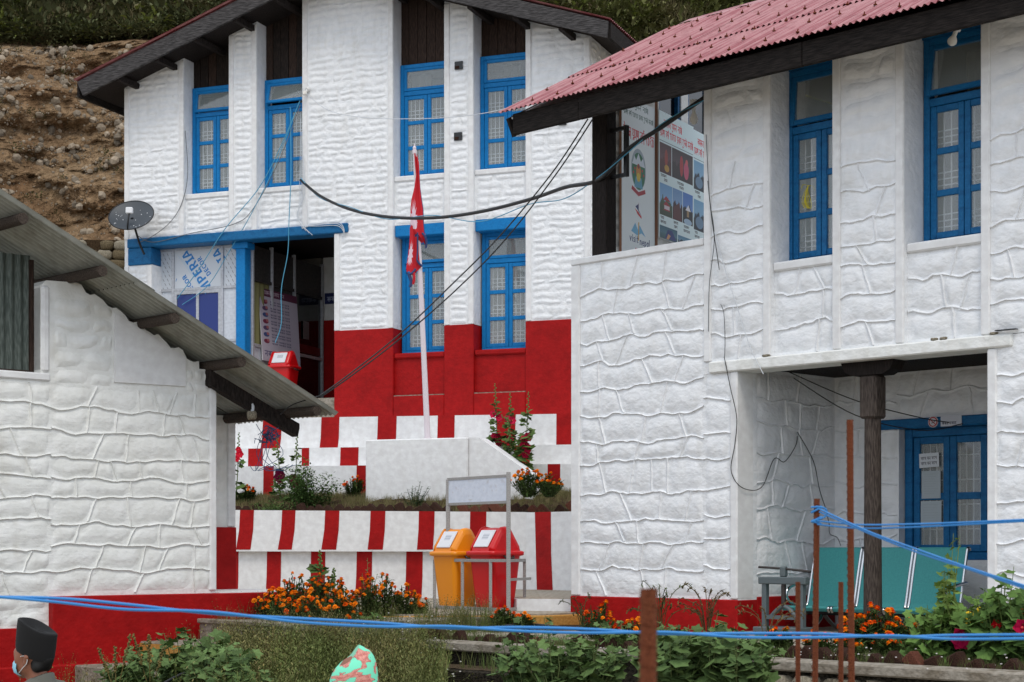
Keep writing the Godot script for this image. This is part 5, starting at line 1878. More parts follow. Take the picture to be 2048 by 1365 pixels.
	for q in [-2.34, -1.57, -0.825, -0.087, 0.79]:
		var lg := Mb.new()
		var y: float = roof_v.call(q) - 0.075
		var k := 0.05
		lg.tube(PackedVector3Array([Vector3(q, y, 0.58 + rng.randf_range(-0.02, 0.02)), Vector3(q + 0.01, y + 0.01, -1.5), Vector3(q, y, -4.9)]), [k, k * 1.05, k], 10)
		part("log_purlin", lg, M.log, o)
	for q in [[0.12, -0.12], [-2.4, -2.2]]:
		var rf := Mb.new()
		var z: float = q[0]
		var u0: float = q[1]
		rf.prism(PackedVector2Array([Vector2(u0, roof_v.call(u0) - 0.13), Vector2(0.93, roof_v.call(0.93) - 0.105), Vector2(0.93, roof_v.call(0.93) - 0.15), Vector2(0.91, roof_v.call(0.93) - 0.235), Vector2(u0, roof_v.call(u0) - 0.28)]), z - 0.13, z - 0.03)
		part("rafter", rf, M.dark_wood, o)
	var along := Vector3(-cos(sl), sin(sl), 0)
	var nn := Vector3(sin(sl), cos(sl), 0)
	for i in 7:
		for row in 2:
			var org := Vector3(1.005, roof_v.call(1.005), 0.62 - 0.82 * i) + nn * (0.006 + 0.003 * (i % 2))
			if row == 1:
				org += along * 2.3 + nn * 0.012
			part("roof_sheet", sheet(0.86, 2.5, Transform3D(Basis(Vector3(0, 0, -1), along, nn), org), 0.076, 0.017, 2, true, 0.1 * i), M.grey_roofing, o)
	# what hangs under the eave: an old lamp fitting and a tangle of blue fibre
	var lf := thing("lamp_fitting", "small dirty white lamp fitting hanging under the shed eave", "lamp", shed_at(0.36, 2.94, 0.08))
	part("holder", rope([Vector3.ZERO, Vector3(0.01, 0.07, 0), Vector3(-0.04, 0.13, -0.02)], 0.018, 4), M.pale_wire, lf)
	part("globe", boulder(Vector3(0.0, -0.02, 0), Vector3(0.05, 0.045, 0.05)), M.pale_rubble, lf)
	var tg := Mb.new()
	for i in 13:
		var p := []
		var c := Vector3(rng.randf_range(-0.05, 0.07), rng.randf_range(-0.05, 0.05), rng.randf_range(-0.06, 0.06))
		for k in 6:
			p.append(c + Vector3(rng.randf_range(-0.08, 0.08), rng.randf_range(-0.07, 0.07), rng.randf_range(-0.05, 0.05)))
		tg.tube(curve(p, 5), 0.0035, 4, false)
	for i in 7:
		var c := Vector3(rng.randf_range(-0.1, 0.1), 0, 0)
		tg.tube(curve([c, c + Vector3(rng.randf_range(-0.15, 0.15), -0.2, 0.02), c + Vector3(rng.randf_range(-0.2, 0.2), -0.36, 0), c + Vector3(rng.randf_range(-0.2, 0.3), -0.3, 0)], 5), 0.003, 4, false)
	single("fibre_tangle", tg, plain("blue_fibre", Color(0.16, 0.30, 0.45), 0.7), "tangled blue plastic fibre caught under the shed eave", "fibre", "", shed_at(0.53, 2.74, 0.1))


# ---------------------------------------------------------------- things standing in the yard

func rounded_ring(y: float, hx: float, hz: float, r: float, n := 4) -> PackedVector3Array:
	var p := PackedVector3Array()
	for c in 4:
		var sx: float = [1, 1, -1, -1][c]
		var sz: float = [1, -1, -1, 1][c]
		for i in n:
			p.append(Vector3(sx * (hx - r), y, sz * (hz - r)) + corner_dir(c, i / float(n - 1)) * r)
	return p


func corner_dir(c: int, f: float) -> Vector3:
	# corners in order (+x +z), (+x -z), (-x -z), (-x +z): counter-clockwise from above with y up is z -> x
	var a: float = [0.0, PI / 2.0, PI, 3.0 * PI / 2.0][c] + PI / 2.0 * f
	return Vector3(sin(a), 0, cos(a))


func dustbin(called: String, label: String, at: Vector3, turn: float, plastic: Material, k := 1.0) -> Node3D:
	var o := thing(called, label, "bin", at, turn, "swing lid litter bins")
	var b := Mb.new()
	b.loft([rounded_ring(0.0, 0.135, 0.15, 0.04), rounded_ring(0.02, 0.145, 0.16, 0.045), rounded_ring(0.30, 0.17, 0.19, 0.05), rounded_ring(0.585, 0.195, 0.215, 0.055)], true, false)
	part("body", b, plastic, o)
	b = Mb.new()
	b.loft([rounded_ring(0.57, 0.20, 0.22, 0.055), rounded_ring(0.58, 0.225, 0.245, 0.06), rounded_ring(0.615, 0.228, 0.248, 0.06), rounded_ring(0.625, 0.205, 0.225, 0.05)], false, true)
	part("rim", b, plastic, o)
	# the hood: two sloping sides between two end cheeks
	b = Mb.new()
	var hood := PackedVector2Array([Vector2(-0.195, 0.622), Vector2(0.195, 0.622), Vector2(0.185, 0.66), Vector2(0.075, 0.835), Vector2(0.05, 0.86), Vector2(0.0, 0.868), Vector2(-0.05, 0.86), Vector2(-0.075, 0.835), Vector2(-0.185, 0.66)])
	b.prism(hood, -0.15, 0.15)
	part("lid", b, plastic, o)
	for s in [-1.0, 1.0]:
		b = Mb.new()
		var rings := []
		for q in [[0.150, 1.0, 0.012], [0.175, 1.0, 0.012], [0.195, 0.93, 0.0], [0.205, 0.80, -0.01]]:
			var ring := PackedVector3Array()
			for p in hood:
				ring.append(Vector3(p.x * q[1] * 1.02, 0.622 + (p.y - 0.622) * q[1] + (q[2] if p.y > 0.64 else 0.0), s * q[0]))
			if s < 0:
				ring.reverse()
			rings.append(ring)
		b.loft(rings)
		part("lid_cheek", b, plastic, o)
	# flaps with a pale notice on both slopes
	for s in [-1.0, 1.0]:
		b = Mb.new()
		var p0 := Vector3(s * 0.186, 0.665, 0)
		var p1 := Vector3(s * 0.078, 0.836, 0)
		var d := (p1 - p0).normalized()
		var n := Vector3(s * d.y, absf(d.x), 0)
		var q := Transform3D(Basis(Vector3(0, 0, -s), d, n), (p0 + p1) / 2.0 + n * 0.006)
		b.box(Vector3(-0.125, -0.105, -0.004), Vector3(0.125, 0.105, 0.004), q, 0.003)
		part("flap", b, M.paper, o)
		if not M.has("notice_print"):
			M["notice_print"] = notice_print()
		b = Mb.new()
		b.quad(q * Vector3(-0.118, -0.098, 0.0055), q * Vector3(0.118, -0.098, 0.0055), q * Vector3(0.118, 0.098, 0.0055), q * Vector3(-0.118, 0.098, 0.0055))
		part("notice_print", b, M.notice_print, o)
	# handles
	for s in [-1.0, 1.0]:
		part("handle", rope([Vector3(-0.06, 0.575, s * 0.232), Vector3(-0.045, 0.55, s * 0.262), Vector3(0.045, 0.55, s * 0.262), Vector3(0.06, 0.575, s * 0.232)], 0.011, 4), M.dark_plastic, o)
	o.scale = Vector3.ONE * k
	return o


func notice_print() -> StandardMaterial3D:
	var im := Image.create(64, 54, false, Image.FORMAT_RGB8)
	im.fill(Color(0.86, 0.87, 0.89))
	for j in 6:
		stroke(im, [Vector2(20, 12 + j * 3.4), Vector2(48, 12 + j * 3.4)], 1.6, Color(0.62, 0.64, 0.68))
	return printed(im)


func build_yard_objects() -> void:
	dustbin("litter_bin", "yellow plastic litter bin with swing lid, beside the red one in the rail", Vector3(-0.605, 0.957, -19.250), deg_to_rad(38), M.yellow_plastic, 1.0)
	dustbin("litter_bin", "red plastic litter bin with swing lid, beside the yellow one in the rail", Vector3(-0.183, 0.950, -18.800), deg_to_rad(38), M.red_plastic, 1.02)
	dustbin("litter_bin", "red plastic litter bin up in the entrance porch, half hidden by the shed roof", main_at(2.62, 3.985, -0.62), deg_to_rad(70), M.red_plastic, 0.96)
	# the rail round the bins with its blank board
	var o := thing("bin_rail", "steel rail around the two bins with a blank white board on tall posts", "rail", Vector3(-0.400, 0.952, -18.900))
	var base := o.position
	var pts := [Vector3(-0.855, 0.949, -19.300), Vector3(-0.535, 0.957, -18.900), Vector3(-0.227, 0.960, -18.500), Vector3(-0.031, 0.966, -18.350), Vector3(0.136, 0.959, -19.000)]
	for i in pts.size():
		var p: Vector3 = pts[i] - base
		p.y = 0.955 - base.y
		pts[i] = p
		if i != 3:
			part("post", slab(p + Vector3(-0.017, 0, -0.017), p + Vector3(0.017, 0.53, 0.017), 0.003), M.galvanised, o)
	var back: Vector3 = Vector3(-0.478, 0.975, -19.900) - base
	back.y = 0.955 - base.y
	part("post", slab(back + Vector3(-0.017, 0, -0.017), back + Vector3(0.017, 0.53, 0.017), 0.003), M.galvanised, o)
	pts.append(back)
	pts.append(pts[0])
	for i in pts.size() - 1:
		for y in [0.015, 0.53]:
			part("rail_bar", bar_between(pts[i] + Vector3(0, y, 0), pts[i + 1] + Vector3(0, y, 0), 0.016), M.galvanised, o)
	part("rail_bar", bar_between(pts[3] + Vector3(0, 0.33, 0), pts[4] + Vector3(0.06, 0.33, 0), 0.014), M.galvanised, o)
	var a: Vector3 = Vector3(-0.706, 1.049, -19.300) - base
	var b: Vector3 = Vector3(-0.037, 1.076, -18.350) - base
	a.y = 0.955 - base.y
	b.y = a.y
	for p in [a, b]:
		part("tall_post", slab(p + Vector3(-0.023, 0, -0.023), p + Vector3(0.023, 1.46 if p == b else 1.42, 0.023), 0.004), M.galvanised, o)
	var dir := (b - a).normalized()
	var x := Transform3D(Basis(dir, Vector3.UP, dir.cross(Vector3.UP)), a)
	var bd := Mb.new()
	bd.box(Vector3(0.02, 1.155, -0.008), Vector3((b - a).length() - 0.02, 1.42, 0.008), x)
	part("blank_board", bd, M.sign_white, o)
	for y in [1.145, 1.42]:
		part("board_frame", bar_between(a + Vector3(0, y, 0), b + Vector3(0, y, 0), 0.014), M.galvanised, o)
	build_bench()
	build_press()
	# satellite dish on the corner of the large building
	var d := thing("satellite_dish", "grey satellite dish with paint spots on the corner of the large building", "dish", main_at(0.33, 6.70, 0.12))
	var c := Vector3(-0.02, 0.255, 0.30)
	var face := Basis(Vector3.UP, deg_to_rad(-4)) * Basis(Vector3.RIGHT, deg_to_rad(-38))
	var dm := Mb.new()
	var rows := 9
	for side in 2:
		var p := PackedVector3Array()
		for j in rows:
			var r := 0.365 * j / (rows - 1)
			for i in 41:
				var t := TAU * i / 40
				p.append(c + face * Vector3(cos(t) * r * 1.0, sin(t) * r * 0.94, 0.07 * pow(r / 0.365, 2.0) - 0.006 * side))
		dm.grid(p, 41, rows, side == 0)
	part("reflector", dm, M.dish_grey, d)
	var rim := PackedVector3Array()
	for i in 41:
		var t := TAU * i / 40
		rim.append(c + face * Vector3(cos(t) * 0.367, sin(t) * 0.345, 0.07))
	var rm := Mb.new()
	rm.tube(rim, 0.008, 6, false)
	part("rim", rm, M.black_metal, d)
	part("arm", rope([c + face * Vector3(0, -0.34, 0.06), c + face * Vector3(0.02, -0.30, 0.16), c + face * Vector3(0.03, -0.12, 0.24)], 0.014, 5), M.black_metal, d)
	part("receiver", slab(c + face * Vector3(0.03, -0.10, 0.24) + Vector3(-0.055, -0.04, -0.04), c + face * Vector3(0.03, -0.10, 0.24) + Vector3(0.055, 0.06, 0.04), 0.012), M.paper, d)
	part("wall_mount", rope([c + face * Vector3(0, 0, -0.01), Vector3(0.02, 0.02, 0.12), Vector3(0.05, -0.12, 0.02), Vector3(0.12, -0.28, 0.03)], 0.02, 5), M.black_metal, d)
	for i in 26:
		var q := Vector2(rng.randf_range(-0.3, 0.32), rng.randf_range(-0.27, 0.2))
		if q.length() > 0.33:
			continue
		var sp := Mb.new()
		var rr := q.length()
		var r2 := rng.randf_range(0.004, 0.011)
		sp.ball(c + face * Vector3(q.x, q.y, 0.07 * pow(rr / 0.365, 2.0) + 0.001), Vector3(r2, r2, r2), 6, 4)
		part("paint_spot", sp, M.paper, d)
	# lamps
	lamp("lamp_bulb", "round white lamp bulb under the red roof eave at the further right window", balcony_at(4.63, 5.99, 0.25), Vector3(-0.05, -0.14, 0.0))
	lamp("lamp_bulb", "white lamp bulb hanging in the corner balcony before the picture boards", balcony_at(1.34, 6.06, -0.3), Vector3(0.0, -0.2, 0.0))
	lamp("lamp_bulb", "small white bulb holder on the wall between the upper windows of the large building", main_at(3.41, 8.86, 0.02), Vector3(-0.05, -0.09, 0.06))
	build_stairs()
	build_bars()


func bar_between(a: Vector3, b: Vector3, h: float) -> Mb:
	var m := Mb.new()
	var d := (b - a).normalized()
	m.box(Vector3(0, -h, -h), Vector3((b - a).length(), h, h), Transform3D(Basis(d, Vector3.UP, d.cross(Vector3.UP)), a))
	return m


func lamp(called: String, label: String, at: Vector3, drop: Vector3) -> void:
	var o := thing(called, label, "lamp", at, 0.0, "lamp bulbs on the buildings")
	var k := drop.length()
	var d := drop / k
	var b := Mb.new()
	b.tube(PackedVector3Array([-d * 0.01, d * k * 0.25]), [0.04, 0.038], 10)
	part("rose", b, M.white_enamel, o)
	b = Mb.new()
	b.tube(PackedVector3Array([d * k * 0.2, d * k * 0.55]), 0.02, 10)
	part("lamp_holder", b, M.white_enamel, o)
	b = Mb.new()
	b.tube(PackedVector3Array([d * k * 0.5, d * k * 0.62, d * k * 0.72, d * k * 0.85, d * k * 1.0, d * k * 1.12, d * k * 1.18]), [0.016, 0.02, 0.031, 0.04, 0.041, 0.028, 0.006], 12)
	part("bulb_glass", b, M.bulb_glass, o)


func build_bench() -> void:
	var o := thing("waiting_bench", "three seat teal metal waiting bench with chrome arms, in the porch", "bench", balcony_at(2.22, 0.822, -0.98), deg_to_rad(-45.2136))
	var prof := [Vector2(0.44, 0.195), Vector2(0.46, 0.225), Vector2(0.42, 0.238), Vector2(0.25, 0.225), Vector2(0.09, 0.215), Vector2(0.04, 0.25), Vector2(0.015, 0.33), Vector2(-0.03, 0.52), Vector2(-0.075, 0.70), Vector2(-0.10, 0.785), Vector2(-0.125, 0.80), Vector2(-0.145, 0.78)]
	var pts3 := []
	for q in prof:
		pts3.append(Vector3(0, q.y, q.x))
	var line := curve(pts3, 4)
	for s in 3:
		var u0 := 0.04 + 0.575 * s
		var m := Mb.new()
		for side in 2:
			var p := PackedVector3Array()
			for q in line:
				for i in 7:
					var f := i / 6.0
					p.append(Vector3(u0 + 0.515 * f, q.y, q.z) + Vector3(0, -0.004, -0.002) * side + Vector3(0, 0, 0.0))
			m.grid(p, 7, line.size(), side == 1)
		part("seat", m, M.teal_mesh, o)
		for e in [u0 - 0.012, u0 + 0.527]:
			var t := Mb.new()
			var pp := PackedVector3Array()
			for q in line:
				pp.append(Vector3(e, q.y - 0.006, q.z))
			t.tube(pp, 0.015, 8)
			part("chrome_tube", t, M.chrome, o)
	for e in [0.0, 1.745]:
		part("armrest", rope([Vector3(e, 0.47, -0.03), Vector3(e, 0.45, 0.14), Vector3(e, 0.41, 0.30), Vector3(e, 0.34, 0.35), Vector3(e, 0.27, 0.30), Vector3(e, 0.235, 0.18), Vector3(e, 0.215, 0.05)], 0.018, 6, 8), M.chrome, o)
	part("beam", slab(Vector3(0.03, 0.15, 0.16), Vector3(1.72, 0.205, 0.24), 0.006), M.black_metal, o)
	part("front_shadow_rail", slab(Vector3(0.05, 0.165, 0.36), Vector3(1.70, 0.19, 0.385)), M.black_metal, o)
	for e in [0.33, 1.42]:
		part("leg", rope([Vector3(e, 0.015, 0.50), Vector3(e, 0.03, 0.36), Vector3(e, 0.10, 0.26), Vector3(e, 0.16, 0.2), Vector3(e, 0.10, 0.12), Vector3(e, 0.03, 0.0), Vector3(e, 0.015, -0.10)], 0.02, 5, 8), M.chrome, o)
		part("foot", slab(Vector3(e - 0.03, 0.0, 0.46), Vector3(e + 0.03, 0.02, 0.54)), M.black_metal, o)


func build_press() -> void:
	# a hand screw press beside the bench
	var o := thing("screw_press", "old grey hand screw press with a cross bar, beside the bench", "press", balcony_at(2.42, 0.822, 0.0), deg_to_rad(-45.2136))
	for u in [0.0, 0.42]:
		part("upright", slab(Vector3(u, 0.0, -0.03), Vector3(u + 0.05, 0.47, 0.03), 0.006), M.machine_grey, o)
	part("top_beam", slab(Vector3(-0.035, 0.455, -0.04), Vector3(0.505, 0.525, 0.04), 0.008), M.machine_grey, o)
	part("bed", slab(Vector3(-0.02, 0.0, -0.14), Vector3(0.49, 0.06, 0.14), 0.008), M.machine_grey, o)
	part("cross_rail", slab(Vector3(0.05, 0.13, -0.025), Vector3(0.42, 0.165, 0.025)), M.machine_grey, o)
	var b := Mb.new()
	b.tube(PackedVector3Array([Vector3(0.235, 0.24, 0), Vector3(0.235, 0.455, 0)]), 0.024, 10)
	part("screw", b, M.machine_steel, o)
	part("screw_head", slab(Vector3(0.205, 0.525, -0.03), Vector3(0.265, 0.62, 0.03), 0.01), M.machine_grey, o)
	part("cross_bar", rope([Vector3(-0.03, 0.615, 0.03), Vector3(0.235, 0.60, 0.0), Vector3(0.52, 0.575, -0.03)], 0.012, 3), M.machine_steel, o)
	part("platen_arm", rope([Vector3(0.09, 0.15, 0), Vector3(0.17, 0.22, 0), Vector3(0.235, 0.25, 0), Vector3(0.31, 0.22, 0), Vector3(0.38, 0.15, 0)], 0.022, 4), M.machine_grey, o)


func build_stairs() -> void:
	# concrete steps climbing beside the red base of the shed
	var o := thing("shed_steps", "pale concrete steps climbing beside the red base of the shed", "steps", Vector3(-2.8754, 0, -17.0), deg_to_rad(43.0))
	for q in [[-0.30, 2.4, 0.925, 0.12], [-0.95, -0.302, 0.75, 0.14], [-1.62, -0.952, 0.56, 0.16], [-2.3, -1.622, 0.37, 0.16], [-3.0, -2.302, 0.18, 0.16]]:
		var b := Mb.new()
		b.box(Vector3(q[0], -0.2, 0.165), Vector3(q[1], q[2], 1.45), Transform3D.IDENTITY, 0.012)
		part("step", b, M.concrete, o)
	part("painted_riser", slab(Vector3(-0.958, 0.57, 0.18), Vector3(-0.951, 0.735, 1.44)), M.yellow_paint, o)
	part("step_nosing", slab(Vector3(-0.33, 0.90, 0.166), Vector3(-0.25, 0.945, 1.46), 0.01), M.concrete, o)
	# the ledge in front of the porch walk, with mossy steps and a rubble face under it
	var l := thing("retaining_wall", "rubble retaining wall with pale concrete ledge before the porch flower bed", "wall", Vector3(0.6525, 0, -18.125), deg_to_rad(-45.2136))
	part("ledge", slab(Vector3(0.4, 0.715, 2.60), Vector3(9.5, 0.795, 2.86), 0.012), M.concrete, l)
	part("wall_core", slab(Vector3(0.4, -0.3, 2.2), Vector3(9.5, 0.714, 2.80)), M.mossy_concrete, l)
	for j in 4:
		var u := 3.4 + rng.randf() * 0.2
		while u < 8.8:
			var w := rng.randf_range(0.16, 0.42)
			part("stone", boulder(Vector3(u + w / 2, 0.60 - j * 0.17, 2.80), Vector3(w * 0.5, 0.088, 0.07)), [M.rubble, M.pale_rubble, M.dry_stone][rng.randi() % 3], l)
			u += w
	var s := thing("mossy_steps", "dark mossy concrete steps going down from the ledge, weeds at both ends", "steps", Vector3(0.6525, 0, -18.125), deg_to_rad(-45.2136))
	for k in 4:
		var b := Mb.new()
		b.box(Vector3(0.2, -0.3, 2.865 + 0.44 * k), Vector3(2.75 + 0.2 * k, 0.60 - 0.185 * k, 3.30 + 0.44 * k), Transform3D.IDENTITY, 0.015)
		part("step", b, M.mossy_concrete, s)
		var lt := Mb.new()
		var gp := PackedVector3Array()
		for j in 5:
			for i in 30:
				gp.append(Vector3(0.22 + (2.5 + 0.2 * k) * i / 29.0, 0.603 - 0.185 * k + 0.012 * absf(nz.get_noise_2d(i * 0.7, j + k * 9.0)), 3.27 + 0.44 * k - 0.38 * j / 4.0))
		lt.grid(gp, 30, 5)
		part("leaf_litter", lt, M.leaf_litter, s)
	# soil of the bed between walk and ledge, and its leaning bricks
	var bed := Mb.new()
	bed.box(Vector3(0.4, 0.3, 2.04), Vector3(9.4, 0.735, 2.61), Transform3D(Basis(Vector3.UP, deg_to_rad(-45.2136)), Vector3(0.6525, 0, -18.125)))
	setting("porch_flower_bed", bed, M.soil)
	var e := thing("brick_edging", "row of leaning dark bricks edging the flower bed along the ledge", "edging", Vector3(0.6525, 0, -18.125), deg_to_rad(-45.2136))
	var u := 0.6
	while u < 8.6:
		if rng.randf() < 0.12:
			u += 0.12
			continue
		var bb := Mb.new()
		var t := Transform3D(Basis(Vector3(0, 0, 1), deg_to_rad(rng.randf_range(22, 62))), Vector3(u, 0.755 + rng.randf_range(-0.035, 0.03), 2.52 + rng.randf_range(-0.02, 0.02)))
		bb.box(Vector3(-0.055, -0.11, -0.05), Vector3(0.055, 0.11, 0.05), t, 0.012)
		part("brick", bb, M.dark_brick if rng.randf() < 0.9 else M.brick, e)
		u += rng.randf_range(0.13, 0.18)


# Ribbed reinforcing bars standing out of the ground.
func build_bars() -> void:
	var defs := [
		["thick rusty steel bar close to the photographer, blurred, its top cut off flat", Vector3(0.168, 1.552, -2.150), Vector3(0.165, 1.268, -2.150), 0.0105],
		["rusty ribbed steel bar with the blue rope knotted around it", Vector3(1.020, 1.770, -5.850), Vector3(0.993, -0.155, -5.850), 0.0098],
		["tallest rusty ribbed steel bar, upright before the porch post", Vector3(1.111, 2.027, -5.750), Vector3(1.117, -0.141, -5.750), 0.0108],
		["short rusty steel bar between the knotted bar and the tallest bar", Vector3(1.119, 1.490, -5.950), Vector3(1.112, -0.168, -5.950), 0.0086],
		["short rusty steel bar standing before the screw press", Vector3(0.981, 1.489, -6.000), Vector3(0.974, -0.166, -6.000), 0.0083]]
	for q in defs:
		var top: Vector3 = q[1]
		var foot: Vector3 = q[2]
		var k: float = (top.y + 0.13) / (top.y - foot.y)
		foot = top.lerp(foot, k)
		var o := thing("steel_bar", q[0], "rebar", foot, 0.0, "rusty steel bars standing in the yard")
		var d := top - foot
		var b := Mb.new()
		b.tube(PackedVector3Array([Vector3.ZERO, d * 0.5 + Vector3(0.004, 0, 0), d]), q[3], 12)
		part("bar", b, M.rust, o)
		var r := Mb.new()
		var n := int(d.length() / 0.0125)
		for i in n:
			var c := d * ((i + 0.5) / n)
			var ring := PackedVector3Array()
			for j in 7:
				var a := PI * j / 6.0 + (PI if i % 2 else 0.0)
				ring.append(c + Vector3(cos(a) * q[3], 0.004 * (j / 3.0 - 1.0), sin(a) * q[3]))
			r.tube(ring, q[3] * 0.16, 4, false)
		part("ribs", r, M.rust, o, "", "stuff")


# ---------------------------------------------------------------- banners, boards and notices

func hang(called: String, label: String, category: String, im: Image, wide: float, high: float, x: Transform3D, group := "", thick := 0.006) -> Node3D:
	var o := thing(called, label, category, x.origin, 0.0, group)
	o.basis = x.basis
	part("backing", slab(Vector3(0, 0, -thick), Vector3(wide, high, 0)), M.paper, o)
	var b := Mb.new()
	b.quad(Vector3(0, 0, 0.0015), Vector3(wide, 0, 0.0015), Vector3(wide, high, 0.0015), Vector3(0, high, 0.0015))
	part("print", b, printed(im), o)
	return o


func build_signs() -> void:
	var wf := Transform3D(Basis(Vector3.UP, deg_to_rad(-45.2136)), Vector3(0.6525, 0, -18.125)) * balcony_wall_frame()
	# the tall cloth banner
	var im := Image.create(300, 900, false, Image.FORMAT_RGB8)
	im.fill(Color(0.90, 0.93, 0.94))
	var green := Color(0.13, 0.30, 0.27)
	var crim := Color(0.80, 0.10, 0.16)
	write(im, "la.ma.ka.aa gha.u.ma.na ja.aa.au", Vector2(34, 26), Vector2(20, 26), 3.6, green)
	write(im, "bha.ma.nna va.sha two.zero.two.zero bha.va.ya ra.u.pa.la.e ma.na.aa.au", Vector2(16, 82), Vector2(12.5, 24), 2.8, green)
	write(im, "na.e.pa.aa.la bha.ma.nna va.sha two.zero.two.zero", Vector2(14, 176), Vector2(19.5, 60), 5.2, crim)
	oval(im, Vector2(150, 395), Vector2(66, 118), Color(0.62, 0.68, 0.72))
	oval(im, Vector2(150, 405), Vector2(60, 105), Color(0.10, 0.42, 0.28))
	poly_fill(im, PackedVector2Array([Vector2(92, 372), Vector2(112, 322), Vector2(128, 345), Vector2(150, 302), Vector2(172, 345), Vector2(190, 322), Vector2(208, 372)]), Color(0.84, 0.88, 0.92))
	poly_fill(im, PackedVector2Array([Vector2(112, 500), Vector2(188, 500), Vector2(176, 440), Vector2(124, 440)]), Color(0.35, 0.62, 0.72))
	oval(im, Vector2(150, 410), Vector2(22, 44), Color(0.80, 0.52, 0.16))
	oval(im, Vector2(150, 440), Vector2(17, 26), Color(0.85, 0.74, 0.20))
	oval(im, Vector2(150, 376), Vector2(11, 14), Color(0.55, 0.20, 0.14))
	for k in 4:
		oval(im, Vector2([104, 116, 184, 196][k], [420, 395, 395, 420][k]), Vector2(6, 8), Color(0.75, 0.14, 0.16))
	poly_fill(im, PackedVector2Array([Vector2(92, 498), Vector2(150, 524), Vector2(208, 498), Vector2(214, 520), Vector2(150, 548), Vector2(86, 520)]), Color(0.66, 0.12, 0.17))
	# a small flagged boat shape, mountains and the lettering of the lower logo
	stroke(im, [Vector2(150, 585), Vector2(152, 660)], 2, Color(0.62, 0.50, 0.48))
	poly_fill(im, PackedVector2Array([Vector2(122, 612), Vector2(150, 592), Vector2(152, 628), Vector2(176, 655)]), Color(0.12, 0.16, 0.40))
	poly_fill(im, PackedVector2Array([Vector2(116, 622), Vector2(150, 640), Vector2(178, 660), Vector2(176, 672), Vector2(140, 652)]), Color(0.78, 0.16, 0.18))
	poly_fill(im, PackedVector2Array([Vector2(84, 760), Vector2(120, 706), Vector2(144, 742), Vector2(160, 712), Vector2(214, 770), Vector2(176, 756), Vector2(140, 776)]), Color(0.45, 0.70, 0.84))
	stroke(im, [Vector2(152, 700), Vector2(150, 800)], 8, Color(0.80, 0.62, 0.20))
	write(im, "lv.li.ls.li.lt", Vector2(70, 776), Vector2(21, 40), 5, Color(0.12, 0.17, 0.40), false)
	write(im, "ln.le.lp.lal.ll", Vector2(160, 782), Vector2(21, 40), 5, Color(0.12, 0.17, 0.40), false)
	write(im, "n2.n0.n2.n0", Vector2(120, 850), Vector2(14, 24), 4, crim, false)
	hang("tall_banner", "tall white cloth banner with red Devanagari headline and round green emblem", "banner", im, 0.78, 1.69, wf * Transform3D(Basis.IDENTITY, Vector3(0.22, 4.75, 0.03)), "", 0.002)
	single("timber_strip", slab(Vector3(-0.012, -0.75, -0.012), Vector3(0.012, 1.20, 0.012)), M.timber_strip, "thin brown timber strip at the free edge of the tall banner", "strip", "", wf * Vector3(0.195, 5.2, 0.03))
	single("timber_strip", slab(Vector3(-0.015, -0.75, -0.015), Vector3(0.015, 1.35, 0.015)), M.timber_strip, "thin brown timber strip between the banner and the picture boards", "strip", "", wf * Vector3(1.03, 5.2, 0.035))
	# two picture boards
	for k in 2:
		im = Image.create(420, 720, false, Image.FORMAT_RGB8)
		im.fill(Color(0.84, 0.91, 0.92))
		write(im, "la.ma.ka.ta gha.u.ma.na ja.aa.au", Vector2(60, 44), Vector2(20, 34), 4.5, crim)
		write(im, "bha.ma.nna va.sha two.zero.two.zero bha.va.ya ra.u.pa.la.e ma.na.aa.au", Vector2(14, 104), Vector2(18.5, 36), 4.5, crim)
		stroke(im, [Vector2(8, 166), Vector2(412, 166)], 3, Color(0.15, 0.25, 0.28))
		picture(im, Rect2(10, 178, 140, 170), 0 if k == 0 else 2)
		picture(im, Rect2(156, 178, 256, 170), 1 if k == 0 else 3)
		picture(im, Rect2(10, 408, 150, 180), 4 if k == 0 else 2)
		picture(im, Rect2(164, 408, 118, 180), 5 if k == 0 else 6)
		picture(im, Rect2(288, 408, 124, 180), 7 if k == 0 else 6)
		picture(im, Rect2(10, 648, 210, 72), 8)
		picture(im, Rect2(228, 668, 180, 52), 3)
		for q in [[24, 356, 5], [60, 378, 3], [220, 362, 6], [244, 384, 4], [22, 596, 3], [20, 620, 5], [176, 598, 4], [182, 622, 3], [300, 600, 5], [296, 624, 6]]:
			var word := ""
			for i in int(q[2]):
				word += ["na", "va", "ma", "ka", "pa", "gha"][(i + q[0]) % 6] + "."
			write(im, word.trim_suffix("."), Vector2(q[0], q[1]), Vector2(13, 14), 2.6, Color(0.13, 0.15, 0.16))
		if k == 0:
			hang("picture_board", "large board of landscape pictures with red Devanagari lines, next to the tall banner", "board", im, 0.92, 1.40, wf * Transform3D(Basis(Vector3.UP, deg_to_rad(1)), Vector3(1.06, 5.04, 0.05)), "picture boards on the balcony", 0.02)
		else:
			hang("picture_board", "board of pictures half hidden behind the wall, further from the tall banner", "board", im, 0.92, 1.40, wf * Transform3D(Basis(Vector3.UP, deg_to_rad(2)), Vector3(1.99, 5.02, 0.025)), "picture boards on the balcony", 0.02)
	# the health poster leaning in the entrance of the large building
	im = Image.create(300, 420, false, Image.FORMAT_RGB8)
	im.fill(Color(0.66, 0.63, 0.68))
	for x in 300:
		for y in 44:
			im.set_pixel(x, y, Color(0.33, 0.14, 0.24))
	write(im, "pa.ma.ka.na bha.va.ya ra.na", Vector2(24, 12), Vector2(17, 20), 3, Color(0.75, 0.68, 0.72))
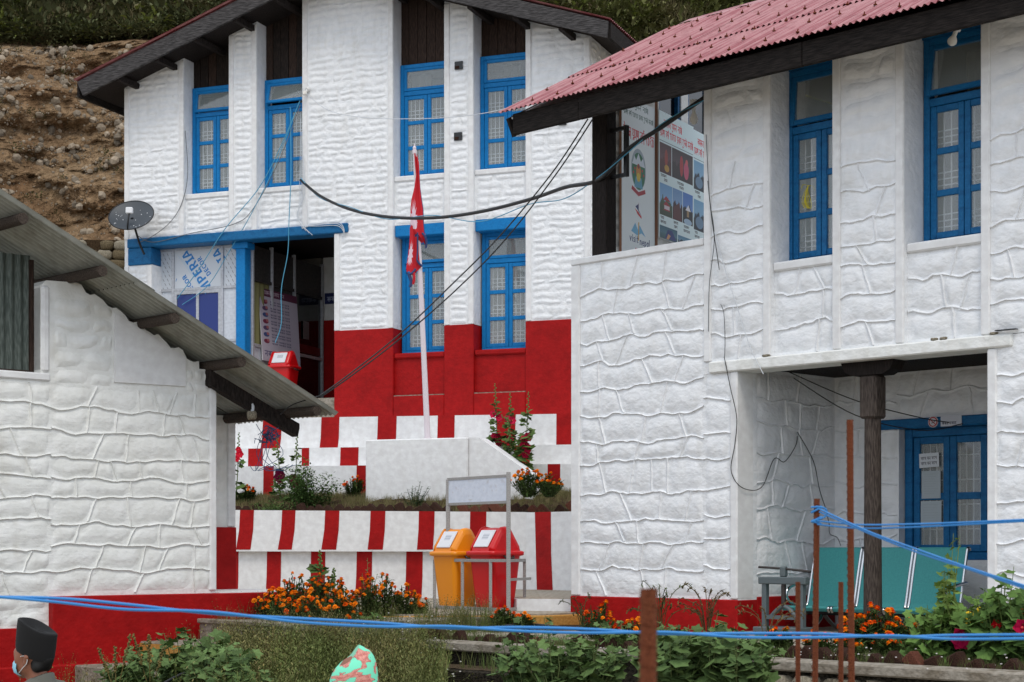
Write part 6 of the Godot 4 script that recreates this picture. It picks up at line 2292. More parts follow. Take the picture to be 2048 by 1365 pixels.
	for j in 7:
		oval(im, Vector2(40, 76 + j * 38), Vector2(22, 13), [Color(0.42, 0.14, 0.24), Color(0.30, 0.22, 0.36), Color(0.20, 0.27, 0.45)][j % 3])
		oval(im, Vector2(52, 70 + j * 38), Vector2(10, 9), Color(0.62, 0.36, 0.38))
		for l in 2:
			write(im, "va.na.ma.ka pa.la.va.aa.ma gha.na.va", Vector2(80, 66 + j * 38 + l * 15), Vector2(12, 9), 2, Color(0.25, 0.23, 0.34), true)
	write(im, "na.va.ka.ra", Vector2(20, 362), Vector2(24, 28), 5, Color(0.28, 0.25, 0.40))
	oval(im, Vector2(140, 372), Vector2(16, 22), Color(0.70, 0.40, 0.18))
	oval(im, Vector2(210, 376), Vector2(38, 36), Color(0.09, 0.12, 0.30))
	var mf := Transform3D(Basis(Vector3.UP, deg_to_rad(-21.199)), Vector3(-6.3877, 0, -28.8106))
	hang("health_poster", "purple headed health notice with small pictures, propped in the entrance above the red bin", "poster", im, 0.92, 1.22, mf * Transform3D(Basis(Vector3.UP, deg_to_rad(90 - 14)) * Basis(Vector3(0, 0, 1), deg_to_rad(-3)) * Basis(Vector3.RIGHT, deg_to_rad(-7)), Vector3(2.24, 4.70, -0.62)), "", 0.012)
	im = Image.create(200, 90, false, Image.FORMAT_RGB8)
	im.fill(Color(0.09, 0.13, 0.36))
	write(im, "ka.va.ra.ma", Vector2(24, 34), Vector2(36, 34), 7, Color(0.72, 0.76, 0.86))
	hang("name_plate", "small dark blue plate with white letters in the back of the entrance", "sign", im, 0.40, 0.19, mf * Transform3D(Basis.IDENTITY, Vector3(2.235, 5.90, -2.83)))
	im = Image.create(160, 220, false, Image.FORMAT_RGB8)
	im.fill(Color(0.40, 0.38, 0.38))
	for j in 9:
		stroke(im, [Vector2(18, 30 + j * 20), Vector2(140, 30 + j * 20)], 3, Color(0.28, 0.27, 0.28))
	hang("paper_notice", "grey paper notice on the dark door in the back of the entrance", "notice", im, 0.21, 0.30, mf * Transform3D(Basis(Vector3.UP, deg_to_rad(90)), Vector3(2.20, 5.22, -2.10)), "paper notices", 0.001)
	# papers on the porch window
	var bf := Transform3D(Basis(Vector3.UP, deg_to_rad(-45.2136)), Vector3(0.6525, 0, -18.125))
	for q in [["white paper slip with two lines, stuck topmost on the porch window", 3.03, 2.40, 0.22, 0.14, 2.0, 2], ["pale sheet of fine print under the topmost slip on the porch window", 3.055, 2.10, 0.21, 0.27, 0.0, 9], ["lowest pale sheet on the porch window, behind the blue rope", 3.045, 1.835, 0.23, 0.24, 0.0, 8]]:
		im = Image.create(160, int(160 * q[4] / q[3]), false, Image.FORMAT_RGB8)
		im.fill(Color(0.66, 0.70, 0.72) if q[6] > 2 else Color(0.80, 0.82, 0.84))
		for j in q[6]:
			if q[6] == 2:
				write(im, "va.ra.ya ma.na va.ra.pa", Vector2(14, 26 + j * 36), Vector2(14, 18), 3, Color(0.25, 0.25, 0.28))
			else:
				stroke(im, [Vector2(20, 24 + j * 18), Vector2(136 - (j % 3) * 14, 24 + j * 18)], 2, Color(0.52, 0.56, 0.58))
		hang("paper_notice", q[0], "notice", im, q[3], q[4], bf * Transform3D(Basis(Vector3(0, 0, 1), deg_to_rad(q[5])), Vector3(q[1], q[2], -1.715)), "paper notices", 0.001)
	# the round sign and the label on the porch beam
	im = Image.create(128, 128, false, Image.FORMAT_RGB8)
	im.fill(Color(0.80, 0.80, 0.82))
	for k in 26:
		var a := TAU * k / 25.0
		var a2 := TAU * (k + 1) / 25.0
		stroke(im, [Vector2(64, 64) + Vector2(cos(a), sin(a)) * 50, Vector2(64, 64) + Vector2(cos(a2), sin(a2)) * 50], 13, Color(0.70, 0.14, 0.16))
	stroke(im, [Vector2(34, 40), Vector2(94, 92)], 10, Color(0.70, 0.14, 0.16))
	stroke(im, [Vector2(46, 78), Vector2(84, 64), Vector2(88, 44)], 8, Color(0.20, 0.18, 0.18))
	var ro := thing("ban_sign", "small round red and white prohibition sign on the blue porch beam", "sign", bf * Vector3(3.275, 2.835, -1.566))
	ro.basis = bf.basis
	var disc := Mb.new()
	disc.tube(PackedVector3Array([Vector3(0, 0, -0.004), Vector3(0, 0, 0.003)]), 0.055, 24)
	part("plate", disc, M.paper, ro)
	var face := Mb.new()
	var fan := PackedVector3Array()
	for i in 24:
		var a := TAU * i / 24
		fan.append(Vector3(cos(a) * 0.054, sin(a) * 0.054, 0.0045))
	for i in 24:
		face.tri(Vector3(0, 0, 0.0045), fan[i], fan[(i + 1) % 24])
	for i in face.v.size():
		face.t[i] = Vector2(0.5 + face.v[i].x / 0.11, 0.5 - face.v[i].y / 0.11)
	part("print", face, printed(im), ro)
	im = Image.create(220, 110, false, Image.FORMAT_RGB8)
	im.fill(Color(0.80, 0.81, 0.84))
	write(im, "ka.va.ta na.va.ma.aa", Vector2(16, 66), Vector2(21, 24), 4.5, Color(0.18, 0.19, 0.28))
	hang("name_label", "white name label beside the round sign on the blue porch beam", "sign", im, 0.225, 0.10, bf * Transform3D(Basis.IDENTITY, Vector3(3.36, 2.785, -1.564)))


# Small printed pictures: sky, hills and a simple motif each.
func picture(im: Image, r: Rect2, kind: int) -> void:
	var top: Color = [Color(0.25, 0.08, 0.09), Color(0.16, 0.10, 0.11), Color(0.42, 0.62, 0.76), Color(0.30, 0.50, 0.62), Color(0.42, 0.62, 0.80), Color(0.40, 0.56, 0.74), Color(0.55, 0.68, 0.78), Color(0.25, 0.45, 0.74), Color(0.16, 0.36, 0.44)][kind]
	var low: Color = [Color(0.40, 0.13, 0.10), Color(0.20, 0.12, 0.12), Color(0.07, 0.18, 0.26), Color(0.10, 0.24, 0.30), Color(0.30, 0.40, 0.26), Color(0.25, 0.10, 0.10), Color(0.16, 0.26, 0.36), Color(0.06, 0.10, 0.14), Color(0.30, 0.52, 0.58)][kind]
	for y in int(r.size.y):
		for x in int(r.size.x):
			var f := y / r.size.y
			var ridge := 0.5 + 0.22 * nz.get_noise_2d(x * 0.02 + kind * 9.0, kind)
			var c := top.lerp(top.lightened(0.3), f) if f < ridge else low.lerp(low.darkened(0.4), f)
			c = c.lightened(maxf(0.0, 0.10 * nz.get_noise_2d(x * 0.12, y * 0.12 + kind * 30.0)))
			im.set_pixel(int(r.position.x) + x, mini(int(r.position.y) + y, im.get_height() - 1), c)
	var o := r.position
	var s := r.size
	match kind:
		0:
			oval(im, o + s * Vector2(0.55, 0.45), s * Vector2(0.13, 0.28), Color(0.60, 0.20, 0.12))
			oval(im, o + s * Vector2(0.6, 0.8), s * Vector2(0.2, 0.12), Color(0.72, 0.55, 0.16))
		1:
			oval(im, o + s * Vector2(0.45, 0.5), s * Vector2(0.08, 0.35), Color(0.66, 0.16, 0.18))
			oval(im, o + s * Vector2(0.68, 0.6), s * Vector2(0.12, 0.3), Color(0.76, 0.30, 0.42))
			oval(im, o + s * Vector2(0.7, 0.3), s * Vector2(0.06, 0.1), Color(0.80, 0.35, 0.35))
		2:
			oval(im, o + s * Vector2(0.5, 0.72), s * Vector2(0.34, 0.2), Color(0.40, 0.52, 0.62))
		4:
			for k in 3:
				poly_fill(im, PackedVector2Array([o + s * Vector2(0.28, 0.5 + 0.16 * k), o + s * Vector2(0.5, 0.36 + 0.16 * k), o + s * Vector2(0.86, 0.5 + 0.16 * k)]), Color(0.62, 0.13, 0.18))
			poly_fill(im, PackedVector2Array([o + s * Vector2(0.36, 0.66), o + s * Vector2(0.78, 0.66), o + s * Vector2(0.78, 0.78), o + s * Vector2(0.36, 0.78)]), Color(0.80, 0.76, 0.78))
		5:
			poly_fill(im, PackedVector2Array([o + s * Vector2(0.05, 0.98), o + s * Vector2(0.1, 0.6), o + s * Vector2(0.7, 0.4), o + s * Vector2(0.95, 0.98)]), Color(0.34, 0.14, 0.14))
		6:
			oval(im, o + s * Vector2(0.6, 0.5), s * Vector2(0.2, 0.4), Color(0.28, 0.14, 0.20))
		7:
			poly_fill(im, PackedVector2Array([o + s * Vector2(0.25, 0.56), o + s * Vector2(0.55, 0.36), o + s * Vector2(0.8, 0.56)]), Color(0.86, 0.86, 0.88))
			poly_fill(im, PackedVector2Array([o + s * Vector2(0.4, 0.56), o + s * Vector2(0.62, 0.56), o + s * Vector2(0.62, 0.76), o + s * Vector2(0.4, 0.76)]), Color(0.60, 0.50, 0.36))
			oval(im, o + s * Vector2(0.5, 0.92), s * Vector2(0.4, 0.1), Color(0.62, 0.72, 0.80))
		8:
			poly_fill(im, PackedVector2Array([o + s * Vector2(0.3, 0.9), o + s * Vector2(0.45, 0.2), o + s * Vector2(0.7, 0.15), o + s * Vector2(0.95, 0.9), o + s * Vector2(0.8, 0.9)]), Color(0.16, 0.22, 0.46))
			poly_fill(im, PackedVector2Array([o + s * Vector2(0.38, 0.95), o + s * Vector2(0.48, 0.5), o + s * Vector2(0.62, 0.6), o + s * Vector2(0.5, 0.95)]), Color(0.82, 0.60, 0.42))


# ---------------------------------------------------------------- cables and ropes

func cable(called: String, label: String, pts: Array, r: float, m: Material, group := "", steps := 8) -> void:
	var at: Vector3 = pts[0]
	var rel := []
	for p in pts:
		rel.append(p - at)
	single(called, rope(rel, r, steps, 8 if r > 0.01 else 5), m, label, "rope" if "rope" in called else "cable", group, at)


# Several strands that hang together: one thing, a part for each strand.
func bundle(called: String, label: String, category: String) -> Node3D:
	return thing(called, label, category)


func strand(o: Node3D, called: String, pts: Array, r: float, m: Material) -> void:
	part(called, rope(pts, r, 8, 8 if r > 0.004 else 5), m, o)


func build_cables() -> void:
	# the thick black cable between the two buildings
	var a := main_at(3.29, 7.43, 0.03)
	var b := balcony_at(1.68, 6.02, -0.10)
	var mid := [a, Vector3(-2.918, 6.981, -26.600), Vector3(-2.370, 6.581, -25.600), Vector3(-1.743, 6.262, -24.500), Vector3(-1.047, 6.001, -23.200), Vector3(-0.399, 5.811, -21.800), Vector3(0.208, 5.646, -20.200), Vector3(0.575, 5.536, -19.000), balcony_at(0.30, 5.40, -0.05), Vector3(1.171, 5.657, -17.750), Vector3(1.513, 5.801, -17.300), b]
	cable("power_cable", "thick black power cable sagging from the large building to the balcony building", mid, 0.022, M.black_rubber)
	var wob := []
	for i in mid.size():
		var p: Vector3 = mid[i]
		wob.append(p + Vector3(0, -0.035 if i % 2 else 0.03, 0.02) + Vector3(0, -0.09 if i > 4 and i < 8 else 0.0, 0))
	cable("blue_wire", "thin light blue wire twisted along the thick black cable", wob, 0.006, M.cyan_wire)
	# two dark wires from under the red roof down to the shed
	var b2 := bundle("service_wires", "pair of thin dark wires running from the red roof down to the shed eave", "cable")
	for k in 2:
		var d := 0.05 * k
		strand(b2, "wire", [Vector3(0.771, 5.972, -17.750) + Vector3(d, 0, 0), Vector3(0.414, 5.461, -17.900) + Vector3(d, 0, 0), Vector3(-0.123, 4.830, -18.000) + Vector3(d * 1.4, -d * 0.4, 0), Vector3(-0.612, 4.336, -18.000) + Vector3(d, -d, 0), Vector3(-1.139, 3.797, -17.800) + Vector3(0, -d, 0), Vector3(-1.620, 3.360, -17.500) + Vector3(0, -d * 0.6, 0), Vector3(-1.882, 3.109, -17.150) + Vector3(0, -d * 0.3, 0)], 0.0075, M.black_wire)
	cable("service_wire", "short dark wire end drooping below the shed roof edge", [Vector3(-1.882, 3.109, -17.150), Vector3(-2.145, 3.017, -17.100), Vector3(-2.267, 2.919, -17.100)], 0.006, M.black_wire)
	cable("pale_wire", "thin white wire sagging across the front of the large building", [main_at(3.40, 8.78, 0.06), Vector3(-2.766, 8.273, -26.600), Vector3(-2.110, 8.018, -26.000), Vector3(-1.171, 7.764, -25.000), Vector3(-0.430, 7.455, -23.500), Vector3(0.221, 7.098, -21.500), Vector3(0.746, 6.647, -19.200)], 0.005, M.pale_wire)
	cable("blue_wire", "light blue wire slanting from the upper window down to the aluminium screen", [main_at(3.28, 8.68, 0.04), main_at(2.95, 8.0, 0.05), main_at(2.55, 7.35, 0.06), main_at(1.95, 6.75, 0.07), main_at(1.35, 6.15, -0.1), main_at(0.85, 5.72, -0.25)], 0.007, M.cyan_wire)
	cable("blue_wire", "second light blue wire slanting down past the film panel to the blue panes", [main_at(3.27, 8.66, 0.05), main_at(2.85, 7.7, 0.06), main_at(2.42, 6.95, 0.07), main_at(1.95, 6.4, -0.05), main_at(1.45, 5.9, -0.22), main_at(0.95, 5.62, -0.25)], 0.006, M.cyan_wire)
	cable("grey_wire", "dark grey wire drooping from the upper window along the wall", [main_at(3.28, 8.62, 0.03), main_at(2.9, 7.75, 0.04), main_at(2.45, 7.05, 0.04), main_at(2.1, 6.82, 0.04), main_at(1.3, 6.72, 0.045), main_at(0.6, 6.62, 0.05), main_at(0.3, 6.74, 0.06)], 0.006, M.grey_wire)
	cable("blue_wire", "light blue wire hanging straight down before the entrance", [main_at(3.1, 8.6, 0.03), main_at(3.12, 7.6, 0.04), main_at(3.09, 6.8, 0.05), main_at(3.04, 6.3, 0.0), main_at(2.9, 5.75, -0.05), main_at(2.88, 5.2, -0.08), main_at(2.76, 4.9, -0.1)], 0.007, M.cyan_wire)
	b2 = bundle("pale_wires", "bundle of pale wires hanging down beside the pier above the entrance beam", "cable")
	for k in 4:
		strand(b2, "wire", [main_at(3.29 + 0.015 * k, 8.4 - 0.2 * k, 0.03), main_at(3.27 + 0.03 * k, 7.2, 0.04), main_at(3.26 - 0.01 * k, 6.85, 0.05), main_at(3.33 + 0.06 * k, 6.66 - 0.04 * k, 0.055)], 0.004, M.pale_wire)
	b2 = bundle("wire_loops", "pale loops of spare wire lying along the end of the entrance beam", "cable")
	for k in 3:
		strand(b2, "wire", [main_at(3.32, 6.66 + 0.02 * k, 0.05), main_at(3.6, 6.72 - 0.02 * k, 0.055), main_at(3.95, 6.72 - 0.03 * k, 0.055), main_at(4.06, 6.60 - 0.03 * k, 0.05), main_at(4.02, 6.48, 0.03)], 0.005, M.pale_wire)
	cable("grey_wire", "thin grey wire from the first upper window down to the satellite dish", [main_at(1.16, 8.4, 0.0), main_at(1.22, 7.7, 0.02), main_at(1.12, 7.25, 0.02), main_at(0.92, 6.95, 0.03), main_at(0.62, 6.74, 0.05), main_at(0.3, 6.62, 0.06)], 0.006, M.grey_wire)
	# loose wires on the balcony building
	cable("loose_wire", "black wire hanging in loops from the beam into the porch", [balcony_at(1.98, 3.44, 0.03), balcony_at(2.06, 3.15, 0.04), balcony_at(2.13, 2.85, 0.03), balcony_at(2.10, 2.60, 0.02), balcony_at(2.06, 2.35, 0.025), balcony_at(2.14, 2.19, -0.04), balcony_at(2.135, 2.2, -0.35), balcony_at(2.135, 2.48, -0.55), balcony_at(2.135, 2.46, -0.72), balcony_at(2.135, 2.62, -0.9), balcony_at(2.135, 2.72, -0.93)], 0.0042, M.black_wire)
	cable("loose_wire", "black wire running down the porch side wall to the knotted bar", [balcony_at(2.135, 2.76, -0.93), balcony_at(2.135, 2.6, -1.1), balcony_at(2.135, 2.45, -1.22), balcony_at(2.14, 2.2, -1.3), balcony_at(2.16, 2.0, -1.38), balcony_at(2.2, 1.85, -1.38)], 0.0042, M.black_wire)
	cable("loose_wire", "black wire curling down behind the end of the bench", [balcony_at(2.2, 1.85, -1.38), balcony_at(2.22, 1.76, -1.36), balcony_at(2.35, 1.72, -1.3), balcony_at(2.46, 1.64, -1.2)], 0.0042, M.black_wire)
	cable("loose_wire", "pale and dark wire hanging down the wall beside the corner balcony", [balcony_at(1.76, 5.6, 0.03), balcony_at(1.80, 5.0, 0.03), balcony_at(1.86, 4.6, 0.03), balcony_at(1.80, 4.15, 0.03), balcony_at(1.79, 3.7, 0.03)], 0.0042, M.grey_wire)
	cable("loose_wire", "long pale wire slanting down the wall and over the porch beam", [balcony_at(1.86, 4.65, 0.03), balcony_at(2.0, 4.25, 0.03), balcony_at(2.16, 3.85, 0.035), balcony_at(2.3, 3.5, 0.04), balcony_at(2.46, 3.24, 0.05)], 0.0042, M.pale_wire)
	cable("loose_wire", "black stub of wire sticking out of the wall above the porch beam", [balcony_at(1.93, 3.95, 0.02), balcony_at(1.98, 3.85, 0.035), balcony_at(1.99, 3.6, 0.03), balcony_at(1.985, 3.44, 0.03)], 0.0042, M.grey_wire)
	cable("loose_wire", "dark twisted wires crossing on the wall beside the balcony window", [balcony_at(1.78, 5.15, 0.03), balcony_at(1.83, 4.8, 0.035), balcony_at(1.89, 4.45, 0.03), balcony_at(1.92, 4.28, 0.03)], 0.0042, M.black_wire)
	b2 = bundle("porch_wires", "two thin dark wires strung across the porch to the blue beam", "cable")
	for k in 2:
		strand(b2, "wire", [balcony_at(2.5 + 0.05 * k, 3.28 - 0.06 * k, -0.3), balcony_at(2.9, 3.02 - 0.14 * k, -0.8), balcony_at(3.3, 2.86 - 0.12 * k, -1.3), balcony_at(3.46 + 0.15 * k, 2.82 - 0.02 * k, -1.55)], 0.005, M.black_wire)
	# blue ropes
	b2 = bundle("blue_rope", "long doubled light blue rope stretched across the whole yard", "rope")
	var b3 := bundle("blue_rope", "level doubled blue rope tied from the knotted bar towards the porch window", "rope")
	var b4 := bundle("blue_rope", "slanting doubled blue rope from the knotted bar down to the leafy plants", "rope")
	for k in 2:
		var w := []
		for q in [Vector3(-1.611, 1.459, -5.300), Vector3(-1.397, 1.446, -5.350), Vector3(-1.194, 1.426, -5.400), Vector3(-0.941, 1.404, -5.450), Vector3(-0.666, 1.378, -5.500), Vector3(-0.415, 1.364, -5.500), Vector3(-0.195, 1.356, -5.500), Vector3(0.025, 1.350, -5.500), Vector3(0.245, 1.344, -5.500), Vector3(0.481, 1.338, -5.500), Vector3(0.717, 1.331, -5.500), Vector3(0.968, 1.330, -5.500), Vector3(1.188, 1.327, -5.500), Vector3(1.377, 1.325, -5.500), Vector3(1.645, 1.332, -5.400)]:
			var i := w.size()
			w.append(q + Vector3(0, (-0.0055 if k else 0.0055) * (1.0 if i % 3 else -0.5) - (0.0045 if k and i == 2 else 0.0), 0.008 * k))
		strand(b2, "strand", w, 0.0047, M.blue_rope)
	for k in 2:
		var s := 3.0 if k else -3.0
		strand(b3, "strand", [Vector3(1.019, 1.690, -5.830) + Vector3(0, -s * 0.00200, 0), Vector3(1.114, 1.674, -5.600) + Vector3(0, -s * 0.00192, 0), Vector3(1.221, 1.673, -5.300) + Vector3(0, -s * 0.00151, 0), Vector3(1.335, 1.677, -5.100) + Vector3(0, -s * 0.00102, 0), Vector3(1.478, 1.684, -4.900) + Vector3(0, -s * 0.00070, 0)], 0.003, M.blue_rope)
		strand(b4, "strand", [Vector3(1.024, 1.730, -5.820) + Vector3(0, -s * 0.00166, 0), Vector3(1.105, 1.652, -5.400) + Vector3(0, -s * 0.00093, 0), Vector3(1.166, 1.594, -5.000) + Vector3(0, -s * 0.00143, 0), Vector3(1.230, 1.549, -4.700) + Vector3(0, -s * 0.00067, 0), Vector3(1.297, 1.496, -4.300) + Vector3(0, -s * 0.00123, 0)], 0.0033, M.blue_rope)
	var kn := Mb.new()
	var c: Vector3 = Vector3(1.018, 1.714, -5.850)
	for q in [[0.028, 0.0], [0.02, 0.01], [-0.012, 0.008], [-0.024, -0.004]]:
		var ring := []
		for i in 11:
			var t := TAU * i / 10.0
			ring.append(Vector3(cos(t) * 0.016, q[0] + q[1] * cos(t), sin(t) * 0.016))
		kn.tube(curve(ring, 2), 0.0036, 6, false)
	kn.tube(curve([Vector3(-0.004, 0.03, 0.016), Vector3(0.028, 0.022, 0.016), Vector3(0.03, 0.0, 0.014), Vector3(0.008, -0.012, 0.018), Vector3(-0.015, -0.02, 0.012)], 4), 0.0036, 6)
	single("rope_knot", kn, M.blue_rope, "knot of blue rope wound round the knotted rusty bar", "rope", "", c)
	# a bundle of yellow string in the nearer upper window of the balcony building
	var y := Mb.new()
	for i in 9:
		var e := rng.randf_range(-0.09, 0.09)
		y.tube(curve([Vector3(0.03, 0.26, 0), Vector3(e * 0.4, 0.17, 0.004), Vector3(e, 0.05 + rng.randf_range(-0.02, 0.04), 0.0), Vector3(e * 0.6 + 0.02, -0.04, 0.004), Vector3(e * 0.2 - 0.02, 0.04, 0.0), Vector3(0.0, 0.2, 0.005)], 4), 0.004, 4, false)
	y.tube(curve([Vector3(0.03, 0.26, 0), Vector3(-0.04, 0.27, 0), Vector3(-0.06, 0.22, 0)], 4), 0.004, 4)
	y.tube(curve([Vector3(0.03, 0.26, 0), Vector3(0.09, 0.25, 0), Vector3(0.11, 0.2, 0)], 4), 0.004, 4)
	for i in y.v.size():
		y.v[i] *= 0.72
	single("yellow_string", y, M.yellow_rope, "bundle of yellow string tied to the window beside the corner balcony", "string", "", balcony_at(2.70, 4.83, -0.29))
	cable("garden_hose", "black hose lying over the weeds beside the pale steps", [Vector3(-2.524, 0.607, -12.200), Vector3(-2.444, 0.671, -12.600), Vector3(-2.355, 0.716, -13.000), Vector3(-2.267, 0.750, -13.400), Vector3(-2.184, 0.748, -13.800)], 0.012, M.black_rubber)
	cable("garden_hose", "black hose lying along the edge of the pavement behind the orange flowers", [Vector3(-0.068, 0.866, -16.900), Vector3(0.126, 0.876, -16.900), Vector3(0.317, 0.870, -16.800), Vector3(0.550, 0.851, -16.600), Vector3(0.708, 0.841, -16.400)], 0.014, M.black_rubber)



# ---------------------------------------------------------------- people

func seated_person(called: String, label: String, at: Vector3, yaw: float, k: float, cloth: Material, lower: Material) -> Node3D:
	var o := thing(called, label, "person", at, yaw, "")
	# skin: head, neck, hands, feet in one mesh with the trunk under the clothes
	var b := Mb.new()
	var head := [
		[Vector3(0, 1.20, -0.012), Vector3(0, 1.185, 0.01), 0.086, 0.084], [Vector3(0, 1.185, -0.045), Vector3(0, 1.17, -0.03), 0.078, 0.076],
		[Vector3(0, 1.15, 0.038), Vector3(0, 1.10, 0.05), 0.064, 0.050], [Vector3(-0.035, 1.10, 0.02), Vector3(0, 1.075, 0.07), 0.040, 0.030], [Vector3(0.035, 1.10, 0.02), Vector3(0, 1.075, 0.07), 0.040, 0.030],
		[Vector3(-0.04, 1.14, 0.06), Vector3(-0.03, 1.125, 0.07), 0.026, 0.022], [Vector3(0.04, 1.14, 0.06), Vector3(0.03, 1.125, 0.07), 0.026, 0.022],
		[Vector3(0, 1.165, 0.092), Vector3(0, 1.125, 0.112), 0.012, 0.016], [Vector3(-0.035, 1.185, 0.078), Vector3(0.035, 1.185, 0.078), 0.018, 0.018],
		[Vector3(-0.018, 1.098, 0.092), Vector3(0.018, 1.098, 0.092), 0.012, 0.012],
		[Vector3(0, 1.10, -0.015), Vector3(0, 0.97, -0.045), 0.056, 0.066]]
	flesh(head, 0.006, 0.03, b)
	for s in [-1.0, 1.0]:
		flesh([[Vector3(0.080 * s, 1.172, -0.006), Vector3(0.088 * s, 1.160, -0.018), 0.012, 0.012], [Vector3(0.088 * s, 1.160, -0.018), Vector3(0.084 * s, 1.125, -0.008), 0.012, 0.009], [Vector3(0.078 * s, 1.150, -0.002), Vector3(0.078 * s, 1.128, 0.0), 0.010, 0.010]], 0.004, 0.012, b)
	# the hand of each side rests on the thigh, fingers a little curled
	for s in [-1.0, 1.0]:
		var w := Vector3(0.115 * s, 0.605, 0.30)
		var hand := [[w + Vector3(0, 0.01, -0.05), w, 0.026, 0.024], [w, w + Vector3(0.0, -0.004, 0.055), 0.024, 0.026]]
		flesh(hand, 0.005, 0.02, b)
		for f in 4:
			var fx := (f - 1.5) * 0.019
			var ln: float = [0.034, 0.042, 0.045, 0.036][f]
			var a := w + Vector3(fx, -0.002, 0.065)
			var c := a + Vector3(fx * 0.15, -0.006, ln)
			flesh([[a, c, 0.0095, 0.009], [c, c + Vector3(0, -0.024, ln * 0.6), 0.009, 0.0075]], 0.004, 0.008, b)
		flesh([[w + Vector3(-0.02 * s, 0, 0.02), w + Vector3(-0.048 * s, -0.006, 0.05), 0.012, 0.010], [w + Vector3(-0.048 * s, -0.006, 0.05), w + Vector3(-0.052 * s, -0.012, 0.08), 0.010, 0.008]], 0.004, 0.01, b)
	part("body", b, M.skin, o)
	# upper clothes over trunk and arms, lower clothes over the legs
	b = Mb.new()
	var up := [[Vector3(-0.08, 0.52, -0.02), Vector3(0.08, 0.52, -0.02), 0.135, 0.135], [Vector3(0, 0.55, -0.02), Vector3(0, 0.78, -0.05), 0.15, 0.145], [Vector3(-0.08, 0.86, -0.05), Vector3(0.08, 0.86, -0.05), 0.125, 0.125],
		[Vector3(-0.165, 0.945, -0.05), Vector3(-0.06, 0.985, -0.05), 0.066, 0.062], [Vector3(0.165, 0.945, -0.05), Vector3(0.06, 0.985, -0.05), 0.066, 0.062]]
	for s in [-1.0, 1.0]:
		up.append([Vector3(0.19 * s, 0.93, -0.05), Vector3(0.25 * s, 0.68, -0.02), 0.064, 0.052])
		up.append([Vector3(0.25 * s, 0.68, -0.02), Vector3(0.12 * s, 0.61, 0.25), 0.052, 0.038])
	flesh(up, 0.013, 0.05, b)
	part("upper_clothes", b, cloth, o)
	b = Mb.new()
	var low := [[Vector3(-0.09, 0.47, 0.0), Vector3(0.09, 0.47, 0.0), 0.12, 0.12]]
	for s in [-1.0, 1.0]:
		low.append([Vector3(0.1 * s, 0.49, 0.03), Vector3(0.12 * s, 0.49, 0.44), 0.092, 0.07])
		low.append([Vector3(0.12 * s, 0.49, 0.44), Vector3(0.13 * s, 0.10, 0.46), 0.068, 0.05])
	flesh(low, 0.015, 0.04, b)
	part("lower_clothes", b, lower, o)
	for s in [-1.0, 1.0]:
		b = Mb.new()
		flesh([[Vector3(0.13 * s, 0.045, 0.42), Vector3(0.135 * s, 0.04, 0.60), 0.045, 0.038]], 0.01, 0.02, b)
		part("shoe", b, M.black_metal, o)
		var e := Mb.new()
		e.ball(Vector3(0.032 * s, 1.160, 0.083), Vector3(0.013, 0.010, 0.012), 10, 8)
		part("eye", e, M.eye_white, o)
	o.scale = Vector3.ONE * k
	return o


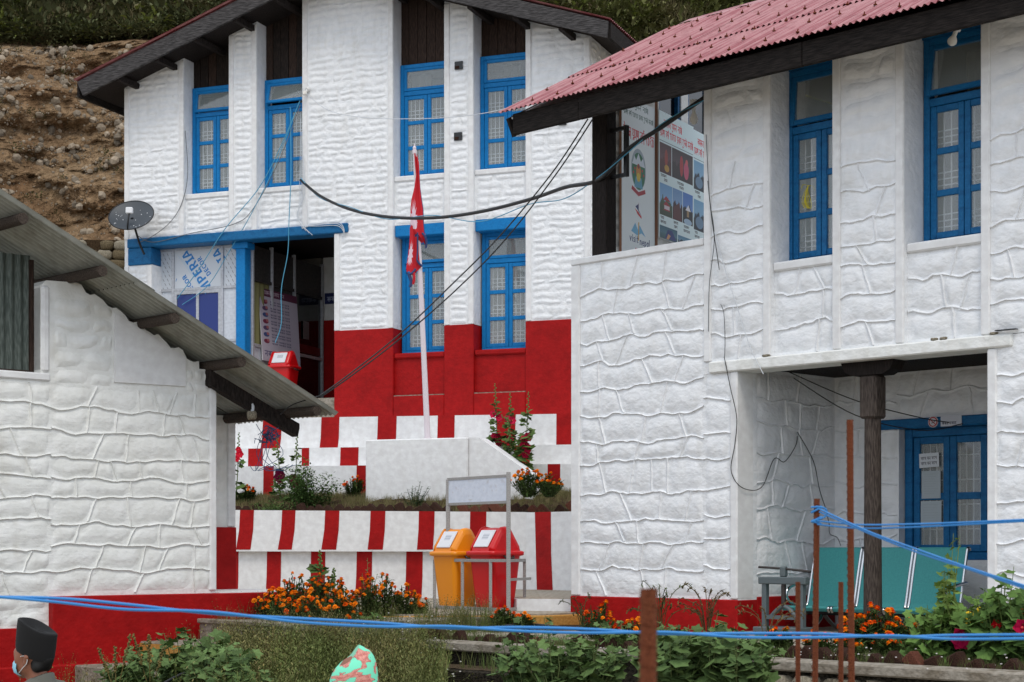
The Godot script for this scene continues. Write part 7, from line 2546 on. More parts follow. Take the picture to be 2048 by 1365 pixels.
func build_people() -> void:
	var p: Vector3 = Vector3(-2.710, 1.034, -9.900)
	var o := seated_person("person", "seated person in black brimless cap, grey jacket and pale blue face mask, turned away", Vector3(p.x, -0.165, p.z), deg_to_rad(-110), 1.0, M.jacket, M.trousers)
	# hair at the back and sides
	var b := Mb.new()
	flesh([[Vector3(0, 1.17, -0.045), Vector3(0, 1.155, -0.05), 0.077, 0.074], [Vector3(-0.04, 1.105, -0.055), Vector3(0.04, 1.105, -0.055), 0.034, 0.034], [Vector3(-0.070, 1.19, 0.01), Vector3(-0.074, 1.165, 0.02), 0.013, 0.009], [Vector3(0.070, 1.19, 0.01), Vector3(0.074, 1.165, 0.02), 0.013, 0.009]], 0.006, 0.02, b)
	part("hair", b, M.hair, o)
	# the cap: a soft brimless tube, higher at the front, with a crease in its crown
	b = Mb.new()
	var rings := []
	for q in [[1.165, 0.0, 0.093, 0.108, 0.062, -0.004], [1.19, 0.0, 0.098, 0.113, 0.060, -0.006], [1.24, 0.0, 0.099, 0.116, 0.056, -0.012], [1.295, 0.0, 0.097, 0.117, 0.064, -0.018], [1.328, 0.0, 0.093, 0.117, 0.080, -0.024], [1.335, 0.0, 0.086, 0.110, 0.080, -0.024], [1.318, 0.0, 0.056, 0.08, 0.066, -0.024], [1.312, 0.0, 0.02, 0.04, 0.05, -0.024]]:
		var ring := PackedVector3Array()
		for i in 28:
			var a := -TAU * i / 28
			var z: float = sin(a) * q[3]
			ring.append(Vector3(cos(a) * q[2], q[0] + q[4] * (z / 0.11) * 0.62 + 0.004 * sin(a * 3.0), z + q[5] - 0.006))
		rings.append(ring)
	b.loft(rings, false, true)
	part("cap", b, plain("cap_black", Color(0.035, 0.035, 0.038), 0.95), o)
	# the face mask and its ear loops
	b = Mb.new()
	var pts := PackedVector3Array()
	for j in 8:
		for i in 13:
			var t := (i / 12.0 - 0.5) * 2.0
			var y := 1.055 + 0.095 * j / 7.0
			var z := 0.112 + 0.018 * sin(PI * (j / 7.0)) - 0.062 * t * t - (0.02 if j == 0 else 0.0)
			pts.append(Vector3(-t * 0.066 * (1.0 if j < 6 else 0.9), y, z + 0.003 * (j % 2)))
	b.grid(pts, 13, 8, true)
	part("face_mask", b, M.mask_blue, o)
	for s in [-1.0, 1.0]:
		part("ear_loop", rope([Vector3(0.062 * s, 1.142, 0.06), Vector3(0.083 * s, 1.166, 0.02), Vector3(0.094 * s, 1.162, -0.02), Vector3(0.092 * s, 1.13, -0.022), Vector3(0.08 * s, 1.098, 0.015), Vector3(0.06 * s, 1.068, 0.055)], 0.0022, 6, 5), M.strap_white, o)
	# the stand-up collar
	b = Mb.new()
	rings = []
	for q in [[0.975, 0.105, 0.10], [1.0, 0.092, 0.088], [1.035, 0.085, 0.082], [1.04, 0.079, 0.076], [1.0, 0.08, 0.078]]:
		var ring := PackedVector3Array()
		for i in 24:
			var a := -TAU * i / 24
			ring.append(Vector3(cos(a) * q[1], q[0] - 0.035 * sin(a), -0.04 + sin(a) * q[2]))
		rings.append(ring)
	b.loft(rings, false, false)
	part("collar", b, M.jacket, o)
	b = Mb.new()
	b.tube(curve([Vector3(0.02, 0.985, 0.048), Vector3(0.015, 0.90, 0.08), Vector3(0.0, 0.75, 0.10)], 5), 0.008, 5)
	part("zip", b, M.collar_dark, o)
	chair("plastic_chair", "grey plastic chair whose rounded back shows behind the person in the cap", o.position + Vector3(0.10, 0.0, 0.0), deg_to_rad(-110))
	# the second person, seen from behind: only the scarf shows
	p = Vector3(-0.797, 0.997, -8.800)
	o = seated_person("person", "seated person whose head is wrapped in a mint green and salmon printed scarf", Vector3(p.x, -0.125, p.z), deg_to_rad(196), 0.925, M.sari_red, M.sari_red)
	b = Mb.new()
	rings = []
	for j in 15:
		var f := j / 14.0
		var ring := PackedVector3Array()
		for i in 36:
			var a := -TAU * i / 36
			var dir := Vector3(cos(a), 0, sin(a))
			var r := lerpf(0.155, 0.138, smoothstep(0.0, 0.45, f)) if f < 0.45 else 0.138 * pow(maxf(0.0, 1.0 - pow((f - 0.45) / 0.555, 2.6)), 0.42)
			var y := lerpf(0.93, 1.305, f)
			y += 0.03 * smoothstep(0.4, 1.0, f) * dir.dot(Vector3(-0.9, 0, 0.1)) * 1.6
			r *= 1.0 + 0.035 * sin(a * 5.0 + f * 4.0) * (1.0 - f) + 0.02 * sin(a * 3.0 - f * 9.0)
			ring.append(Vector3(dir.x * r * 0.97, y, dir.z * r * 1.06 - 0.015))
		rings.append(ring)
	b.loft(rings, false, true)
	part("head_scarf", b, scarf_print(), o)
	b = Mb.new()
	flesh([[Vector3(-0.14, 0.96, -0.06), Vector3(0.14, 0.96, -0.06), 0.075, 0.075], [Vector3(0, 1.0, -0.04), Vector3(0, 0.9, -0.1), 0.10, 0.11]], 0.012, 0.04, b)
	part("scarf_fall", b, M.sari_red, o)
	chair("plastic_chair", "grey plastic chair under the person in the printed scarf", o.position, deg_to_rad(196))


func scarf_print() -> StandardMaterial3D:
	var m := StandardMaterial3D.new()
	m.resource_name = "scarf_print"
	var im := Image.create(512, 512, false, Image.FORMAT_RGB8)
	var n := FastNoiseLite.new()
	n.seed = 21
	n.frequency = 0.011
	n.fractal_octaves = 3
	for y in 512:
		for x in 512:
			var a := n.get_noise_2d(x, y)
			var b := n.get_noise_2d(x * 3.1 + 900, y * 3.1)
			var c := Color(0.45, 0.84, 0.70)
			if a > 0.06:
				c = Color(0.84, 0.58, 0.52).lerp(Color(0.76, 0.44, 0.40), clampf(b * 2.0 + 0.3, 0, 1))
				if fposmod(a * 30.0 + b * 1.5, 1.0) < 0.14:
					c = Color(0.38, 0.24, 0.22)
			elif a > 0.035:
				c = Color(0.30, 0.22, 0.22)
			if y > 452:
				c = Color(0.70, 0.16, 0.12) if y < 490 else Color(0.32, 0.76, 0.62)
			im.set_pixel(x, y, c)
	m.albedo_texture = ImageTexture.create_from_image(im)
	m.roughness = 0.8
	return m


# A moulded garden chair; at is on the ground under the sitter, z is where the sitter looks.
func chair(called: String, label: String, at: Vector3, yaw: float) -> void:
	var o := thing(called, label, "chair", at, yaw, "grey plastic chairs")
	var b := Mb.new()
	var p := PackedVector3Array()
	for side in 2:
		p = PackedVector3Array()
		for j in 6:
			for i in 7:
				p.append(Vector3((i / 6.0 - 0.5) * 0.46, 0.335 - 0.012 * sin(PI * i / 6.0) - 0.01 * side, 0.24 - 0.44 * j / 5.0))
		b.grid(p, 7, 6, side == 1)
	part("seat", b, M.chair_plastic, o)
	for sx in [-1.0, 1.0]:
		for sz in [-1.0, 1.0]:
			b = Mb.new()
			b.tube(PackedVector3Array([Vector3(0.20 * sx, 0.335, 0.20 * sz if sz > 0 else -0.18), Vector3(0.235 * sx, 0.0, 0.24 * sz)]), [0.026, 0.018], 8)
			part("leg", b, M.chair_plastic, o)
		part("arm", rope([Vector3(0.235 * sx, 0.34, 0.20), Vector3(0.26 * sx, 0.56, 0.18), Vector3(0.27 * sx, 0.60, 0.05), Vector3(0.26 * sx, 0.62, -0.2)], 0.02, 5), M.chair_plastic, o)
	part("back_rim", rope([Vector3(-0.235, 0.33, -0.19), Vector3(-0.25, 0.65, -0.25), Vector3(-0.20, 0.92, -0.31), Vector3(-0.1, 0.99, -0.325), Vector3(0.1, 0.99, -0.325), Vector3(0.20, 0.92, -0.31), Vector3(0.25, 0.65, -0.25), Vector3(0.235, 0.33, -0.19)], 0.023, 6, 8), M.chair_plastic, o)
	for i in 5:
		var x := (i - 2) * 0.078
		part("back_slat", rope([Vector3(x, 0.33, -0.20), Vector3(x, 0.65, -0.255), Vector3(x, 0.95, -0.315)], 0.017, 5), M.chair_plastic, o)


# ---------------------------------------------------------------- plants

var head_meshes := []


func flower_head(c: Color, seed_at: float) -> Mesh:
	var b := Mb.new()
	for ring in 3:
		var n := 9 - ring * 2
		for i in n:
			var a := TAU * i / n + ring * 0.4 + seed_at
			var d := Vector3(cos(a), 0.15 + 0.55 * ring, sin(a)).normalized()
			var g := rng.randf_range(0.75, 1.2)
			b.tint = Color(c.r * g, c.g * g, c.b * g)
			b.leaf(Vector3(0, 0.004 * ring, 0), d, Vector3.UP, 0.026 - 0.004 * ring, 0.022, 0.1)
	b.tint = c
	b.ball(Vector3(0, 0.004, 0), Vector3(0.014, 0.011, 0.014), 7, 4)
	b.tint = Color(0.05, 0.08, 0.02)
	b.tube(PackedVector3Array([Vector3(0, -0.028, 0), Vector3(0, -0.004, 0)]), [0.004, 0.009], 5)
	b.tinted = true
	return b.mesh()


func greens(dark := 1.0) -> Color:
	var g := rng.randf_range(0.65, 1.35) * dark
	return Color(0.085 * g, 0.135 * g * rng.randf_range(0.9, 1.1), 0.042 * g)


# A bushy marigold: dark feathery leaves and orange heads, each head a part.
func marigold(label: String, at: Vector3, h: float, r: float, heads: int, warm := 0.5) -> void:
	var o := thing("marigold", label, "flower", at, 0.0, "orange marigold plants")
	var b := Mb.new()
	var tips := []
	heads = int(heads * 1.45)
	for i in heads + 14:
		var a := rng.randf() * TAU
		var q := sqrt(rng.randf()) * r
		var top := Vector3(cos(a) * q, h * (1.0 - 0.45 * pow(q / r, 2.0)) * rng.randf_range(0.72, 1.03), sin(a) * q)
		var foot := Vector3(cos(a) * q * 0.25, -0.02, sin(a) * q * 0.25)
		b.tint = Color(0.05, 0.06, 0.025)
		b.tube(PackedVector3Array([foot, foot.lerp(top, 0.5) + Vector3(cos(a), 0, sin(a)) * 0.015, top]), [0.005, 0.004, 0.003], 4, false)
		if i < heads:
			tips.append(top)
		for k in 20:
			var c := foot.lerp(top, rng.randf_range(0.05, 0.93)) + Vector3(rng.randf_range(-0.02, 0.02), 0, rng.randf_range(-0.02, 0.02))
			var d := Vector3(rng.randf_range(-1, 1), rng.randf_range(-0.2, 0.9), rng.randf_range(-1, 1))
			b.tint = greens(0.72)
			b.leaf(c, d, Vector3.UP, rng.randf_range(0.05, 0.09), rng.randf_range(0.014, 0.026), 0.2)
	part("foliage", b, M.leaf, o)
	for t in tips:
		var m := part("flower_head", head_meshes[rng.randi() % 3 + (3 if rng.randf() > warm else 0)], M.petal, o)
		m.position = t + Vector3(0, 0.02, 0)
		m.rotation = Vector3(rng.randf_range(-0.5, 0.7), rng.randf() * TAU, rng.randf_range(-0.5, 0.5))
		m.scale = Vector3.ONE * rng.randf_range(0.8, 1.35)


# A tall hollyhock spike: stem, lobed leaves, blossoms along it and buds at its tip.
func hollyhock(label: String, at: Vector3, h: float, lean: Vector3, blossoms: Array, c: Color, leaves := 14, low := 0.02, leaf_size := 0.11) -> void:
	var o := thing("hollyhock", label, "flower", at, 0.0, "hollyhock spikes")
	var top := Vector3(lean.x, h, lean.z)
	var b := Mb.new()
	b.tint = Color(0.10, 0.14, 0.05)
	b.tube(PackedVector3Array([Vector3(0, -0.05, 0), top * 0.5 + Vector3(0.01, 0, 0), top]), [0.010, 0.007, 0.003], 6)
	part("stem", b, M.leaf, o)
	b = Mb.new()
	for i in int(leaves * 2.1):
		var f := lerpf(low, 0.80, pow(rng.randf(), 1.3))
		var a := rng.randf() * TAU
		var s := leaf_size * 1.3 * (1.15 - 0.8 * f) * rng.randf_range(0.7, 1.2)
		var d := Vector3(cos(a), rng.randf_range(0.0, 0.5), sin(a))
		var base := top * f
		b.tint = greens(1.0)
		b.tube(PackedVector3Array([base, base + d.normalized() * s * 0.6]), 0.003, 4, false)
		lobed_leaf(b, base + d.normalized() * s * 0.55, d + Vector3(0, -0.5, 0), s)
	part("leaves", b, M.leaf, o)
	b = Mb.new()
	for i in 16:
		var f := lerpf(0.66, 1.0, i / 15.0)
		var a := i * 2.4
		var r := 0.017 * (1.25 - f) + 0.005
		b.tint = Color(0.13, 0.19, 0.06)
		b.ball(top * f + Vector3(cos(a), 0.3, sin(a)) * r * 1.3, Vector3(r, r * 1.25, r), 6, 4)
		if i % 3 == 0:
			b.leaf(top * f, Vector3(cos(a), 0.6, sin(a)), Vector3.UP, 0.03, 0.014, 0.1)
	part("buds", b, M.leaf, o)
	for q in blossoms:
		var a: float = q[1]
		var m := Mb.new()
		var f := Vector3(cos(a) * 0.5, 0.1, absf(sin(a)) * 0.5 + 0.6).normalized()
		blossom(m, c * 1.3, 0.056 * q[2])
		var n := part("blossom", m, M.petal, o)
		n.position = top * q[0] + f * 0.02 + Vector3(cos(a) * 0.03, 0, 0)
		n.basis = Basis(Quaternion(Vector3.BACK, f))


func blossom(b: Mb, c: Color, r: float) -> void:
	for i in 6:
		var a := TAU * i / 6.0
		var g := rng.randf_range(0.7, 1.15)
		b.tint = Color(c.r * g, c.g * g, c.b * g)
		var d := Vector3(cos(a), sin(a), 0.35)
		b.leaf(Vector3.ZERO, d, Vector3(0, 0, 1), r, r * 1.15, 0.12)
	b.tint = Color(minf(1.0, c.r * 1.6 + 0.05), c.g * 1.6 + 0.06, c.b * 1.2 + 0.02)
	b.ball(Vector3(0, 0, r * 0.2), Vector3(r * 0.16, r * 0.16, r * 0.2), 6, 4)


# A broad leaf with five lobes, cupped a little.
func lobed_leaf(b: Mb, at: Vector3, dir: Vector3, s: float) -> void:
	var d := dir.normalized()
	var side := d.cross(Vector3(rng.randf_range(-0.9, 0.9), 1.0, rng.randf_range(-0.5, 1.3)))
	side = side.normalized() if side.length_squared() > 1e-4 else Vector3.RIGHT
	var u := side.cross(d).normalized()
	var pts := []
	for i in 11:
		var a := -2.5 + 5.0 * i / 10.0
		var r := s * (0.58 if i % 2 else 0.42) * (1.0 + 0.25 * cos(a))
		pts.append(at + d * cos(a) * r + side * sin(a) * r - u * s * (0.10 * absf(sin(a)) + 0.07 * (1.0 - cos(a * 0.5)) - (0.04 if i % 2 else 0.0)))
	for i in 10:
		b.tri(at, pts[i], pts[i + 1])


# A leafy weed: several stems with many leaves.
func weed(called: String, label: String, at: Vector3, h: float, r: float, stems: int, leaf_size: float, tone := Color(0.06, 0.105, 0.028), lobed := true, per := 9, category := "plant", group := "") -> Node3D:
	var o := thing(called, label, category, at, 0.0, group)
	var b := Mb.new()
	var st := Mb.new()
	for i in stems:
		var a := rng.randf() * TAU
		var q := sqrt(rng.randf()) * r
		var top := Vector3(cos(a) * q, h * rng.randf_range(0.55, 1.05) * (1.0 - 0.35 * q / r), sin(a) * q)
		var foot := top * Vector3(0.25, 0, 0.25)
		foot.y = -0.03
		st.tint = Color(tone.r * 1.3, tone.g * 1.05, tone.b * 1.2)
		var midp := foot.lerp(top, 0.55) + Vector3(rng.randf_range(-0.03, 0.03), 0, rng.randf_range(-0.03, 0.03))
		st.tube(PackedVector3Array([foot, midp, top]), [0.006, 0.0045, 0.002], 5, false)
		for k in per:
			var f := lerpf(0.15, 1.0, (k + rng.randf()) / per)
			var c := foot.lerp(midp, f * 2.0) if f < 0.5 else midp.lerp(top, f * 2.0 - 1.0)
			var aa := rng.randf() * TAU
			var d := Vector3(cos(aa), rng.randf_range(-0.1, 0.55), sin(aa))
			var s := leaf_size * rng.randf_range(0.55, 1.2) * lerpf(1.1, 0.55, f)
			var g := rng.randf_range(0.55, 1.35)
			b.tint = Color(tone.r * g, tone.g * g, tone.b * g)
			if lobed:
				st.tube(PackedVector3Array([c, c + d.normalized() * s * 0.5]), 0.0022, 4, false)
				lobed_leaf(b, c + d.normalized() * s * 0.45, d + Vector3(0, rng.randf_range(-1.1, 0.3), 0.2), s)
			else:
				b.leaf(c, d, Vector3.UP, s, s * 0.42, 0.15)
	part("stems", st, M.leaf, o)
	part("leaves", b, M.leaf, o)
	return o


# A wiry weed with arching, beaded seed stalks.
func wiry_weed(label: String, at: Vector3, h: float, spread: float, n: int, tone: Color) -> void:
	var o := thing("wiry_weed", label, "weed", at, 0.0, "wiry weeds before the white walls")
	var b := Mb.new()
	for i in n:
		var a := rng.randf() * TAU
		var top := Vector3(cos(a) * spread * rng.randf_range(0.3, 1.0), h * rng.randf_range(0.6, 1.05), sin(a) * spread * 0.5)
		var mid := Vector3(top.x * 0.35, top.y * 0.75, top.z * 0.35)
		var line := curve([Vector3(0, -0.03, 0), mid, top, top + Vector3(top.x * 0.25, -0.03, 0)], 5)
		b.tint = tone
		b.tube(line, 0.0032, 4, false)
		for k in line.size():
			if k < 4:
				continue
			var g := rng.randf_range(0.6, 1.3)
			b.tint = Color(tone.r * g, tone.g * g * 1.1, tone.b * g)
			b.leaf(line[k], Vector3(rng.randf_range(-1, 1), rng.randf_range(-0.5, 1), rng.randf_range(-1, 1)), Vector3.UP, rng.randf_range(0.018, 0.055), 0.014, 0.1)
			if k % 2 == 0:
				b.leaf(line[k], Vector3(rng.randf_range(-1, 1), 0.4, rng.randf_range(-1, 1)), Vector3.UP, 0.02, 0.012, 0.1)
	part("stalks", b, M.leaf, o)


# A dense bush: a cloud of small leaves on branching stems.
func bush(label: String, at: Vector3, h: float, r: float, n: int, tone: Color, leaf_size := 0.045) -> void:
	var o := thing("bush", label, "bush", at, 0.0, "")
	var b := Mb.new()
	var st := Mb.new()
	for i in 16:
		var a := rng.randf() * TAU
		var q := rng.randf_range(0.2, 1.0) * r
		var top := Vector3(cos(a) * q, h * rng.randf_range(0.5, 1.0) * (1.1 - 0.5 * q / r), sin(a) * q)
		st.tint = Color(0.08, 0.07, 0.035)
		st.tube(PackedVector3Array([Vector3(0, -0.03, 0), top * 0.5 + Vector3(0, 0.05, 0), top]), [0.007, 0.005, 0.002], 4, false)
		for k in n / 16:
			var c := top * rng.randf_range(0.35, 1.02) + Vector3(rng.randf_range(-1, 1), rng.randf_range(-1, 1), rng.randf_range(-1, 1)) * r * 0.2
			c.y = maxf(c.y, 0.0)
			var g := rng.randf_range(0.5, 1.4)
			b.tint = Color(tone.r * g, tone.g * g, tone.b * g)
			b.leaf(c, Vector3(rng.randf_range(-1, 1), rng.randf_range(-0.3, 1), rng.randf_range(-1, 1)), Vector3.UP, leaf_size * rng.randf_range(0.6, 1.3), leaf_size * 0.5, 0.15)
	part("stems", st, M.leaf, o)
	part("leaves", b, M.leaf, o)


func build_plants() -> void:
	for i in 6:
		var c := Color(0.90, 0.26, 0.012) if i < 3 else Color(0.80, 0.115, 0.010)
		head_meshes.append(flower_head(c, i * 0.7))
	# the big orange bank in the middle
	var mg := "orange marigold plant in the flowering bank before the striped walls"
	for q in [[Vector3(-2.365, 0.809, -17.100), 0.44, 0.18, 18], [Vector3(-2.145, 0.799, -17.300), 0.56, 0.2, 24], [Vector3(-1.920, 0.810, -17.500), 0.55, 0.2, 22], [Vector3(-1.700, 0.799, -17.300), 0.50, 0.18, 18], [Vector3(-2.166, 0.765, -16.700), 0.42, 0.18, 18], [Vector3(-1.892, 0.746, -16.600), 0.44, 0.19, 20], [Vector3(-1.608, 0.746, -16.600), 0.46, 0.18, 16], [Vector3(-1.428, 0.859, -17.300), 0.50, 0.17, 14], [Vector3(-1.267, 0.871, -17.600), 0.47, 0.16, 13], [Vector3(-1.072, 0.867, -17.700), 0.40, 0.15, 11]]:
		marigold(mg, q[0], q[1], q[2], q[3], 0.7)
	marigold("low marigold plant with few red orange heads, where the bank ends near the yellow bin", Vector3(-0.946, 0.873, -17.800), 0.26, 0.12, 7, 0.3)
	marigold("small marigold plant under the rail at the foot of the red bin", Vector3(-0.068, 0.833, -17.000), 0.20, 0.13, 9, 0.3)
	marigold("second small marigold plant by the rail post of the red bin", Vector3(0.126, 0.818, -16.900), 0.17, 0.10, 6, 0.3)
	marigold("loose marigold plant before the corner of the balcony building", Vector3(0.762, 0.744, -15.600), 0.40, 0.17, 10, 0.7)
	marigold("thin marigold plant behind the thick rusty bar", Vector3(0.993, 0.745, -14.600), 0.28, 0.16, 9, 0.6)
	marigold("single marigold plant low before the red base of the porch corner", Vector3(1.604, 0.728, -14.000), 0.17, 0.10, 4, 0.5)
	marigold("marigold plant at the foot of the screw press", Vector3(2.098, 0.740, -13.800), 0.27, 0.14, 8, 0.4)
	marigold("small marigold plant between two short rusty bars", Vector3(2.394, 0.753, -13.600), 0.20, 0.13, 8, 0.4)
	for q in [[Vector3(2.685, 0.776, -13.600), 0.36, 0.17, 15], [Vector3(2.860, 0.792, -13.600), 0.38, 0.18, 17], [Vector3(3.012, 0.782, -13.500), 0.30, 0.16, 12], [Vector3(2.549, 0.751, -13.200), 0.20, 0.13, 8], [Vector3(2.851, 0.763, -13.200), 0.22, 0.16, 9]]:
		marigold("orange marigold plant in the clump before the porch post", q[0], q[1], q[2], q[3], 0.45)
	marigold("wide orange marigold plant beside the flag base, over the bricks", Vector3(0.225, 2.316, -23.200), 0.34, 0.26, 24, 0.8)
	marigold("second wide marigold plant near the balcony building, above the striped corner wall", Vector3(0.488, 2.313, -23.100), 0.28, 0.2, 14, 0.7)
	marigold("red orange marigold plant behind the green bush on the flower bed", main_at(5.06, 2.36, 1.7), 0.32, 0.16, 13, 0.15)
	marigold("small red orange marigold before the second stripe of the foot wall", main_at(3.42, 2.33, 1.9), 0.2, 0.13, 7, 0.2)
	marigold("marigold plant at the shed end of the flower bed", main_at(3.1, 2.2, 2.2), 0.42, 0.15, 9, 0.4)
	# hollyhocks
	var red := Color(0.42, 0.012, 0.05)
	var dark := Color(0.085, 0.006, 0.025)
	hollyhock("crimson hollyhock spike rising behind the flag base, the taller of a pair", main_at(7.0, 2.7, 0.98), 1.30, Vector3(-0.03, 0, 0), [[0.62, 0.4, 1.2], [0.66, 2.6, 1.1], [0.40, 1.2, 1.2], [0.42, 2.4, 1.0], [0.34, 0.6, 1.1]], red, 26, 0.3, 0.10)
	hollyhock("crimson hollyhock spike rising behind the flag base, the shorter of a pair", main_at(7.16, 2.7, 0.95), 1.16, Vector3(0.03, 0, 0), [[0.66, 0.5, 1.2], [0.68, 2.2, 1.0], [0.42, 1.4, 1.2], [0.36, 0.5, 1.0]], red, 24, 0.3, 0.10)
	hollyhock("leaning crimson hollyhock beside the sloping cheek wall", main_at(7.58, 2.5, 1.45), 1.32, Vector3(0.08, 0, 0), [[0.52, 0.9, 1.3], [0.44, 1.9, 1.3], [0.40, 0.6, 1.2], [0.34, 1.4, 1.2], [0.50, 2.4, 1.0]], red, 40, 0.12, 0.13)
	hollyhock("slim hollyhock with only buds at its top, beside the cheek wall", main_at(7.38, 2.5, 1.35), 0.98, Vector3(-0.06, 0, 0), [[0.36, 1.0, 1.1]], red, 30, 0.12, 0.12)
	hollyhock("hollyhock with dark purple blossoms on the flower bed, nearer the shed", main_at(3.95, 2.28, 1.9), 0.98, Vector3(-0.05, 0, 0), [[0.42, 0.8, 1.3], [0.38, 2.0, 1.3], [0.34, 1.2, 1.2], [0.46, 1.6, 1.0]], dark, 14, 0.03, 0.10)
	hollyhock("hollyhock with dark purple blossoms on the flower bed, nearer the green bush", main_at(4.17, 2.28, 1.9), 1.0, Vector3(0.05, 0, 0), [[0.32, 0.8, 1.3], [0.36, 2.0, 1.3], [0.27, 1.4, 1.2], [0.30, 2.6, 1.0]], dark, 16, 0.03, 0.10)
	hollyhock("red hollyhock close to the shed wall on the flower bed", main_at(3.22, 2.2, 1.95), 1.12, Vector3(0.06, 0, 0), [[0.72, 0.9, 1.2], [0.66, 1.9, 1.1], [0.78, 1.4, 0.9]], Color(0.45, 0.012, 0.03), 16, 0.1, 0.12)
	hollyhock("thin bare hollyhock at the very edge of the shed wall", main_at(3.02, 2.2, 2.0), 1.0, Vector3(-0.04, 0, 0), [], red, 12, 0.15, 0.11)
	hollyhock("young hollyhock with one dark purple blossom above the orange bank", Vector3(-1.938, 0.904, -17.900), 0.68, Vector3(-0.03, 0, 0), [[0.42, 1.2, 1.6]], dark, 13, 0.35, 0.14)
	hollyhock("thin budding stalk standing alone before the lower striped wall", Vector3(-1.862, 0.901, -18.000), 0.50, Vector3(0.03, 0, 0), [], dark, 3, 0.3, 0.04)
	# other plants of the beds
	bush("dense dark green bush with spires on the flower bed", main_at(4.62, 2.08, 2.45), 0.78, 0.52, 2600, Color(0.075, 0.130, 0.040), 0.05)
	bush("green bush on the flower bed crossing in front of the marigold", main_at(4.35, 2.0, 2.85), 0.30, 0.42, 1100, Color(0.080, 0.130, 0.040), 0.04)
	weed("rose_bush", "small dark rose bush before the flag base", main_at(6.3, 2.2, 2.3), 0.42, 0.22, 12, 0.085, Color(0.05, 0.09, 0.038), false, 12)
	weed("sapling", "slender sapling with pale top leaves before the lower striped wall", Vector3(-1.438, 0.916, -17.600), 0.92, 0.10, 3, 0.085, Color(0.13, 0.18, 0.065), false, 18)
	weed("squash_plant", "broad leaved green plant in the middle of the orange bank", Vector3(-1.492, 0.789, -16.900), 0.30, 0.22, 12, 0.14, Color(0.095, 0.165, 0.050))
	weed("tall_herb", "soft grey green herb at the foot of the yellow bin", Vector3(-0.465, 0.859, -17.300), 0.22, 0.16, 14, 0.05, Color(0.13, 0.16, 0.08), false, 16)
	# leafy masses in front, each plant its own
	var mass := [
		["broad leaved weed at the foot of the pale steps", Vector3(-2.523, 0.574, -13.200), 0.47, 0.3, 17, 0.13], ["broad leaved weed with large leaves beside the black hose", Vector3(-2.138, 0.592, -12.600), 0.47, 0.3, 17, 0.14], ["low broad leaved weed by the lowest pale step", Vector3(-2.757, 0.558, -12.800), 0.39, 0.24, 15, 0.12], ["leafy weed below the grassy bank near the black hose", Vector3(-1.931, 0.554, -12.200), 0.44, 0.28, 15, 0.12],
		["leafy creeper spreading over the mossy steps", Vector3(0.092, 0.590, -12.400), 0.55, 0.28, 18, 0.10], ["leafy creeper beside the mossy steps, light tipped", Vector3(0.300, 0.624, -12.200), 0.57, 0.3, 18, 0.10], ["leafy weed between creeper and thick rusty bar", Vector3(0.579, 0.659, -12.200), 0.47, 0.28, 17, 0.11],
		["big lobed weed behind the thick rusty bar", Vector3(1.101, 0.657, -12.000), 0.57, 0.3, 18, 0.14], ["big lobed weed under the ledge, rising to the blue rope", Vector3(1.358, 0.674, -12.000), 0.60, 0.3, 20, 0.15], ["lobed weed against the rubble wall", Vector3(1.584, 0.631, -11.900), 0.55, 0.26, 16, 0.13], ["lobed weed on the bed behind the thick rusty bar", Vector3(1.198, 0.747, -13.700), 0.36, 0.25, 15, 0.10], ["lobed weed on the bed before the red porch corner", Vector3(1.694, 0.745, -13.600), 0.34, 0.25, 15, 0.10], ["small leafy weed on the bed near the balcony corner", Vector3(0.868, 0.744, -14.400), 0.33, 0.22, 13, 0.09]]
	for q in mass:
		weed("leafy_weed", q[0], q[1], q[2], q[3], q[4], q[5], Color(0.105, 0.165, 0.058), true, 11, "weed", "leafy weeds in the foreground")
	var gourd := [["light green hollyhock shoots growing before the bench end", Vector3(3.222, 0.803, -12.800), 1.08, 0.14, 7, 0.11, Color(0.152, 0.232, 0.058)], ["bright leafy mallow with a yellow leaf beside the porch pier", Vector3(3.280, 0.772, -12.600), 0.68, 0.25, 19, 0.15, Color(0.109, 0.189, 0.049)], ["bright leafy mallow under the slanting blue rope", Vector3(3.448, 0.774, -12.300), 0.84, 0.26, 22, 0.16, Color(0.102, 0.181, 0.049)], ["low leafy mallow in front of the marigold clump", Vector3(3.010, 0.754, -12.600), 0.57, 0.22, 16, 0.13, Color(0.109, 0.189, 0.049)], ["leafy mallow at the border of the picture under the porch pier", Vector3(3.611, 0.781, -12.200), 0.74, 0.25, 19, 0.16, Color(0.094, 0.167, 0.046)]]
	for q in gourd:
		weed("mallow", q[0], q[1], q[2], q[3], q[4], q[5], q[6], true, 9, "plant", "mallows beside the porch pier")
	# single blossoms that sit on the mallows
	for q in [["dark crimson mallow blossom under the blue rope", Vector3(3.181, 0.969, -12.400), Color(0.30, 0.008, 0.045), 1.9], ["small scarlet blossom among the mallow leaves", Vector3(3.378, 1.077, -12.200), Color(0.55, 0.012, 0.02), 0.9], ["crimson blossom at the border of the picture", Vector3(3.497, 1.065, -12.000), Color(0.38, 0.008, 0.05), 1.5]]:
		var m := Mb.new()
		blossom(m, q[2], 0.046 * q[3])
		single("mallow_blossom", m, M.petal, q[0], "flower", "mallow blossoms", q[1])
	var ylf := Mb.new()
	ylf.tint = Color(0.62, 0.42, 0.03)
	lobed_leaf(ylf, Vector3.ZERO, Vector3(0.2, -0.8, 0.5), 0.17)
	single("yellow_leaf", ylf, M.leaf, "large yellowed leaf among the mallows", "leaf", "", Vector3(3.307, 1.143, -12.500))
	wiry_weed("wiry weed with arching beaded stalks before the red base, behind the thick bar", Vector3(1.260, 0.749, -14.900), 0.55, 0.26, 16, Color(0.085, 0.10, 0.040))
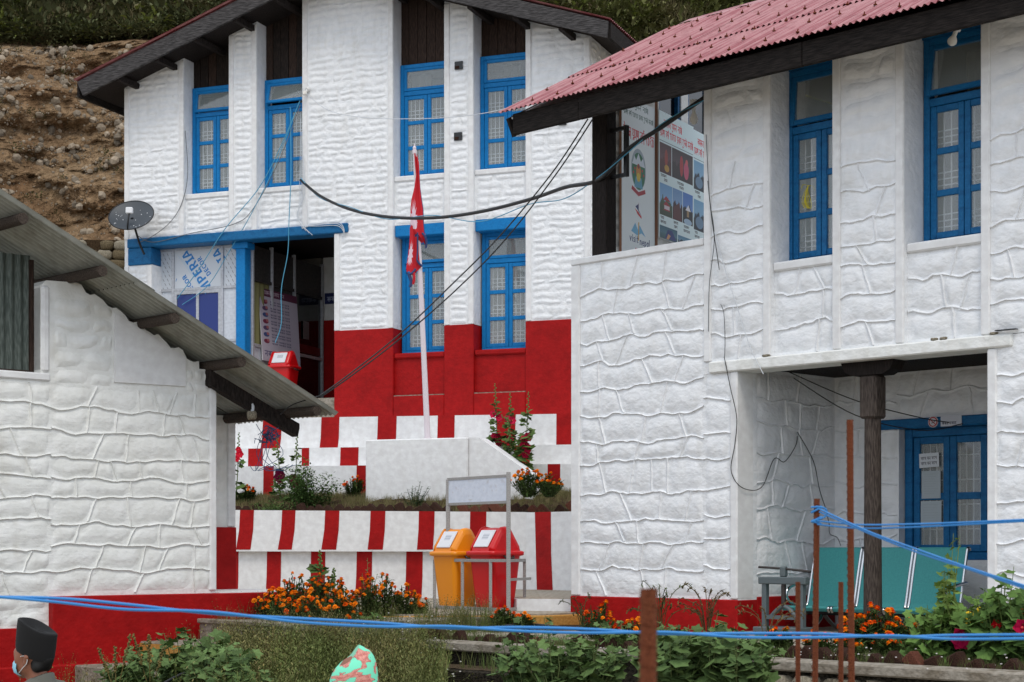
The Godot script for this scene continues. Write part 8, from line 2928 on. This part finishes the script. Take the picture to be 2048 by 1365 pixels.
	wiry_weed("wiry reddish weed before the red base near the porch corner", Vector3(1.642, 0.760, -14.700), 0.52, 0.24, 18, Color(0.12, 0.085, 0.040))
	wiry_weed("thin wiry weed at the corner of the balcony building", Vector3(0.653, 0.804, -16.200), 0.35, 0.22, 9, Color(0.06, 0.075, 0.035))
	wiry_weed("thin red stalked weed before the screw press", Vector3(2.102, 0.777, -14.400), 0.42, 0.26, 8, Color(0.15, 0.10, 0.05))
	for q in [["dock plant with tall brown seed spikes beside the shed base", Vector3(-2.806, 0.555, -12.400)], ["second dock plant with brown seed spikes by the pale steps", Vector3(-2.606, 0.556, -12.600)]]:
		var o := weed("dock_plant", q[0], q[1], 0.26, 0.16, 8, 0.12, Color(0.06, 0.10, 0.03), false, 7, "weed", "dock plants")
		var sp := Mb.new()
		for k in 3:
			var tp := Vector3(-0.12 + 0.11 * k, rng.randf_range(0.34, 0.44), 0)
			sp.tint = Color(0.16, 0.13, 0.05)
			sp.tube(PackedVector3Array([Vector3.ZERO, tp]), 0.004, 4, false)
			for i in 26:
				var f := lerpf(0.5, 1.0, i / 25.0)
				sp.tint = Color(0.15, 0.12, 0.045) * rng.randf_range(0.7, 1.3)
				sp.ball(tp * f + Vector3(rng.randf_range(-0.012, 0.012), 0, rng.randf_range(-0.012, 0.012)), Vector3.ONE * 0.009, 5, 3)
		part("seed_spikes", sp, M.leaf, o)
	build_grass()


func build_grass() -> void:
	var make := func(n: int, hi: float, wide: float, seeds: bool) -> Mb:
		var b := Mb.new()
		for i in n:
			var a := rng.randf() * TAU
			var r := rng.randf() * 0.05
			var h := hi * rng.randf_range(0.5, 1.05)
			var base := Vector3(cos(a) * r, -0.02, sin(a) * r)
			var bend := Vector3(rng.randf_range(-1, 1), 0, rng.randf_range(-1, 1)) * h * 0.28
			var side := Vector3(rng.randf_range(-1, 1), 0, rng.randf_range(-1, 1)).normalized() * wide
			var m := base + Vector3(0, h * 0.55, 0) + bend * 0.35
			var t := base + Vector3(0, h, 0) + bend
			var g := rng.randf_range(0.7, 1.25)
			b.tint = Color(g, g, g)
			b.tri(base - side, base + side, m - side * 0.7)
			b.tri(base + side, m + side * 0.7, m - side * 0.7)
			b.tri(m - side * 0.7, m + side * 0.7, t)
			if seeds:
				b.tint = Color(g * 1.7, g * 1.25, g * 1.1)
				for k in 4:
					var p := m.lerp(t, 0.55 + 0.15 * k)
					b.leaf(p, Vector3(rng.randf_range(-1, 1), 0.8, rng.randf_range(-1, 1)), Vector3.UP, 0.026, 0.006, 0.1)
		return b
	var tuft: Mb = make.call(13, 0.22, 0.0028, false)
	var seedy: Mb = make.call(11, 0.46, 0.0032, true)
	var at := []
	var tints := []
	var at2 := []
	var tints2 := []
	for i in 7000:
		var x := rng.randf_range(-4.4, -0.1)
		var d := rng.randf_range(9.6, 17.5)
		if x < -1.9 - (d - 11.0) * 0.16 and rng.randf() < 0.94:
			continue
		if x > -0.55 and d > 12.8 and d < 16.4:
			continue
		if d > 16.2 and x < -0.9 and x > -2.6 and rng.randf() < 0.75:
			continue
		var p := Vector3(x, bank_height(x, -d), -d)
		var k := rng.randf_range(0.6, 1.15) * lerpf(1.25, 0.75, smoothstep(12.5, 16.5, d))
		var g := rng.randf_range(0.55, 1.2) * (1.0 + 0.45 * nz.get_noise_2d(x * 2.3 + 40.0, d * 1.6))
		var dry := clampf(nz.get_noise_2d(x * 0.9 + 3.0, d * 0.7) * 1.2 + 0.30 - 0.25 * (x + 2.0), 0, 1)
		var c := Color(0.125, 0.155, 0.050).lerp(Color(0.245, 0.195, 0.090), dry)
		var t := Transform3D(Basis(Vector3.UP, rng.randf() * TAU).scaled(Vector3(k, k, k)), p)
		if rng.randf() < 0.62:
			at2.append(t)
			tints2.append(Color(c.r * g, c.g * g, c.b * g))
		else:
			at.append(t)
			tints.append(Color(c.r * g * 0.75, c.g * g, c.b * g * 0.8))
	many("meadow_grass", seedy, M.blade, at2, tints2, "seeding brownish meadow grass covering the bank in front")
	# shorter grass: among the beds, on the steps and under the weeds
	for i in 2600:
		var u := rng.randf_range(0.6, 8.8)
		var w := rng.randf_range(2.06, 2.6)
		if rng.randf() < 0.35:
			w = rng.randf_range(2.9, 4.6)
			if u < 2.7 and rng.randf() < 0.85:
				continue
		var p := balcony_at(u, 0.73 if w < 2.7 else -0.12, w)
		if w > 2.7 and u < 3.0:
			p.y = 0.60 - 0.185 * floorf((w - 2.865) / 0.44)
		var k := rng.randf_range(0.35, 0.9) * (1.0 if w < 2.7 else 1.5)
		at.append(Transform3D(Basis(Vector3.UP, rng.randf() * TAU).scaled(Vector3.ONE * k), p))
		var g := rng.randf_range(0.6, 1.2)
		var dry := rng.randf() * (0.9 if u > 6.2 else 0.4)
		var c := Color(0.095, 0.14, 0.045).lerp(Color(0.24, 0.20, 0.09), dry)
		tints.append(Color(c.r * g, c.g * g, c.b * g))
	for i in 4500:
		var u := rng.randf_range(2.3, 9.2)
		var f := pow(rng.randf(), 0.7)
		var p := main_at(u, 1.99 + 0.38 * smoothstep(0.0, 0.85, f), 3.12 - 2.0 * f)
		var k := rng.randf_range(0.3, 0.75)
		at.append(Transform3D(Basis(Vector3.UP, rng.randf() * TAU).scaled(Vector3.ONE * k), p))
		var g := rng.randf_range(0.6, 1.15)
		var c := Color(0.14, 0.15, 0.055).lerp(Color(0.30, 0.24, 0.13), rng.randf() * 0.9)
		tints.append(Color(c.r * g, c.g * g, c.b * g))
	many("short_grass", tuft, M.blade, at, tints, "short green and dry grass in the beds and between the weeds")
	# tiny white flowers in the grass
	var daisy := Mb.new()
	daisy.ball(Vector3.ZERO, Vector3(0.010, 0.006, 0.010), 6, 4)
	var fl := []
	var ft := []
	for i in 170:
		var x := rng.randf_range(-1.7, -0.3)
		var d := rng.randf_range(11.5, 17.0)
		fl.append(Transform3D(Basis.IDENTITY.scaled(Vector3.ONE * rng.randf_range(0.6, 1.2)), Vector3(x, bank_height(x, -d) + rng.randf_range(0.12, 0.24), -d)))
		ft.append(Color(0.62, 0.60, 0.55))
	for i in 130:
		fl.append(Transform3D(Basis.IDENTITY.scaled(Vector3.ONE * rng.randf_range(0.5, 1.0)), balcony_at(rng.randf_range(2.5, 8.0), rng.randf_range(0.74, 0.9), rng.randf_range(2.1, 2.9))))
		ft.append(Color(0.60, 0.56, 0.54))
	many("white_weed_flowers", daisy, M.blade, fl, ft, "tiny white weed flowers scattered in the grass")
